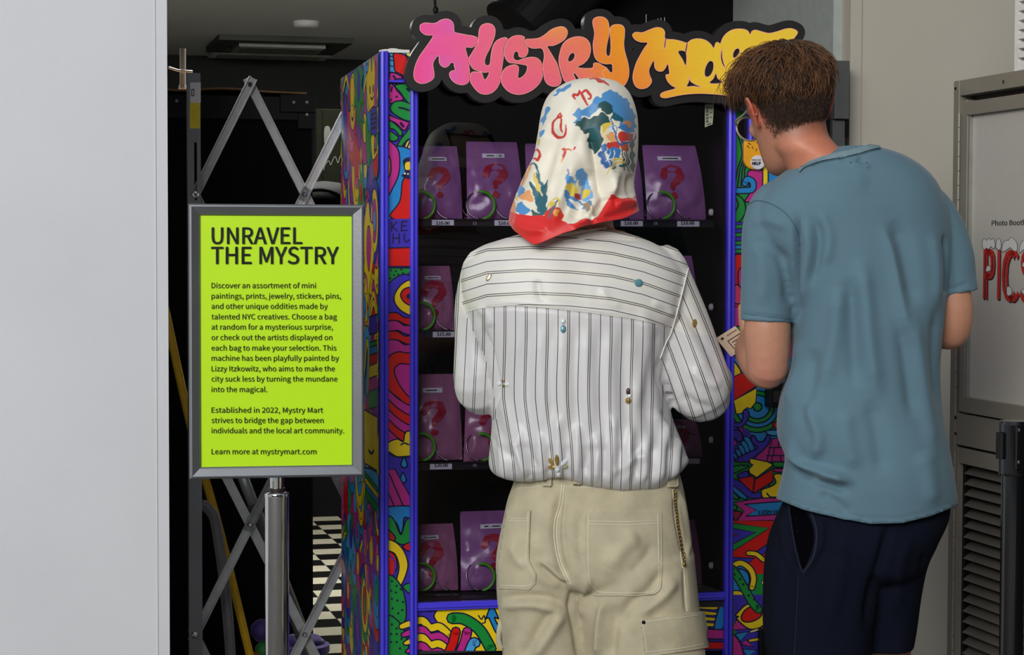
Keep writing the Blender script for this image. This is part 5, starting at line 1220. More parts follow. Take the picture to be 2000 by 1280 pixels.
class Head:
    def __init__(s, c, yaw, pitch, roll=0, k=1.0):
        s.c = np.array(c, float); s.k = k
        s.M = np.array(Matrix.Rotation(math.radians(yaw), 3, 'Z') @ Matrix.Rotation(math.radians(roll), 3, 'Y') @ Matrix.Rotation(math.radians(-pitch), 3, 'X'))
    def w(s, p): return s.c + (np.asarray(p, float) * s.k) @ s.M.T
    def loc(s, v): return ((np.asarray(v) - s.c) @ s.M) / s.k
    def tube(s, pts, n=12, flat=1.0): 
        q = np.array(pts, float); q = np.c_[s.w(q[:, :3]), q[:, 3] * s.k]; return rawtube(q, n, flat)
    def parts(s):
        out = []; n = 40; V = []; t = np.linspace(0, 2 * math.pi, n + 1)[:-1]; zs = HSm[:, 0]
        for z in zs: V.append(head_pt(t, z))
        V = s.w(np.concatenate(V)); k = len(zs); F = [(i * n + j, i * n + (j + 1) % n, (i + 1) * n + (j + 1) % n, (i + 1) * n + j) for i in range(k - 1) for j in range(n)] + [list(range(n))[::-1], [(k - 1) * n + j for j in range(n)]]
        out.append((V, F))
        out.append(s.tube([(0, .083, .022, .009), (0, .094, -.002, .009), (0, .106, -.026, .012), (0, .098, -.036, .010)]))
        for m in (-1, 1):
            out.append(s.tube([(m * .006, .092, -.034, .008), (m * .013, .092, -.034, .008)]))
            out.append(s.tube([(m * .012, .084, .025, .008), (m * .032, .083, .028, .008), (m * .05, .070, .022, .007)]))
            out.append(s.tube([(m * .030, .066, -.025, .020), (m * .045, .058, -.02, .018)]))
            # ear: plate and rim
            e = [(m * .070, .004, -.020), (m * .077, .006, .004), (m * .088, -.006, .026), (m * .094, -.022, .028), (m * .093, -.030, .012), (m * .086, -.024, -.010), (m * .078, -.010, -.028), (m * .073, -.002, -.032)]
            out.append(s.tube([p + (.0042,) for p in e], 8)); out.append(s.tube([(m * .074, -.004, -.02, .007), (m * .080, -.012, .0, .009), (m * .086, -.016, .014, .007)], 8))
        out.append(s.tube([(-.02, .086, -.062, .006), (0, .095, -.060, .0075), (.02, .086, -.062, .006)])); out.append(s.tube([(-.018, .085, -.071, .006), (0, .094, -.072, .008), (.018, .085, -.071, .006)]))
        out.append(s.tube([(0, .078, -.10, .018), (0, .07, -.10, .02)]))
        return out
    def features(s, parent, iris='#5a4632', brow='#3a2a20'):
        for m in (-1, 1):
            bm = bmesh.new(); bmesh.ops.create_uvsphere(bm, u_segments=20, v_segments=14, radius=.0122 * s.k); V = [s.w((m * .031, .0745, .006)) + np.array(v.co) for v in bm.verts]; F = [[v.index for v in f.verts] for f in bm.faces]; bm.free()
            e = mk('eye', V, F, mat('eye_white', '#e8e2dc', .25, coat=.5), parent, smooth=True)
            b = B(); b.lathe(s.w((m * .031, .0862, .004)), [(.0055, 0), (.005, .0012), (.001, .0016)], 16, axis=s.M @ np.array([0, 1, 0])); b.mk('iris', mat('iris' + iris, iris, .2), e)
            b = B(); q = [s.w((m * x, y, z)) for x, y, z in ((.012, .090, .024), (.026, .094, .031), (.045, .082, .028))]; b.tube(crom(q, False, 4), .0028, 6); b.mk('eyebrow', mat('hair' + brow, brow, .7), parent)
# ================================================================== WOMAN IN HEADSCARF AND STRIPED BLOUSE
m_skin = mat('skin', attr='col', rough=.5, var=.05, nscale=60, bump=.08, bscale=300, sss=.12)
def skin_colors(V, base, spots=()):
    c = np.tile(np.array(lin(base)), (len(V), 1))
    for p, r, col, a in spots:
        w = np.clip(a * np.exp(-(np.linalg.norm(V - np.array(p), axis=1) / r) ** 2), 0, 1)[:, None]; c = c * (1 - w) + np.array(lin(col)) * w
    return c
YW = 4.05
wb = P(1160, 1790, YW); wb[2] = 0
w = things('person', 'person in a flowered headscarf, striped blouse and khaki trousers, back to camera', 'person', wb)
HW = Head(P(1150, 272, 4.06), -4, 12, 0, .95)
parts = HW.parts() + [limb([(1150, 300, 4.045, .05), (1148, 400, 4.04, .052), (1145, 470, 4.045, .058)]),
    rowloft([(450, 1080, 1215, 4.05, .11), (480, 1000, 1270, 4.05, .13), (520, 950, 1310, 4.05, .16), (620, 975, 1290, 4.05, .19), (760, 1000, 1275, 4.05, .18), (900, 1010, 1290, 4.05, .19), (1000, 1000, 1320, 4.05, .21), (1130, 995, 1335, 4.05, .22)]),
    limb([(945, 540, 4.05, .042), (930, 640, 4.05, .04), (936, 755, 4.06, .034), (975, 735, 4.2, .030), (1035, 700, 4.34, .022)]),
    limb([(1300, 540, 4.05, .042), (1335, 640, 4.05, .04), (1365, 755, 4.06, .034), (1340, 720, 4.2, .030), (1270, 690, 4.33, .022)]),
    limb([(1070, 1120, 4.05, .085), (1065, 1300, 4.05, .07), (1065, 1450, 4.04, .052), (1065, 1600, 4.06, .048), (1065, 1750, 4.05, .036)]),
    limb([(1250, 1120, 4.05, .085), (1255, 1300, 4.05, .07), (1258, 1450, 4.04, .052), (1258, 1600, 4.06, .048), (1258, 1750, 4.05, .036)])]
parts += hand(P(1040, 698, 4.35), (.55, .8, .1), (0, -.3, 1), .93, .5, -1) + hand(P(1262, 688, 4.34), (-.55, .8, .1), (0, -.3, 1), .93, .5, 1)
V, F = solid(parts, .0048, 5)
mk('body', V, F, m_skin, w, smooth=True, colors=skin_colors(V, '#c99a80'))
HW.features(w)
# cap under the scarf: crown and bill
t_ = np.linspace(0, 2 * math.pi, 49)[:-1]; zs = [.035, .05, .07, .09, .10, .109, .116, .120]; V = []
for k, z in enumerate(zs):
    V.append(head_pt(t_, min(z * .94, .113), .008) * np.array([1, 1, 0]) + np.array([0, 0, z]))
V = HW.w(np.concatenate(V)); F = [(i * 48 + j, i * 48 + (j + 1) % 48, (i + 1) * 48 + (j + 1) % 48, (i + 1) * 48 + j) for i in range(7) for j in range(48)] + [[7 * 48 + j for j in range(48)]]
m_cap = mat('cap_cotton', '#d8cba6', .8, bump=.3, bscale=500)
cp = mk('cap_crown', V, F, m_cap, w, smooth=True)
V = []
for zo in (0, -.003):
    for i in range(7):
        for j in range(17):
            a = math.pi * (.14 + .72 * j / 16); e = head_pt(np.array([a]), .042, .012)[0]; ln = .066 * math.sin(math.pi * j / 16) ** .5 * i / 6
            V.append(HW.w((e[0] * (1 + .05 * i / 6), e[1] + ln, .042 + zo - .012 * (i / 6) ** 1.5 - .35 * (e[0] ** 2) * i)))
F = [(k * 119 + i * 17 + j, k * 119 + i * 17 + j + 1, k * 119 + (i + 1) * 17 + j + 1, k * 119 + (i + 1) * 17 + j) for k in (0, 1) for i in range(6) for j in range(16)]
F += [(102 + j, 103 + j, 119 + 103 + j, 119 + 102 + j) for j in range(16)]
mk('cap_bill', V, F, m_cap, w, smooth=True)

# ---- blouse
bl = rowloft([(446, 1085, 1180, 4.045, .12), (454, 1035, 1218, 4.045, .15), (468, 975, 1262, 4.045, .18), (488, 930, 1300, 4.045, .205), (520, 905, 1330, 4.05, .235), (560, 898, 1343, 4.05, .255), (600, 905, 1336, 4.05, .265), (650, 925, 1318, 4.05, .27), (700, 945, 1303, 4.05, .275),
              (760, 958, 1302, 4.05, .28), (820, 962, 1314, 4.05, .285), (870, 958, 1334, 4.05, .30), (905, 955, 1344, 4.05, .30), (925, 963, 1338, 4.05, .29), (940, 985, 1315, 4.05, .26), (948, 1020, 1280, 4.05, .21)], 80, 2.4)
V, F = solid([bl, limb([(948, 525, 4.05, .048), (934, 590, 4.05, .049), (931, 670, 4.05, .046), (935, 762, 4.055, .050), (965, 752, 4.15, .044), (1000, 735, 4.24, .036)]),
              limb([(1296, 520, 4.05, .048), (1318, 590, 4.05, .055), (1342, 680, 4.05, .066), (1364, 752, 4.05, .070), (1372, 772, 4.06, .062)]),
              limb([(1372, 765, 4.06, .06), (1392, 742, 4.15, .042), (1375, 722, 4.24, .036)]),
              limb([(1398, 770, 4.05, .030), (1416, 764, 4.05, .010)])], .0042, 5)
X, Y = proj(V)
S = []
# gathers at the hem, folds from shoulders, elbows
for x, t0 in ((985, 0), (1022, 1), (1058, 0), (1092, 2), (1128, 1), (1165, 0), (1196, 2), (1228, 1), (1258, 0), (1290, 2), (1318, 1)):
    S.append(([(x + (x - 1150) * .06, 845 - 18 * t0), (x + (x - 1150) * .02, 885), (x, 925), (x - (x - 1150) * .1, 945)], 8, .0075)); S.append(([(x + 16, 868), (x + 15, 905), (x + 14, 935)], 6, -.006))
for x in (1010, 1055, 1100, 1148, 1195, 1240, 1278): S.append(([(x, 640), (x - 4, 720), (x + 2, 800), (x + (x - 1150) * .1, 860)], 13, .0035)); S.append(([(x + 24, 625), (x + 22, 720), (x + 26, 830)], 11, -.003))
S += [([(1020, 865), (1030, 890), (1050, 920)], 9, -.010), ([(1005, 855), (1018, 890), (1035, 930)], 9, .010), ([(1165, 870), (1150, 900), (1140, 930)], 9, -.008), ([(1200, 930), (1230, 900), (1262, 890)], 9, .008),
      ([(1255, 600), (1262, 660), (1252, 730), (1240, 800)], 12, .008), ([(1283, 640), (1280, 700), (1290, 760)], 10, -.008), ([(1300, 700), (1318, 760), (1340, 800), (1385, 828)], 10, .006), ([(1290, 700), (1300, 760), (1325, 805)], 7, -.012),
      ([(945, 640), (962, 700), (972, 760), (968, 800)], 5, -.012), ([(925, 620), (945, 690), (955, 740)], 9, .006), ([(900, 600), (905, 680), (915, 760)], 10, -.003),
      ([(1300, 590), (1340, 650), (1385, 740)], 14, .006), ([(1320, 580), (1370, 660), (1410, 740)], 10, -.004), ([(1345, 720), (1375, 745), (1410, 755)], 9, .006), ([(1330, 770), (1360, 790), (1395, 800)], 8, -.005),
      ([(1050, 545), (1052, 565), (1060, 590)], 8, -.003), ([(1175, 560), (1190, 590), (1215, 600)], 8, .003), ([(930, 600), (950, 615), (960, 640)], 8, .005), ([(1270, 590), (1300, 600), (1310, 620)], 8, .005),
      ([(1120, 462), (1180, 455), (1240, 462)], 4, .004), ([(1110, 470), (1180, 464), (1250, 472)], 4, -.004), ([(960, 470), (1000, 462), (1060, 470)], 5, .002),
      ([(985, 780), (1000, 850), (1005, 900)], 12, .006), ([(1270, 800), (1300, 850), (1325, 880)], 10, .007), ([(1290, 800), (1318, 840), (1338, 870)], 7, -.006), ([(960, 850), (985, 880), (1010, 900)], 7, -.004)]
YO = np.array([(870, 625), (905, 618), (912, 610), (930, 605), (960, 600), (1000, 597), (1070, 602), (1150, 611), (1235, 623), (1275, 631), (1312, 641), (1340, 655)], float)
yoke = lambda x: np.interp(x, YO[:, 0], YO[:, 1])
S += [([(x, float(yoke(x)) + 2) for x in range(915, 1315, 30)], 3, -.0025), ([(x, float(yoke(x)) - 5) for x in range(915, 1315, 30)], 4, .0018)]
seamR = [(1345, 520), (1335, 560), (1329, 583), (1322, 610), (1311, 648), (1300, 670), (1289, 700), (1292, 745), (1310, 790), (1330, 830)]
seamL = [(902, 515), (900, 550), (902, 590), (912, 620), (925, 650), (940, 680), (957, 725), (966, 780), (970, 820)]
S += [(seamR[:6], 3, .0025), (seamL[:5], 3, -.002)]
V[:, 2] -= np.interp(X, [955, 985, 1040, 1095, 1150, 1215, 1290, 1330, 1345], [-4, -8, -12, -24, -10, 4, 2, -16, -26]) * np.clip((Y - 890) / 50, 0, 1) * (4.0 / FPX)
V = sculpt(V, F, S); N_ = vnormals(V, F); V = vnoise(V, 14, .003, N_, (1, 1, .35), 3)
X, Y = proj(V)
# stripe coordinates
sR = np.interp(Y, [p[1] for p in seamR], [p[0] for p in seamR]); sL = np.interp(Y, [p[1] for p in seamL], [p[0] for p in seamL])
slR = np.where(Y < 835, X - sR, -50.0); slL = np.where(Y < 822, sL - X, -50.0)
bow = np.interp(X, np.array([40, 80, 200, 400, 600, 800, 950, 1100, 1250]) / 2.462 + 870, np.array([70, 50, 12, 0, 8, 28, 62, 115, 170]) / 2.462)
sy = (Y - bow - (440 + 300 / 2.462)) / 44.5
tw = (X - 1150); sx = (X - (870 + 568 / 2.462) - np.clip((Y - 780) / 160, 0, 1) * tw * -.10 + 5 * np.sin((Y - 640) / 60) * np.clip((Y - 640) / 200, 0, 1)) / 41.5
srt = (X * .93 - Y * .37 + 0.0002 * (Y - 640) ** 2) / 41.5; slt = (X * 1.0 + .05 * Y) / 41.5
def stripe_mat():
    m = bpy.data.materials.new('striped_silk'); m.use_nodes = True; N = m.node_tree.nodes; L = m.node_tree.links; bs = N['Principled BSDF']
    bs.inputs['Roughness'].default_value = .42; bs.inputs['Sheen Weight'].default_value = .15; bs.inputs['Specular IOR Level'].default_value = .5
    def att(n): a = N.new('ShaderNodeAttribute'); a.attribute_name = n; return a.outputs['Fac']
    def M(op, a, b=None, c=None):
        q = N.new('ShaderNodeMath'); q.operation = op
        for i, x in enumerate((a, b, c)):
            if x is None: continue
            if isinstance(x, (int, float)): q.inputs[i].default_value = x
            else: L.new(x, q.inputs[i])
        return q.outputs[0]
    def lines(s, w):
        f = M('FRACT', s); out = None
        for c in (0.0, .085, .54):
            d = M('ABSOLUTE', M('SUBTRACT', f, c + .2)); l = M('LESS_THAN', d, w); out = l if out is None else M('MAXIMUM', out, l)
        return out
    isr = M('GREATER_THAN', att('sleeve_r'), 0); isl = M('GREATER_THAN', att('sleeve_l'), 0); isy = M('LESS_THAN', att('yoke'), 0)
    body = lines(att('s_body'), .018); yk = lines(att('s_yoke'), .017); r_ = lines(att('s_right'), .018); l_ = lines(att('s_left'), .016)
    def mix(a, b, f): return M('ADD', M('MULTIPLY', a, M('SUBTRACT', 1.0, f)), M('MULTIPLY', b, f))
    k = mix(body, yk, isy); k = mix(k, r_, isr); k = mix(k, l_, isl)
    nz = N.new('ShaderNodeTexNoise'); nz.inputs['Scale'].default_value = 25; tc = N.new('ShaderNodeTexCoord'); L.new(tc.outputs['Object'], nz.inputs['Vector'])
    cr = N.new('ShaderNodeMix'); cr.data_type = 'RGBA'; cr.inputs[6].default_value = (*lin('#dddad0'), 1); cr.inputs[7].default_value = (*lin('#d2cfc8'), 1); L.new(nz.outputs['Fac'], cr.inputs[0])
    # satin self stripe
    st = M('MULTIPLY', M('GREATER_THAN', M('FRACT', M('MULTIPLY', mix(att('s_body'), att('s_yoke'), isy), 1.0)), .52), .35)
    c2 = N.new('ShaderNodeMix'); c2.data_type = 'RGBA'; L.new(st, c2.inputs[0]); L.new(cr.outputs[2], c2.inputs[6]); c2.inputs[7].default_value = (*lin('#cfcdd0'), 1)
    c4 = N.new('ShaderNodeMix'); c4.data_type = 'RGBA'; L.new(M('MULTIPLY', M('SUBTRACT', 1.0, isy), .6), c4.inputs[0]); L.new(c2.outputs[2], c4.inputs[6]); c4.inputs[7].default_value = (*lin('#c6c5cb'), 1)
    c3 = N.new('ShaderNodeMix'); c3.data_type = 'RGBA'; L.new(k, c3.inputs[0]); L.new(c4.outputs[2], c3.inputs[6]); c3.inputs[7].default_value = (*lin('#2a2a2c'), 1); L.new(c3.outputs[2], bs.inputs['Base Color'])
    return m
V0, F0 = V, F
bo = mk('blouse', V, F, stripe_mat(), w, smooth=True, label='white striped silk blouse with jewel pins', attrs=dict(s_body=sx, s_yoke=sy, s_right=srt, s_left=slt, sleeve_r=slR, sleeve_l=slL, yoke=np.minimum(Y - yoke(X), 60)))
TB = bvh(V, F)
b = B(); m_seam = mat('seam_piping', '#e6e2d8', .5)
surf_line(b, TB, seamR[:7], .0016, .0008); surf_line(b, TB, [(x, float(yoke(x)) - 1) for x in range(912, 1312, 22)], .0008, .0003); b.mk('seam', m_seam, bo)
b = B(); surf_line(b, TB, [(1075, 462), (1120, 457), (1180, 448), (1215, 444)], .003, .002); surf_line(b, TB, [(1100, 472), (1180, 462), (1240, 466)], .0018, .001); b.mk('collar_seam', m_seam, bo)
m_gem = {'clear': mat('gem_clear', '#dfe8ea', .12, metal=.15, coat=1.0), 'aqua': mat('gem_aqua', '#5f93a0', .12, metal=.15, coat=1.0), 'gold': mat('gem_gold', '#b3924c', .12, metal=.6, coat=1.0), 'champ': mat('gem_champagne', '#b9ad8c', .12, metal=.15, coat=1.0), 'plum': mat('gem_plum', '#4a2f33', .12, metal=.15, coat=1.0), 'rose': mat('gem_rose', '#d8a58f', .12, metal=.8)}
def gem(px, py, rx, ry, ang, kind, parent=bo, T=TB):
    h = hit(T, px, py)
    if h is None: return
    c, n = h; n = n * .5 + np.array([0, -1, .1]) * .5; n /= np.linalg.norm(n); r_ = np.cross(n, [0, 0, 1]); r_ /= np.linalg.norm(r_); r_ = -r_; u = np.cross(r_, n) * -1
    if u[2] < 0: u = -u
    ca, sa = math.cos(ang), math.sin(ang); s_ = 1.07e-3; V = []
    for k, (f, d) in enumerate(((1, -.001), (1, .0014), (.62, .0038), (.001, .004))):
        for j in range(8):
            a = 2 * math.pi * (j + .5) / 8; x, y = rx * f * math.cos(a), ry * f * math.sin(a); V.append(c + r_ * (x * ca - y * sa) * s_ + u * (x * sa + y * ca) * s_ + n * d)
    F = [(i * 8 + j, i * 8 + (j + 1) % 8, (i + 1) * 8 + (j + 1) % 8, (i + 1) * 8 + j) for i in range(3) for j in range(8)]
    mk('jewel', V, F, m_gem[kind], parent)
for g_ in ((955, 542, 4.5, 9, -.6, 'champ'), (1247, 553, 8.5, 8, 0, 'aqua'), (1100, 628, 5, 5, 0, 'clear'), (1100, 643, 5.5, 8, 0, 'aqua'), (982, 744, 3.5, 3.5, 0, 'rose'), (976, 750, 5, 3.6, .3, 'clear'), (990, 751, 5, 4.4, -.2, 'clear'), (983, 754, 3, 3, 0, 'gold'),
           (1227, 765, 4.5, 7, 0, 'plum'), (1229, 774, 4, 4, .5, 'clear'), (1227, 783, 6, 6.5, 0, 'gold'), (1356, 632, 5, 9, -.2, 'gold'),
           (1078, 903, 5, 11, .9, 'gold'), (1088, 899, 4.5, 11, .1, 'gold'), (1101, 904, 4.5, 10, -.9, 'clear'), (1078, 913, 4, 9, 1.5, 'gold'), (1103, 911, 4, 7, -1.3, 'champ'), (1089, 918, 4, 4, 0, 'clear'), (1091, 927, 4, 5, 0, 'clear')): gem(*g_)

# ---- trousers
V, F = solid([rowloft([(915, 1010, 1325, 4.05, .225), (945, 1003, 1333, 4.05, .235), (985, 988, 1340, 4.05, .255), (1050, 974, 1348, 4.05, .285), (1105, 969, 1355, 4.05, .30), (1130, 975, 1356, 4.05, .27), (1145, 1000, 1340, 4.05, .18)], 80, 2.5),
              rowloft([(1080, 972, 1150, 4.05, .25), (1150, 970, 1150, 4.05, .26), (1200, 975, 1150, 4.05, .255), (1250, 981, 1154, 4.05, .25), (1290, 984, 1158, 4.05, .245), (1450, 990, 1155, 4.05, .22), (1600, 1000, 1145, 4.05, .21), (1755, 1000, 1150, 4.05, .22)], 48, 2.3),
              rowloft([(1080, 1098, 1354, 4.04, .27), (1150, 1112, 1362, 4.03, .27), (1200, 1122, 1368, 4.02, .265), (1250, 1128, 1374, 4.02, .26), (1290, 1134, 1376, 4.02, .255), (1450, 1160, 1370, 4.03, .23), (1600, 1170, 1350, 4.04, .21), (1755, 1170, 1345, 4.05, .22)], 48, 2.3)], .0048, 5)
S = [([(1117, 1150), (1113, 1190), (1122, 1230), (1133, 1290)], 6, -.006), ([(1098, 960), (1088, 1010), (1088, 1060), (1098, 1110), (1117, 1145)], 9, -.010), ([(1108, 960), (1100, 1010), (1100, 1060), (1110, 1105)], 4, .003),
     ([(1045, 1105), (1060, 1112), (1085, 1135), (1110, 1155)], 8, -.009), ([(1055, 1095), (1080, 1115), (1108, 1138)], 7, .007), ([(975, 1170), (1030, 1165), (1080, 1170), (1110, 1190)], 8, -.006), ([(980, 1185), (1040, 1182), (1095, 1195)], 8, .007),
     ([(1100, 1190), (1070, 1240), (1040, 1290)], 12, .008), ([(1080, 1190), (1050, 1240), (1020, 1290)], 12, -.006), ([(1180, 1170), (1172, 1220), (1168, 1290)], 9, .011), ([(1200, 1180), (1198, 1230), (1192, 1290)], 10, -.007),
     ([(1150, 1120), (1140, 1165), (1136, 1210)], 9, .006), ([(1300, 1110), (1270, 1150), (1225, 1190), (1205, 1230)], 12, -.008), ([(1320, 1130), (1290, 1170), (1245, 1205)], 11, .008), ([(1000, 1060), (1010, 1090), (1030, 1110)], 9, .005),
     ([(1040, 990), (1050, 1040), (1045, 1090)], 16, .004), ([(1190, 1110), (1215, 1070), (1250, 1050)], 16, .007), ([(1230, 1120), (1260, 1090), (1275, 1060)], 10, -.004), ([(1135, 1000), (1132, 1060), (1140, 1110)], 9, -.004),
     ([(1318, 960), (1322, 1010), (1332, 1060), (1340, 1100)], 4, -.006), ([(1326, 960), (1338, 1000), (1346, 1050), (1342, 1090)], 4, .005), ([(1335, 1110), (1338, 1170), (1342, 1200)], 4, -.003),
     ([(1060, 950), (1140, 946), (1230, 952), (1310, 950)], 5, -.002)]
S = [(p_, w_, a_ * 1.5) for p_, w_, a_ in S]
V = sculpt(V, F, S); V = vnoise(V, 11, .005, vnormals(V, F), (1, 1, .6), 5)
m_kh = mat('khaki_twill', '#b4ab90', .85, var=.12, nscale=22, bump=.35, bscale=420, sheen=.1)
m_st = mat('stitching', '#d3cdb9', .8)
tr = mk('trousers', V, F, m_kh, w, smooth=True, label='loose khaki work trousers'); TT = bvh(V, F)
b = B()
for off in (0, 5): surf_line(b, TT, [(1103 - off, 945), (1098 - off, 985), (1088 - off, 1020), (1088 - off, 1060), (1098 - off, 1105), (1116 - off, 1142)], .0013, .0006)
surf_line(b, TT, [(1010, 955), (1060, 951), (1100, 949)], .0008); surf_line(b, TT, [(1100, 951), (1180, 955), (1260, 958), (1318, 955)], .0008)
surf_line(b, TT, [(1335, 1105), (1338, 1150), (1342, 1195)], .0009); surf_line(b, TT, [(1314, 955), (1316, 1000), (1326, 1060), (1333, 1110)], .0009)
b.mk('seams', m_st, tr)
def pocket(outl, off, stitch, name='pocket', parent=tr, T=TT, smooth=False):
    V, F = surf_patch(T, outl, off, 3.0, smooth); o = mk(name, V, F, m_kh, parent, smooth=True)
    T2 = bvh(V, F); b = B()
    for l in stitch: surf_line(b, T2, l, .0008, .0004)
    b.mk('topstitch', m_st, o); return o, T2
def rr(x0, x1, y0, y1, rb=22):
    return [(x0, y0), (x1, y0)] + [(x1 + (x1 > 0) * 2 - rb + rb * math.cos(a), y1 - rb + rb * math.sin(a)) for a in np.linspace(0, math.pi / 2, 6)] + [(x0 + rb - rb * math.cos(a), y1 - rb + rb * math.sin(a)) for a in np.linspace(math.pi / 2, 0, 6)]
pocket(rr(1144, 1291, 1000, 1164), .0028, [[(1148, 1018), (1215, 1020), (1288, 1017)], [(1148, 1024), (1215, 1026), (1288, 1023)], [(1150, 1002), (1149, 1060), (1151, 1130), (1162, 1150), (1180, 1158), (1262, 1158), (1280, 1150), (1287, 1130), (1286, 1060), (1285, 1004)]])
pocket([(991, 996), (1038, 997), (1036, 1040), (1034, 1095), (1048, 1122), (1047, 1140), (1034, 1152), (974, 1150), (975, 1100), (984, 1040)], .0026, [[(992, 1012), (1015, 1014), (1034, 1013)], [(992, 1017), (1015, 1019), (1034, 1018)], [(1032, 1000), (1030, 1050), (1028, 1095), (1041, 1122), (1040, 1136), (1030, 1145), (980, 1144)]])
fl_, T3 = pocket([(1250, 1211), (1366, 1196), (1378, 1265), (1260, 1281)], .011, [[(1256, 1216), (1310, 1209), (1362, 1203)], [(1255, 1214), (1260, 1245), (1264, 1274)], [(1264, 1274), (1320, 1268), (1374, 1259)]], 'cargo_flap')
V, F = surf_patch(TT, [(1262, 1278), (1370, 1262), (1374, 1330), (1268, 1340)], .007, 4, False); mk('cargo_pocket', V, F, m_kh, tr, smooth=True)
h = hit(T3, 1257, 1216)
if h: B().lathe(h[0], [(.0038, -.001), (.0038, .0015), (.002, .002)], 12, axis=h[1]).mk('rivet', m_black, fl_)
b = B(); b.tube(crom([P(983, 1203, 4.02), P(977, 1225, 4.01), P(974, 1250, 4.01), P(979, 1268, 4.01)], False), [.006] * 19, 10); b.mk('cargo_flap', m_kh, tr, smooth=True)
for x0, x1, y0, y1 in ((1061, 1079, 922, 951), (1120, 1138, 920, 949), (1301, 1318, 930, 953)):
    V, F = surf_patch(TT, [(x0, y0), (x1, y0), (x1, y1), (x0, y1)], .009, 3, False); mk('belt_loop', V, F, m_kh, tr, smooth=True)
# gold chain beside the pocket
pts = crom([(1315, 960), (1319, 985), (1322, 1010), (1325, 1035), (1330, 1065), (1334, 1100)], False, 8); b = B(); m_gold = mat('gold', '#a8884a', .25, metal=1.0)
for k in range(len(pts) - 1):
    h = hit(TT, *pts[k])
    if h is None: continue
    c = h[0] + h[1] * .004; d = np.array([0, 0, 1.0]) if k % 2 else h[1]; e = np.array([1.0, 0, 0])
    loop = [c + e * .0022 * math.cos(a) + np.array([0, 0, 1.0]) * .0036 * math.sin(a) * 1 + (h[1] * .0022 * math.cos(a) - e * .0022 * math.cos(a)) * (k % 2) for a in np.linspace(0, 2 * math.pi, 11)[:-1]]
    b.tube(loop, .0009, 6, closed=True)
h = hit(TT, 1334, 1104); b.lathe(h[0] + h[1] * .003, [(.001, -.004), (.004, -.001), (.004, .003), (.001, .005)], 10); b.mk('gold_chain', m_gold, tr, smooth=True)['kind'] = 'stuff'
# shoes
def shoe(px, py, Y, m, parent, s=1.0, yaw=0.0):
    c = P(px, py, Y); f = np.array([-math.sin(yaw), math.cos(yaw), 0]); z = np.array([0, 0, 1.0])
    Q = [list(c - f * .07 * s + z * (.045)) + [.042 * s], list(c + z * .04) + [.044 * s], list(c + f * .09 * s + z * .032) + [.042 * s], list(c + f * .15 * s + z * .028) + [.034 * s]]
    for q_ in Q: q_[2] = q_[2] - c[2] + .0
    V, F = solid([rawtube(Q, 20)], .006, 3); V[:, 2] = np.maximum(V[:, 2], .004); o = mk('shoe', V, F, m, parent, smooth=True)
    b = B(); o2 = []
    V2 = [(c[0] + f[0] * a * 1.0 + x * math.cos(yaw), c[1] + f[1] * a + x * math.sin(yaw), zz) for zz in (0, .018) for a, x in ((-.12 * s, -.03), (-.05 * s, -.046), (.06 * s, -.046), (.15 * s, -.036), (.185 * s, 0), (.15 * s, .036), (.06 * s, .046), (-.05 * s, .046), (-.12 * s, .03))]
    b.add(V2, [list(range(9))[::-1], list(range(9, 18))] + [(k, (k + 1) % 9, 9 + (k + 1) % 9, 9 + k) for k in range(9)]); b.mk('sole', mat('white_metal'), o)
m_shoe = mat('shoe_leather', '#2b2522', .45)
shoe(1072, 1780, 4.06, m_shoe, w, .9, .05); shoe(1256, 1780, 4.06, m_shoe, w, .9, -.05)

# ---- headscarf
NC, NR = 460, 340
RW_ = crom([(155, 1140, 1172, 4.05, .03), (158, 1116, 1194, 4.05, .08), (166, 1095, 1211, 4.05, .13), (182, 1075, 1227, 4.05, .175), (205, 1062, 1238, 4.05, .205), (235, 1053, 1245, 4.05, .225), (270, 1047, 1247, 4.05, .235), (305, 1041, 1245, 4.05, .235), (335, 1026, 1240, 4.045, .225), (362, 1014, 1238, 4.04, .215), (392, 1003, 1244, 4.035, .225), (425, 992, 1252, 4.03, .25), (455, 990, 1255, 4.025, .262), (485, 990, 1256, 4.02, .27)], False, 6)
HX = np.array([(985, 425), (992, 436), (1008, 452), (1030, 471), (1042, 478), (1056, 474), (1075, 465), (1098, 455), (1120, 449), (1140, 443), (1165, 437), (1190, 431), (1215, 427), (1240, 417), (1254, 411)], float)
th = np.linspace(0, 2 * math.pi, NC + 1)[:-1]; back = np.sin(th) < 0
half = np.interp(np.full(NC, 440.), RW_[:, 0], (RW_[:, 2] - RW_[:, 1]) / 2); mid = (990 + 1255) / 2
cx_ = np.sign(np.cos(th)) * np.abs(np.cos(th)) ** (2 / 2.2)
hem = np.where(back, np.interp(mid + 130 * cx_, HX[:, 0], HX[:, 1]), 405 + 8 * np.abs(cx_))
tt = np.linspace(0, 1, NR); tt = 1 - (1 - tt) ** 1.0; tt = tt ** 1.25
PY = 155 + tt[:, None] * (hem[None, :] - 155)
xl = np.interp(PY, RW_[:, 0], RW_[:, 1]); xr = np.interp(PY, RW_[:, 0], RW_[:, 2]); Yc = np.interp(PY, RW_[:, 0], RW_[:, 3]); thk = np.interp(PY, RW_[:, 0], RW_[:, 4])
ct, st = np.cos(th), np.sin(th); ex = 2.15
xx = (xl + xr) / 2 + (xr - xl) / 2 * (np.sign(ct) * np.abs(ct) ** (2 / ex))[None, :]
C0 = P(xx.ravel(), PY.ravel(), Yc.ravel()); V = C0 + np.array([0, 1, 0]) * (thk / 2 * (np.sign(st) * np.abs(st) ** (2 / ex))[None, :]).ravel()[:, None]
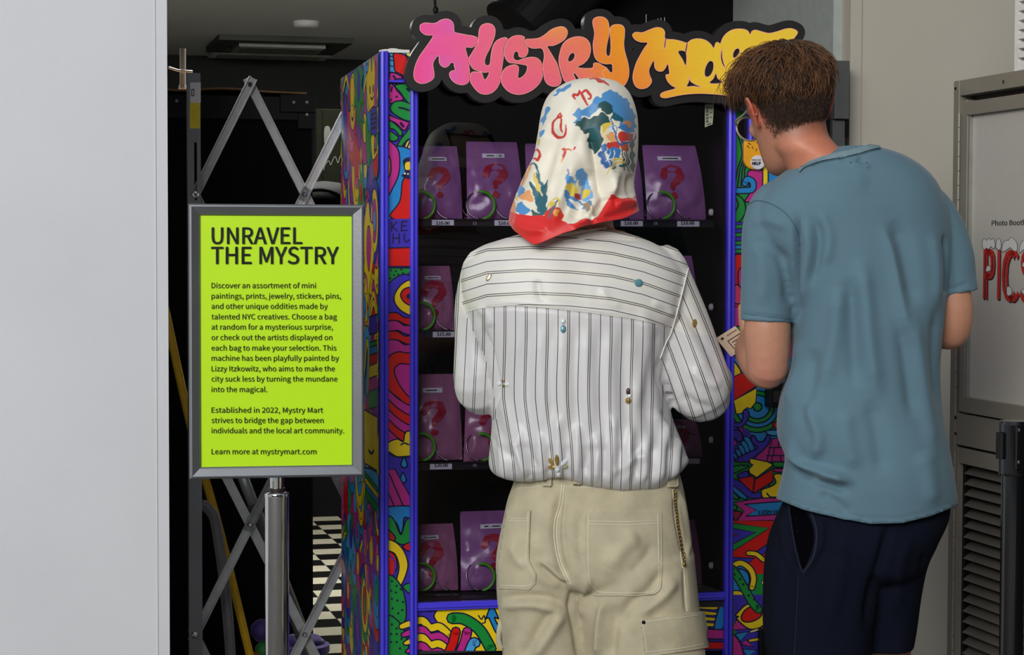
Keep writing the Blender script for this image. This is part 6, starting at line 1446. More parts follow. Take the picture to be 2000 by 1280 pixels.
i0 = np.arange(NR * NC).reshape(NR, NC); F = np.stack([i0[:-1], np.roll(i0, -1, 1)[:-1], np.roll(i0, -1, 1)[1:], i0[1:]], -1).reshape(-1, 4)
if ((vnormals(V, F) * (V - V.mean(0))).sum(1)).mean() < 0: F = F[:, ::-1]
SS = [([(1178, 395), (1170, 350), (1160, 300), (1150, 250)], 12, -.010), ([(1195, 390), (1190, 345), (1185, 300)], 10, .007), ([(1128, 300), (1112, 350), (1090, 410), (1070, 450)], 16, .010), ([(1150, 330), (1140, 380), (1120, 440)], 14, -.009),
      ([(1095, 230), (1075, 300), (1050, 370), (1025, 430)], 14, -.006), ([(1075, 240), (1055, 320), (1030, 390)], 12, .006), ([(1140, 400), (1160, 420), (1150, 432), (1120, 440)], 7, .010), ([(1185, 385), (1165, 415), (1150, 438)], 7, -.012),
      ([(1200, 400), (1225, 395), (1250, 400)], 9, .006), ([(1180, 425), (1215, 415), (1250, 402)], 6, -.005), ([(1235, 340), (1232, 365), (1238, 385)], 7, -.010), ([(1130, 180), (1100, 220), (1085, 270)], 16, .004), ([(1160, 200), (1140, 250), (1120, 300)], 14, -.003),
      ([(1205, 330), (1195, 365), (1190, 390)], 9, .006), ([(1120, 345), (1110, 390), (1095, 430)], 7, -.005), ([(1000, 430), (1030, 450), (1070, 450)], 8, .004), ([(1210, 240), (1215, 290), (1210, 340)], 14, .003), ([(1100, 290), (1085, 340), (1065, 390)], 8, .004)]
SS = [(p_, w_, a_ * 1.7) for p_, w_, a_ in SS]
V = sculpt(V, F, SS); V = vnoise(V, 16, .0045, vnormals(V, F), (1, 1, .5), 9)
X = xx.ravel() ; Yp = PY.ravel(); X2, Y2 = proj(V); fb = np.repeat(back[None, :], NR, 0).ravel()
X = np.where(fb, X2, X); 
col = np.tile(np.array(lin('#e6dfce')), (len(V), 1))
jx = .9 * np.sin(Yp * .33 + 2 * np.sin(X * .13)) + .5 * np.sin(X * .5 + Yp * .27); jy = .9 * np.sin(X * .3 + 2 * np.sin(Yp * .15)) + .5 * np.sin(Yp * .5 + X * .3)
Xj, Yj = X + jx, Yp + jy
c6 = lambda pts: [(970 + x / 3.557, 140 + y / 3.557) for x, y in pts]
def pt(pts, c, jit=1.0, smooth=True):
    p = crom(c6(pts), True, 4) if smooth else c6(pts); m = inside(X + (Xj - X) * jit, Yp + (Yj - Yp) * jit, p); col[m] = lin(c)
def ps(pts, wd, c, jit=.4):
    D, T = pdist(X + (Xj - X) * jit, Yp + (Yj - Yp) * jit, crom(c6(pts), False, 5)); col[D < wd / 2 * (.55 + .9 * np.sqrt(np.clip(np.minimum(T, 1 - T) * 2, 0, 1)))] = lin(c)
BL, BL2, TE, DG, GR_, RD, OR, YL = '#4b8dc6', '#2f5f9c', '#1c6070', '#17484a', '#2f6e5e', '#c6382e', '#e5a065', '#dcc14a'
ps([(545, 218), (532, 196), (540, 182), (560, 185), (575, 160), (572, 148)], 4.4, RD, .1); ps([(572, 148), (590, 175), (608, 210), (628, 248), (636, 250)], 4.2, RD, .1); ps([(592, 180), (600, 160), (622, 148), (640, 168), (655, 190), (648, 210), (636, 205)], 4.0, RD, .1)
ps([(440, 315), (425, 340), (450, 340), (440, 315)], 3.2, RD); ps([(430, 340), (395, 370), (390, 430), (425, 470), (465, 470), (482, 430), (478, 390)], 4.0, RD); ps([(450, 350), (445, 400), (455, 440)], 3.4, RD)
ps([(455, 560), (475, 560), (470, 600), (450, 655)], 4, RD); ps([(460, 570), (500, 560), (520, 572)], 3, '#d0603a'); ps([(535, 565), (545, 540)], 3, RD); ps([(450, 655), (462, 620)], 2.5, OR)
ps([(255, 560), (285, 560), (300, 600), (285, 635), (250, 610)], 4, RD); ps([(645, 65), (700, 70), (760, 95), (780, 110)], 3.4, RD); ps([(690, 75), (735, 92)], 4, RD)
pt([(400, 180), (430, 140), (500, 100), (525, 115), (490, 150), (440, 160), (410, 185)], BL, 2); pt([(320, 330), (345, 270), (365, 260), (360, 300), (335, 350), (320, 390), (310, 380)], BL, 2); pt([(295, 440), (320, 420), (325, 440), (300, 480)], BL, 2); pt([(285, 490), (300, 485), (298, 520), (285, 530)], YL)
# the tree, sky and town scene
pt([(530, 330), (560, 290), (620, 270), (680, 210), (740, 180), (750, 155), (830, 155), (880, 190), (930, 250), (960, 330), (960, 420), (930, 440), (880, 430), (860, 380), (800, 320), (740, 280), (680, 300), (640, 330), (600, 330), (560, 380), (535, 390), (550, 350)], BL, 2.2)
pt([(700, 265), (740, 230), (790, 250), (810, 300), (780, 320), (740, 300)], DG, 1.6)
pt([(555, 380), (590, 350), (640, 340), (690, 330), (740, 310), (775, 330), (790, 380), (760, 400), (720, 410), (730, 470), (735, 520), (690, 580), (650, 550), (630, 520), (640, 460), (600, 440), (570, 410)], DG, 2)
pt([(640, 400), (700, 390), (720, 440), (700, 500), (660, 480)], '#1a5660', 1.6)
pt([(800, 310), (850, 320), (880, 350), (870, 370), (820, 360)], TE, 1.6)
pt([(720, 420), (760, 390), (800, 410), (830, 440), (830, 500), (780, 520), (740, 500)], '#e9d9b0', 1.5); pt([(730, 400), (770, 380), (800, 370), (790, 400), (760, 420), (740, 450)], YL, 1.5); pt([(760, 460), (810, 450), (840, 480), (800, 510)], OR, 1.4)
pt([(780, 400), (815, 395), (820, 430), (785, 440)], '#cfe0ee', 1); ps([(775, 410), (830, 400), (830, 440), (780, 445)], 1, BL2); ps([(800, 330), (800, 370), (830, 470), (850, 600)], 2, BL2, 1)
pt([(845, 445), (900, 440), (940, 450), (950, 490), (880, 500), (850, 495)], RD, 1.2); pt([(770, 515), (840, 505), (855, 540), (800, 560), (770, 545)], RD, 1); pt([(860, 510), (910, 505), (915, 560), (870, 560)], '#c0522c', 1)
ps([(830, 440), (850, 520), (955, 490), (960, 440)], 2.4, BL2, 1); ps([(850, 500), (955, 520)], 2.2, BL2, 1); pt([(770, 560), (850, 545), (860, 600), (810, 620), (775, 600)], '#3f79b8', 1.5)
for x in (870, 890, 905, 925, 940): ps([(x, 560), (x + 10, 620), (x + 15, 700)], 2.2, '#1c3f48', 1.5)
pt([(880, 370), (920, 360), (940, 390), (910, 410)], '#c98a5a', 1.5); pt([(850, 400), (900, 390), (940, 410), (910, 430), (860, 430)], '#3a79b6', 1.6); pt([(930, 520), (950, 500), (955, 700), (935, 690)], '#30525a', 2)
pt([(705, 600), (740, 570), (765, 590), (750, 640), (725, 660), (755, 640), (790, 620), (800, 650), (760, 690), (730, 640)], BL2, 2); pt([(725, 540), (760, 525), (765, 560), (735, 570)], '#3f79b8', 1.5)
ps([(765, 720), (800, 670), (860, 640), (900, 640)], 2.6, YL, 1); ps([(800, 640), (850, 620), (880, 620)], 2.6, YL, 1); pt([(800, 685), (830, 670), (825, 690)], GR_); pt([(850, 665), (890, 645), (915, 660), (880, 675)], GR_)
for x in (790, 820): ps([(x, 560), (x - 10, 620), (x - 5, 660)], 1.4, '#dfe8ee', 1)
# left flowers and leaves
pt([(160, 790), (230, 655), (245, 665), (215, 740), (185, 800)], OR); ps([(205, 700), (175, 790)], 2, '#a56a3a')
ps([(232, 662), (265, 660), (285, 700), (300, 750)], 3, TE); pt([(255, 720), (285, 760), (310, 850), (300, 860), (265, 790)], YL)
pt([(270, 720), (300, 740), (325, 790), (355, 765), (350, 820), (350, 900), (340, 1000), (310, 980), (305, 930), (270, 890), (225, 780), (290, 830), (320, 870), (300, 800)], TE, 1.2)
pt([(265, 880), (300, 910), (330, 990), (300, 1000)], TE); pt([(245, 950), (300, 1000), (250, 1000)], '#355f5a')
pt([(140, 820), (160, 790), (195, 830), (170, 870), (145, 860)], BL, 1.5); pt([(160, 870), (210, 835), (240, 850), (260, 890), (210, 900), (170, 890)], OR); pt([(135, 930), (170, 900), (215, 940), (235, 960), (200, 995), (140, 985)], BL, 1.8); pt([(100, 900), (125, 890), (130, 980), (90, 970)], '#e0883e'); pt([(120, 870), (145, 865), (150, 900)], YL)
# pansy
pt([(545, 760), (560, 700), (600, 690), (630, 730), (635, 790), (590, 800), (555, 800)], '#5b9bd4', 1.2); pt([(480, 790), (490, 730), (530, 750), (550, 800), (540, 850), (500, 830)], '#5b9bd4', 1.2); pt([(600, 800), (640, 790), (665, 840), (665, 890), (610, 890), (580, 850)], '#78abd9', 1.2)
pt([(470, 850), (500, 850), (550, 880), (600, 900), (650, 900), (660, 950), (630, 985), (600, 940), (540, 950), (490, 930)], '#4d86bd', 1.2); pt([(500, 900), (560, 900), (600, 930), (560, 940)], '#e8e4dc', 1.2)
pt([(500, 800), (530, 790), (560, 840), (580, 860), (540, 880), (480, 840)], YL, 1.2); pt([(590, 830), (650, 820), (640, 860), (600, 870)], YL, 1.2); pt([(555, 770), (570, 770), (580, 850), (560, 850)], '#eddcae'); pt([(540, 855), (575, 850), (585, 880), (545, 885)], '#a8262c', 1); ps([(490, 695), (505, 730)], 2, '#6a63a0'); pt([(600, 900), (640, 910), (655, 960), (635, 985), (610, 940)], '#a98a64', 1)
# red border
HY = np.interp(X, HX[:, 0], HX[:, 1])
top = np.interp(X, [985, 1000, 1012, 1060, 1100, 1117, 1150, 1165, 1180, 1194, 1215, 1232, 1239, 1256], [408, 414, 419, 422, 434, 437, 434, 425, 402, 385, 390, 387, 383, 380])
m = fb & (Yp > top); col[m] = lin('#d8201f'); m = (~fb) & (Yp > hem.min() - 30) & (tt.repeat(NC) > .88); col[m] = lin('#d8201f')
pt([(455, 1010), (500, 1040), (620, 1000), (625, 985), (560, 1010), (520, 1050), (490, 1055)], '#e6dfce', .5)
pt([(330, 985), (370, 965), (440, 975), (465, 1010), (440, 1045), (370, 1040), (340, 1020)], '#d2301f', 1); pt([(400, 990), (430, 985), (420, 1030), (395, 1020)], '#e8a24a', 1); ps([(360, 1035), (400, 960), (430, 915)], 4, '#5a6480', .6); ps([(350, 950), (390, 905), (430, 920), (440, 960)], 2, YL, 1); pt([(375, 930), (410, 920), (400, 960), (360, 960)], YL, 2)
# face opening
LV = HW.loc(V).reshape(NR, NC, 3); openm = (LV[..., 1] > .02) & (np.abs(LV[..., 0]) < .075) & (LV[..., 2] < .105) & (LV[..., 2] > -.12)
keep = ~(openm.ravel()[F].all(1)); F2 = F[keep]
m_sc = mat('scarf_silk', attr='col', rough=.5, var=.02, nscale=90, sheen=.25, spec=.5)
sc2 = mk('headscarf', V, F2, m_sc, w, smooth=True, colors=col, label='cream silk headscarf with painted flowers and red border')
md = sc2.modifiers.new('cloth', 'SOLIDIFY'); md.thickness = .0016; md.offset = -1

# ================================================================== MAN IN BLUE T-SHIRT
YM = 3.95
mb = P(1680, 1820, YM); mb[2] = 0
n_ = things('person', 'person in a faded blue t-shirt and navy shorts with glasses, leaning in at the right', 'person', mb)
HM = Head(P(1537, 216, 3.955), 19, 13, -6, 1.0)
neck = rowloft([(235, 1500, 1612, 3.95, .13), (265, 1500, 1618, 3.945, .13), (290, 1510, 1640, 3.94, .14), (315, 1530, 1680, 3.94, .15), (345, 1545, 1720, 3.94, .16)], 40, 2.1)
parts = HM.parts() + [neck, rowloft([(320, 1570, 1730, 3.95, .13), (360, 1520, 1810, 3.95, .17), (420, 1490, 1835, 3.95, .19), (560, 1560, 1820, 3.95, .20), (760, 1565, 1815, 3.95, .20), (950, 1555, 1835, 3.95, .21), (1100, 1530, 1800, 3.96, .22)]),
    limb([(1512, 450, 3.95, .034), (1502, 540, 3.93, .036), (1499, 606, 3.93, .043), (1499, 640, 3.93, .0475), (1500, 700, 3.935, .044), (1497, 722, 3.95, .041), (1476, 702, 4.04, .038), (1465, 680, 4.14, .033), (1468, 660, 4.2, .025)]),
    limb([(1825, 440, 3.95, .038), (1852, 540, 3.95, .038), (1860, 600, 3.95, .042), (1860, 640, 3.96, .038), (1848, 648, 3.98, .037), (1800, 640, 4.06, .034), (1720, 620, 4.16, .026)]),
    limb([(1590, 1120, 3.95, .095), (1590, 1280, 3.94, .08), (1592, 1450, 3.95, .058), (1590, 1600, 3.93, .055), (1592, 1780, 3.95, .038)]),
    limb([(1712, 1120, 3.99, .09), (1722, 1250, 4.0, .062), (1716, 1430, 4.0, .056), (1715, 1600, 3.98, .054), (1718, 1790, 4.0, .038)])]
parts += hand(P(1474, 664, 4.2), (.02, .3, .9), (-.1, -.95, .3), .88, .95, -1) + hand(P(1716, 618, 4.17), (-.7, .55, .1), (0, -.3, 1), 1.0, .7, 1)
V, F = solid(parts, .0042, 4); body_m = (V, F)
base = skin_colors(V, '#bd886d', [(P(1640, 285, 3.9), .10, '#cf6a4c', .75), (P(1590, 300, 3.88), .07, '#cc8062', .5), (HM.w((-.088, -.02, 0)), .035, '#c4503c', .85), (HM.w((.088, -.02, 0)), .035, '#cf5a44', .85), (P(1500, 740, 3.9), .05, '#c07a6c', .5), (P(1862, 665, 3.92), .06, '#b9806a', .4)])
L_ = HM.loc(V); stub = np.clip((L_[:, 2] + .080) / .045, 0, 1) * np.clip((-.012 - L_[:, 1]) / .03, 0, 1) * np.clip((.105 - np.abs(L_[:, 0])) / .03, 0, 1) * (np.abs(L_[:, 0]) < .079)
stub = stub * (L_[:, 2] < .12) * .8; base = base * (1 - stub[:, None]) + np.array(lin('#4a3a2e')) * stub[:, None]
mk('body', V, F, m_skin, n_, smooth=True, colors=base)
HM.features(n_)
# t-shirt
tor = rowloft([(287, 1640, 1708, 3.945, .14), (294, 1612, 1735, 3.945, .165), (306, 1580, 1765, 3.945, .19), (328, 1542, 1800, 3.948, .215), (358, 1505, 1828, 3.95, .24), (400, 1474, 1846, 3.95, .265), (450, 1470, 1856, 3.95, .275), (520, 1505, 1854, 3.95, .28), (600, 1540, 1844, 3.95, .28), (700, 1548, 1832, 3.95, .28),
               (760, 1530, 1832, 3.95, .28), (810, 1519, 1836, 3.95, .285), (855, 1519, 1845, 3.95, .29), (895, 1534, 1852, 3.95, .29), (940, 1527, 1860, 3.95, .29), (975, 1519, 1865, 3.95, .285), (1010, 1516, 1869, 3.95, .28), (1050, 1514, 1871, 3.95, .275)], 80, 2.35)
slv = flatlimb([(1545, 385, 3.95, .045), (1518, 405, 3.95, .054), (1507, 450, 3.94, .058), (1503, 520, 3.93, .056), (1499, 580, 3.93, .0535), (1496.5, 628, 3.93, .0525)], 32)
srv = flatlimb([(1782, 388, 3.95, .040), (1808, 408, 3.95, .050), (1833, 450, 3.95, .053), (1852, 500, 3.95, .051), (1860, 545, 3.95, .047), (1865, 574, 3.95, .046)], 32)
V, F = solid([tor, slv, srv], .0043, 4)
S = [([(1556, 420), (1558, 480), (1556, 540), (1560, 600), (1552, 640)], 5, -.014), ([(1572, 430), (1580, 480), (1574, 540), (1568, 600)], 9, .006), ([(1590, 420), (1600, 470), (1590, 530), (1580, 560)], 8, -.005), ([(1600, 410), (1620, 460), (1612, 520)], 9, .004),
     ([(1740, 430), (1760, 470), (1775, 530), (1790, 600)], 14, -.008), ([(1725, 440), (1745, 500), (1760, 580), (1775, 680)], 10, .006), ([(1680, 500), (1690, 580), (1700, 680), (1715, 780)], 14, .008), ([(1660, 540), (1665, 640), (1670, 760)], 13, -.007), ([(1640, 560), (1630, 660), (1610, 760)], 14, .007),
     ([(1780, 600), (1795, 700), (1810, 800), (1825, 900)], 12, .006), ([(1760, 620), (1772, 720), (1785, 820)], 12, -.006), ([(1830, 600), (1825, 700), (1835, 800)], 8, -.006), ([(1845, 460), (1850, 520), (1848, 575)], 4, -.012),
     ([(1560, 660), (1545, 740), (1535, 800)], 9, .006), ([(1590, 680), (1580, 760), (1560, 830)], 12, -.006), ([(1570, 780), (1600, 850), (1590, 900)], 10, .007), ([(1540, 860), (1560, 900), (1600, 920), (1650, 935), (1660, 950)], 8, .012), ([(1535, 890), (1570, 925), (1620, 948), (1660, 958)], 7, -.012),
     ([(1570, 940), (1620, 935), (1655, 945)], 6, .006), ([(1600, 960), (1640, 990), (1660, 1010)], 9, -.005), ([(1800, 880), (1815, 930), (1820, 990)], 14, .005), ([(1700, 780), (1715, 850), (1725, 930)], 14, -.005), ([(1650, 800), (1655, 860), (1670, 920)], 14, .005),
     ([(1480, 470), (1490, 540), (1485, 600)], 12, .004), ([(1520, 480), (1535, 540), (1540, 600)], 9, -.004), ([(1465, 440), (1500, 430), (1540, 445)], 8, .003), ([(1470, 470), (1510, 490), (1545, 520)], 9, -.003),
     ([(1640, 305), (1650, 312)], 4, -.003), ([(1675, 308), (1690, 320)], 5, -.004), ([(1660, 322), (1700, 326)], 4, .003), ([(1580, 330), (1640, 350), (1700, 355)], 18, .004), ([(1820, 450), (1830, 520), (1828, 600)], 8, .004), ([(1448, 612), (1500, 619), (1546, 624)], 2.4, -.0022), ([(1843, 568), (1868, 562), (1893, 553)], 2.4, -.0022)]
S = [(p_, w_ * 1.2, a_ * 1.6) for p_, w_, a_ in S]
V = sculpt(V, F, S)
X, Y = proj(V); N_ = vnormals(V, F)
HMX = lambda x: np.interp(x, [1510, 1519, 1540, 1570, 1600, 1640, 1700, 1760, 1820, 1866, 1875], [972, 975, 984, 996, 1004, 1013, 1024, 1022, 1008, 990, 986])
V = V + N_ * (-.0015 * np.exp(-((Y - HMX(X) + 10) / 2.5) ** 2))[:, None]
Ff = (Y[F] > HMX(X)[F]).any(1); # open hem
Lm = np.interp(X, [1560, 1575, 1600, 1630, 1660, 1690, 1705, 1720, 1790], [330, 317, 305, 297, 294, 290, 287, 286, 290])
F = F[~Ff]
e_ = np.sort(np.concatenate([F[:, [0, 1]], F[:, [1, 2]], F[:, [2, 3]], F[:, [3, 0]]]), 1); k_ = e_[:, 0].astype(np.int64) * len(V) + e_[:, 1]; u_, c_ = np.unique(k_, return_counts=True)
be = u_[c_ == 1]; bv = np.unique(np.r_[be // len(V), be % len(V)]); bv = bv[np.abs(Y[bv] - HMX(X[bv])) < 9]
V[bv, 2] += (Y[bv] - HMX(X[bv])) * (3.85 / FPX)
V = vnoise(V, 9, .004, N_, (1, 1, .5), 21)
m_ts = mat('faded_jersey', '#587685', .88, var=.06, nscale=5, bump=.25, bscale=700, sheen=.15)
ts = mk('t_shirt', V, F, m_ts, n_, smooth=True, label='faded blue cotton t-shirt'); md = ts.modifiers.new('cloth', 'SOLIDIFY'); md.thickness = .002; md.offset = -1
TS = bvh(V, F)
b = B(); surf_line(b, TS, [(1462, 400), (1480, 392), (1510, 400), (1538, 420), (1556, 450), (1560, 480)], .0012, .0006)
surf_line(b, TS, [(1452, 612), (1500, 619), (1544, 623)], .0008, .0004); b.mk('seams', mat('seam_blue', '#4a6776', .9), ts)
# ribbed collar
bt_ = B(); bt_.add(V, F); bt_.add(body_m[0], body_m[1]); TB2 = BVHTree.FromPolygons(bt_.v, bt_.f)
up_ = [(1560, 334), (1568, 323), (1582, 314), (1605, 306), (1640, 299), (1675, 291), (1700, 284), (1716, 281)]
V2, F2 = surf_patch(TB2, [tuple(q) for q in crom(up_, False, 4)] + [tuple(q + (3, 4 + 6 * min(1, i / 8))) for i, q in list(enumerate(crom(up_, False, 4)))[::-1]], .0035, 2.0, False)
b = B(); b.add(V2, F2); b.mk('collar_rib', mat('collar_blue', '#71878f', .9, bump=.3, bscale=500), ts, smooth=True)
b = B(); surf_line(b, TB2, [(x + 3, y + 11) for x, y in up_[2:]], .001, .0012); b.mk('collar_seam', mat('seam_blue'), ts)
# little worn holes under the collar
b = B()
for x, y, a in ((1647, 303, 3), (1679, 297, 4), (1662, 318, 4), (1693, 318, 5)):
    h = hit(TS, x, y)
    if h is not None: b.lathe(h[0] + h[1] * .0006, [(.0016, 0), (.0013, .0006)], 8, axis=h[1])
b.mk('worn_hole', mat('hole_dark', '#2a2f33', .9), ts)
# shorts
V, F = solid([rowloft([(945, 1545, 1846, 3.955, .235), (985, 1528, 1852, 3.955, .25), (1015, 1516, 1848, 3.955, .262), (1050, 1504, 1832, 3.955, .27), (1085, 1498, 1815, 3.96, .27), (1112, 1498, 1800, 3.96, .25), (1135, 1520, 1770, 3.96, .17)], 80, 2.4),
              rowloft([(1070, 1500, 1730, 3.95, .25), (1100, 1495, 1722, 3.94, .245), (1160, 1491, 1716, 3.94, .245), (1220, 1492, 1706, 3.94, .24), (1280, 1500, 1696, 3.94, .235), (1345, 1506, 1690, 3.94, .23)], 48, 2.3),
              rowloft([(1060, 1640, 1828, 3.985, .23), (1100, 1628, 1810, 3.99, .23), (1160, 1630, 1797, 3.995, .22), (1220, 1650, 1788, 4.0, .20), (1262, 1665, 1780, 4.0, .195)], 48, 2.3)], .0048, 4)
S = [([(1540, 990), (1548, 1040), (1560, 1090), (1568, 1118)], 6, -.014), ([(1525, 1010), (1530, 1050), (1548, 1110), (1560, 1125)], 6, .006), ([(1600, 1000), (1606, 1050), (1590, 1090), (1570, 1122)], 7, .009), ([(1556, 1120), (1556, 1190), (1550, 1280)], 3, -.003),
     ([(1740, 1020), (1720, 1090), (1700, 1160), (1690, 1230)], 9, -.012), ([(1780, 1040), (1760, 1110), (1750, 1200)], 12, .006), ([(1650, 1030), (1640, 1120), (1620, 1220)], 16, .005), ([(1805, 1080), (1800, 1110), (1795, 1130)], 6, -.006)]
V = sculpt(V, F, S); V = vnoise(V, 10, .005, vnormals(V, F), (1, 1, .6), 31)
m_sh = mat('navy_seersucker', '#0a0f1f', .9, spec=.15, var=.15, nscale=30, bump=.6, bscale=350, stretch=(1, 1, .15), sheen=.0)
so = mk('shorts', V, F, m_sh, n_, smooth=True, label='navy seersucker shorts'); TSH = bvh(V, F)
V, F = surf_patch(TSH, [(1545, 990), (1562, 992), (1580, 1010), (1590, 1045), (1584, 1080), (1569, 1112), (1560, 1085), (1550, 1040)], .0012, 3); mk('pocket_shade_patch', V, F, mat('pocket_shade', '#020206', .95, spec=.05), so, smooth=True)  # black patch laid on the cloth as the shade inside the pocket
b = B(); surf_line(b, TSH, [(1540, 985), (1546, 1030), (1556, 1085), (1567, 1118)], .0011); surf_line(b, TSH, [(1584, 1000), (1596, 1040), (1590, 1085), (1570, 1120)], .0022, .001); surf_line(b, TSH, [(1560, 1125), (1556, 1200), (1552, 1278)], .0009); b.mk('pocket_seam', mat('navy_thread', '#10162a', .9), so)
shoe(1592, 1815, 3.96, m_shoe, n_, 1.05, .35); shoe(1718, 1815, 4.0, m_shoe, n_, 1.05, .35)
# glasses
gl_ = things('glasses', 'pale clear-framed eyeglasses worn by the person in the blue t-shirt', 'glasses', HM.w((0, .1, 0)))
m_gf = mat('clear_frame', '#9c937c', .15, coat=.5)
gm = bpy.data.materials.new('lens'); gm.use_nodes = True; gb = gm.node_tree.nodes['Principled BSDF']; gb.inputs['Transmission Weight'].default_value = 1; gb.inputs['Roughness'].default_value = .02; gb.inputs['IOR'].default_value = 1.1; gb.inputs['Base Color'].default_value = (.85, .9, .95, 1)
b = B()
for m in (-1, 1):
    ring_ = [HM.w((m * .037 + .029 * math.cos(a), .116 - abs(m * .037 + .029 * math.cos(a)) * .16, -.004 + .025 * math.sin(a))) for a in np.linspace(0, 2 * math.pi, 29)[:-1]]; b.tube(ring_, .0022, 8, closed=True)
    mk('lens', ring_, [list(range(28))], gm, gl_)
    b.tube(crom([HM.w(p) for p in ((m * .064, .104, .006), (m * .076, .085, .008), (m * .0785, .04, .009), (m * .0800, .004, .012), (m * .0815, -.014, .004), (m * .080, -.022, -.010))], False, 4), .0021, 8)
b.tube([HM.w(p) for p in ((-.010, .111, .002), (0, .114, .005), (.010, .111, .002))], .002, 8); b.mk('frame', m_gf, gl_, smooth=True)
# hair
hr = Random_ = random.Random(5); m_hair = mat('brown_hair', '#3a2719', .5, var=.35, nscale=60, spec=.4); m_hair2 = mat('light_brown_hair', '#6b4425', .45, var=.3, nscale=60, spec=.4)
def hairline(a):   # a: angle round the head, pi/2 = front; returns lowest z of hair
    s = math.sin(a)
    return np.interp(s, [-1, -.55, -.25, .1, .55, .8, 1], [-.034, -.030, -.002, .024, .035, .062, .066])
def infl(a, z):
    s = math.sin(a); lo = hairline(a); g = np.clip((z - lo) / .12, 0, 1)
    base_ = .0012 + .015 * g ** 1.0 + .012 * max(0, s) * g + .010 * max(0, (z - .06) / .053)
    return base_
nA = 120; zz = np.linspace(0, 1, 60); V = []
for k in zz:
    for j in range(nA):
        a = 2 * math.pi * j / nA; lo = hairline(a); top_ = .113; z = lo + (top_ - lo) * (1 - (1 - k) ** 1.0); e = infl(a, z) if k > 0 else -.004
        p = head_pt(np.array([a]), z, 0.0)[0]; cN = np.array([p[0] * 1.6, p[1] * 1.2, z * 1.1 if z > 0 else z * .5]); cN /= np.linalg.norm(cN)
        nzv = noise.noise(Vector((p[0] * 40 + p[2] * 10, p[1] * 22, p[2] * 30))) * .006 * min(1, k * 2)
        V.append(p + cN * (e + nzv))
V.append(np.array([0, -.006, .113 + .028]))
V = np.array(V); nk = len(zz); F = [(i * nA + j, i * nA + (j + 1) % nA, (i + 1) * nA + (j + 1) % nA, (i + 1) * nA + j) for i in range(nk - 1) for j in range(nA)] + [((nk - 1) * nA + j, (nk - 1) * nA + (j + 1) % nA, nk * nA) for j in range(nA)]
hairo = mk('hair', HM.w(V), F, m_hair, n_, smooth=True, label='tousled dark brown hair, faded at the nape')
def strands(count, seed, ln0, ln1, rad, material, lift, name, zmin=0.25, curl=.35):
    r = random.Random(seed); b = B()
    for c_ in range(count):
        a = r.uniform(0, 2 * math.pi); k = 1 - (1 - zmin) * r.random() ** .75 if r.random() < .7 else r.uniform(zmin, 1); k = min(k, .985)
        lo = hairline(a); z = lo + (.113 - lo) * k; i = int(k * (nk - 1)); j = int(a / (2 * math.pi) * nA) % nA; p = V[i * nA + j].copy()
        nrm = p - np.array([0, -.005, .01]); nrm /= np.linalg.norm(nrm)
        cr = np.array([.01, -.055, .125]); fl = p - cr; fl -= nrm * (fl @ nrm); fl /= np.linalg.norm(fl) + 1e-6
        fw = np.array([0, 1.0, 0]); tf = max(0, min(1, (p[1] + .03) / .06)) * (1 if p[2] > .04 else 0); d = fl * (1 - .6 * tf) + fw * .8 * tf + np.array([r.gauss(0, .4), r.gauss(0, .35), r.gauss(0, .25)]); d -= nrm * (d @ nrm) * .9; d /= np.linalg.norm(d)
        ln = r.uniform(ln0, ln1) * (.45 + .55 * k) * (1 + .7 * tf); ax = np.cross(nrm, d); ph = r.uniform(0, 6.3); q = []
        for s in range(6):
            t = s / 5; sp_ = p + d * ln * t + nrm * (lift * math.sin(math.pi * min(1, t * .9)) * (.4 + tf) + .001 - .012 * t * t * (1 - tf)) + ax * curl * ln * .25 * math.sin(t * 3.2 + ph) * t + np.array([0, 0, -1]) * .012 * tf * t * t * t
            q.append(sp_)
        b.tube(HM.w(np.array(q)), [rad, rad, rad, rad * .9, rad * .6, rad * .2], 3, cap=False)
    o = b.mk(name, material, hairo, smooth=True); o['kind'] = 'stuff'; return o
strands(4200, 1, .022, .045, .0009, m_hair, .006, 'dark_strands'); strands(1300, 2, .025, .05, .0008, m_hair2, .009, 'light_strands', .35)
def quiff(seed, n):
    r = random.Random(seed); b = B()
    for _ in range(n):
        p = np.array([r.uniform(-.06, .055), r.uniform(.06, .10), r.uniform(.075, .115)]); q = []
        d = np.array([r.gauss(-.15, .4), 1.0, r.uniform(-.1, .5)]); d /= np.linalg.norm(d); ln = r.uniform(.025, .05); ph = r.uniform(0, 6)
        for s in range(8): t = s / 7; q.append(p + d * ln * t + np.array([.010 * math.sin(5 * t + ph), 0, -.045 * t * t + .006 * math.sin(6 * t + ph)]))
        b.tube(HM.w(np.array(q)), np.linspace(.0011, .0003, 8), 3, cap=False)
    o = b.mk('quiff_strands', m_hair, hairo, smooth=True); o['kind'] = 'stuff'
quiff(4, 420)
strands(420, 3, .04, .06, .0007, m_hair2, .016, 'stray_curls', .62, 1.6)
r_ = random.Random(9); b = B()      # clipped nape hair fading into the neck
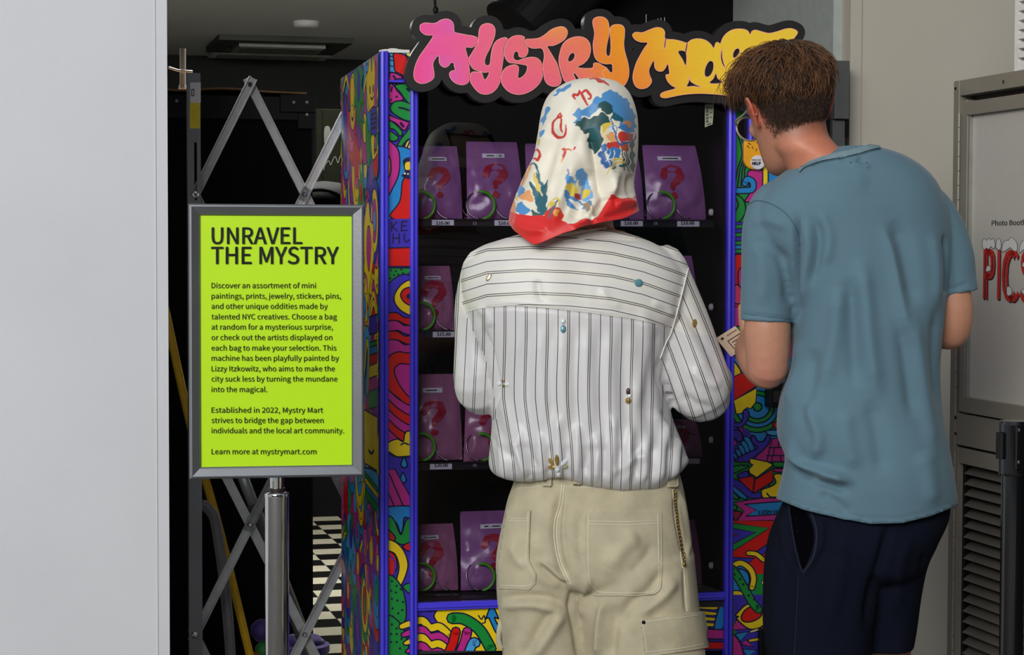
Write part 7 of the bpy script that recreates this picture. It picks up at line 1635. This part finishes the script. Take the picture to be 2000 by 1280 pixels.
for _ in range(7000):
    a = r_.uniform(math.pi * .97, math.pi * 2.03); lo = hairline(a); z = lo + r_.uniform(-.040, .040)
    if z < lo and r_.random() < ((lo - z) / .040) ** .7: continue
    p = head_pt(np.array([a]), z, (infl(a, z) if z > lo else 0) + .0006)[0]; d = np.array([r_.gauss(0, .35), -.12, -1]); d /= np.linalg.norm(d); ln = r_.uniform(.005, .010) * (1.4 if z > lo else .8)
    b.tube(HM.w(np.array([p, p + d * ln * .5 + np.array([0, -.0012, 0]), p + d * ln + np.array([0, -.0006, 0])])), [.00042, .00036, .00015], 3, cap=False)
o_ = b.mk('clipped_nape_hair', m_hair, hairo, smooth=True); o_['kind'] = 'stuff'
# ticket held in the hand
ct_ = things('paper_card', 'small cream printed card held in front of the machine by the left-hand fingers', 'card', P(1420, 668, 4.2))
KP = Plane(P(1420, 668, 4.2), (.86, .35, .42), (-.35, .1, .9)); 
q = [P(1398, 661, 4.19), P(1428, 697, 4.17), None, P(1436, 637, 4.22)]; q[2] = q[1] + q[3] - q[0]
nq = np.cross(q[1] - q[0], q[3] - q[0]); nq /= np.linalg.norm(nq)
if nq[1] > 0: nq = -nq
mk('card_sheet', q + [p_ - nq * .0006 for p_ in q], [(0, 1, 2, 3), (7, 6, 5, 4), (0, 4, 5, 1), (1, 5, 6, 2), (2, 6, 7, 3), (3, 7, 4, 0)], mat('card_cream', '#d8bfa4', .7), ct_)
b = B(); e1 = (q[3] - q[0]); e2 = (q[1] - q[0])
def cq(a0, a1, c0, c1, col): b.add([q[0] + e1 * a + e2 * c + nq * .0005 for a, c in ((a0, c0), (a1, c0), (a1, c1), (a0, c1))], [(0, 1, 2, 3)], col)
cq(.14, .26, .12, .22, '#2c2018')
for k in range(5): cq(.45 + k * .1, .52 + k * .1, .14, .2, '#6a5040')
cq(.3, 1, .36, .4, '#4a3c30'); cq(.3, .34, .36, .8, '#4a3c30'); cq(.42, .8, .5, .55, '#6a5040'); cq(.42, .95, .64, .68, '#6a5040')
b.mk('card_print', mat('print'), ct_)
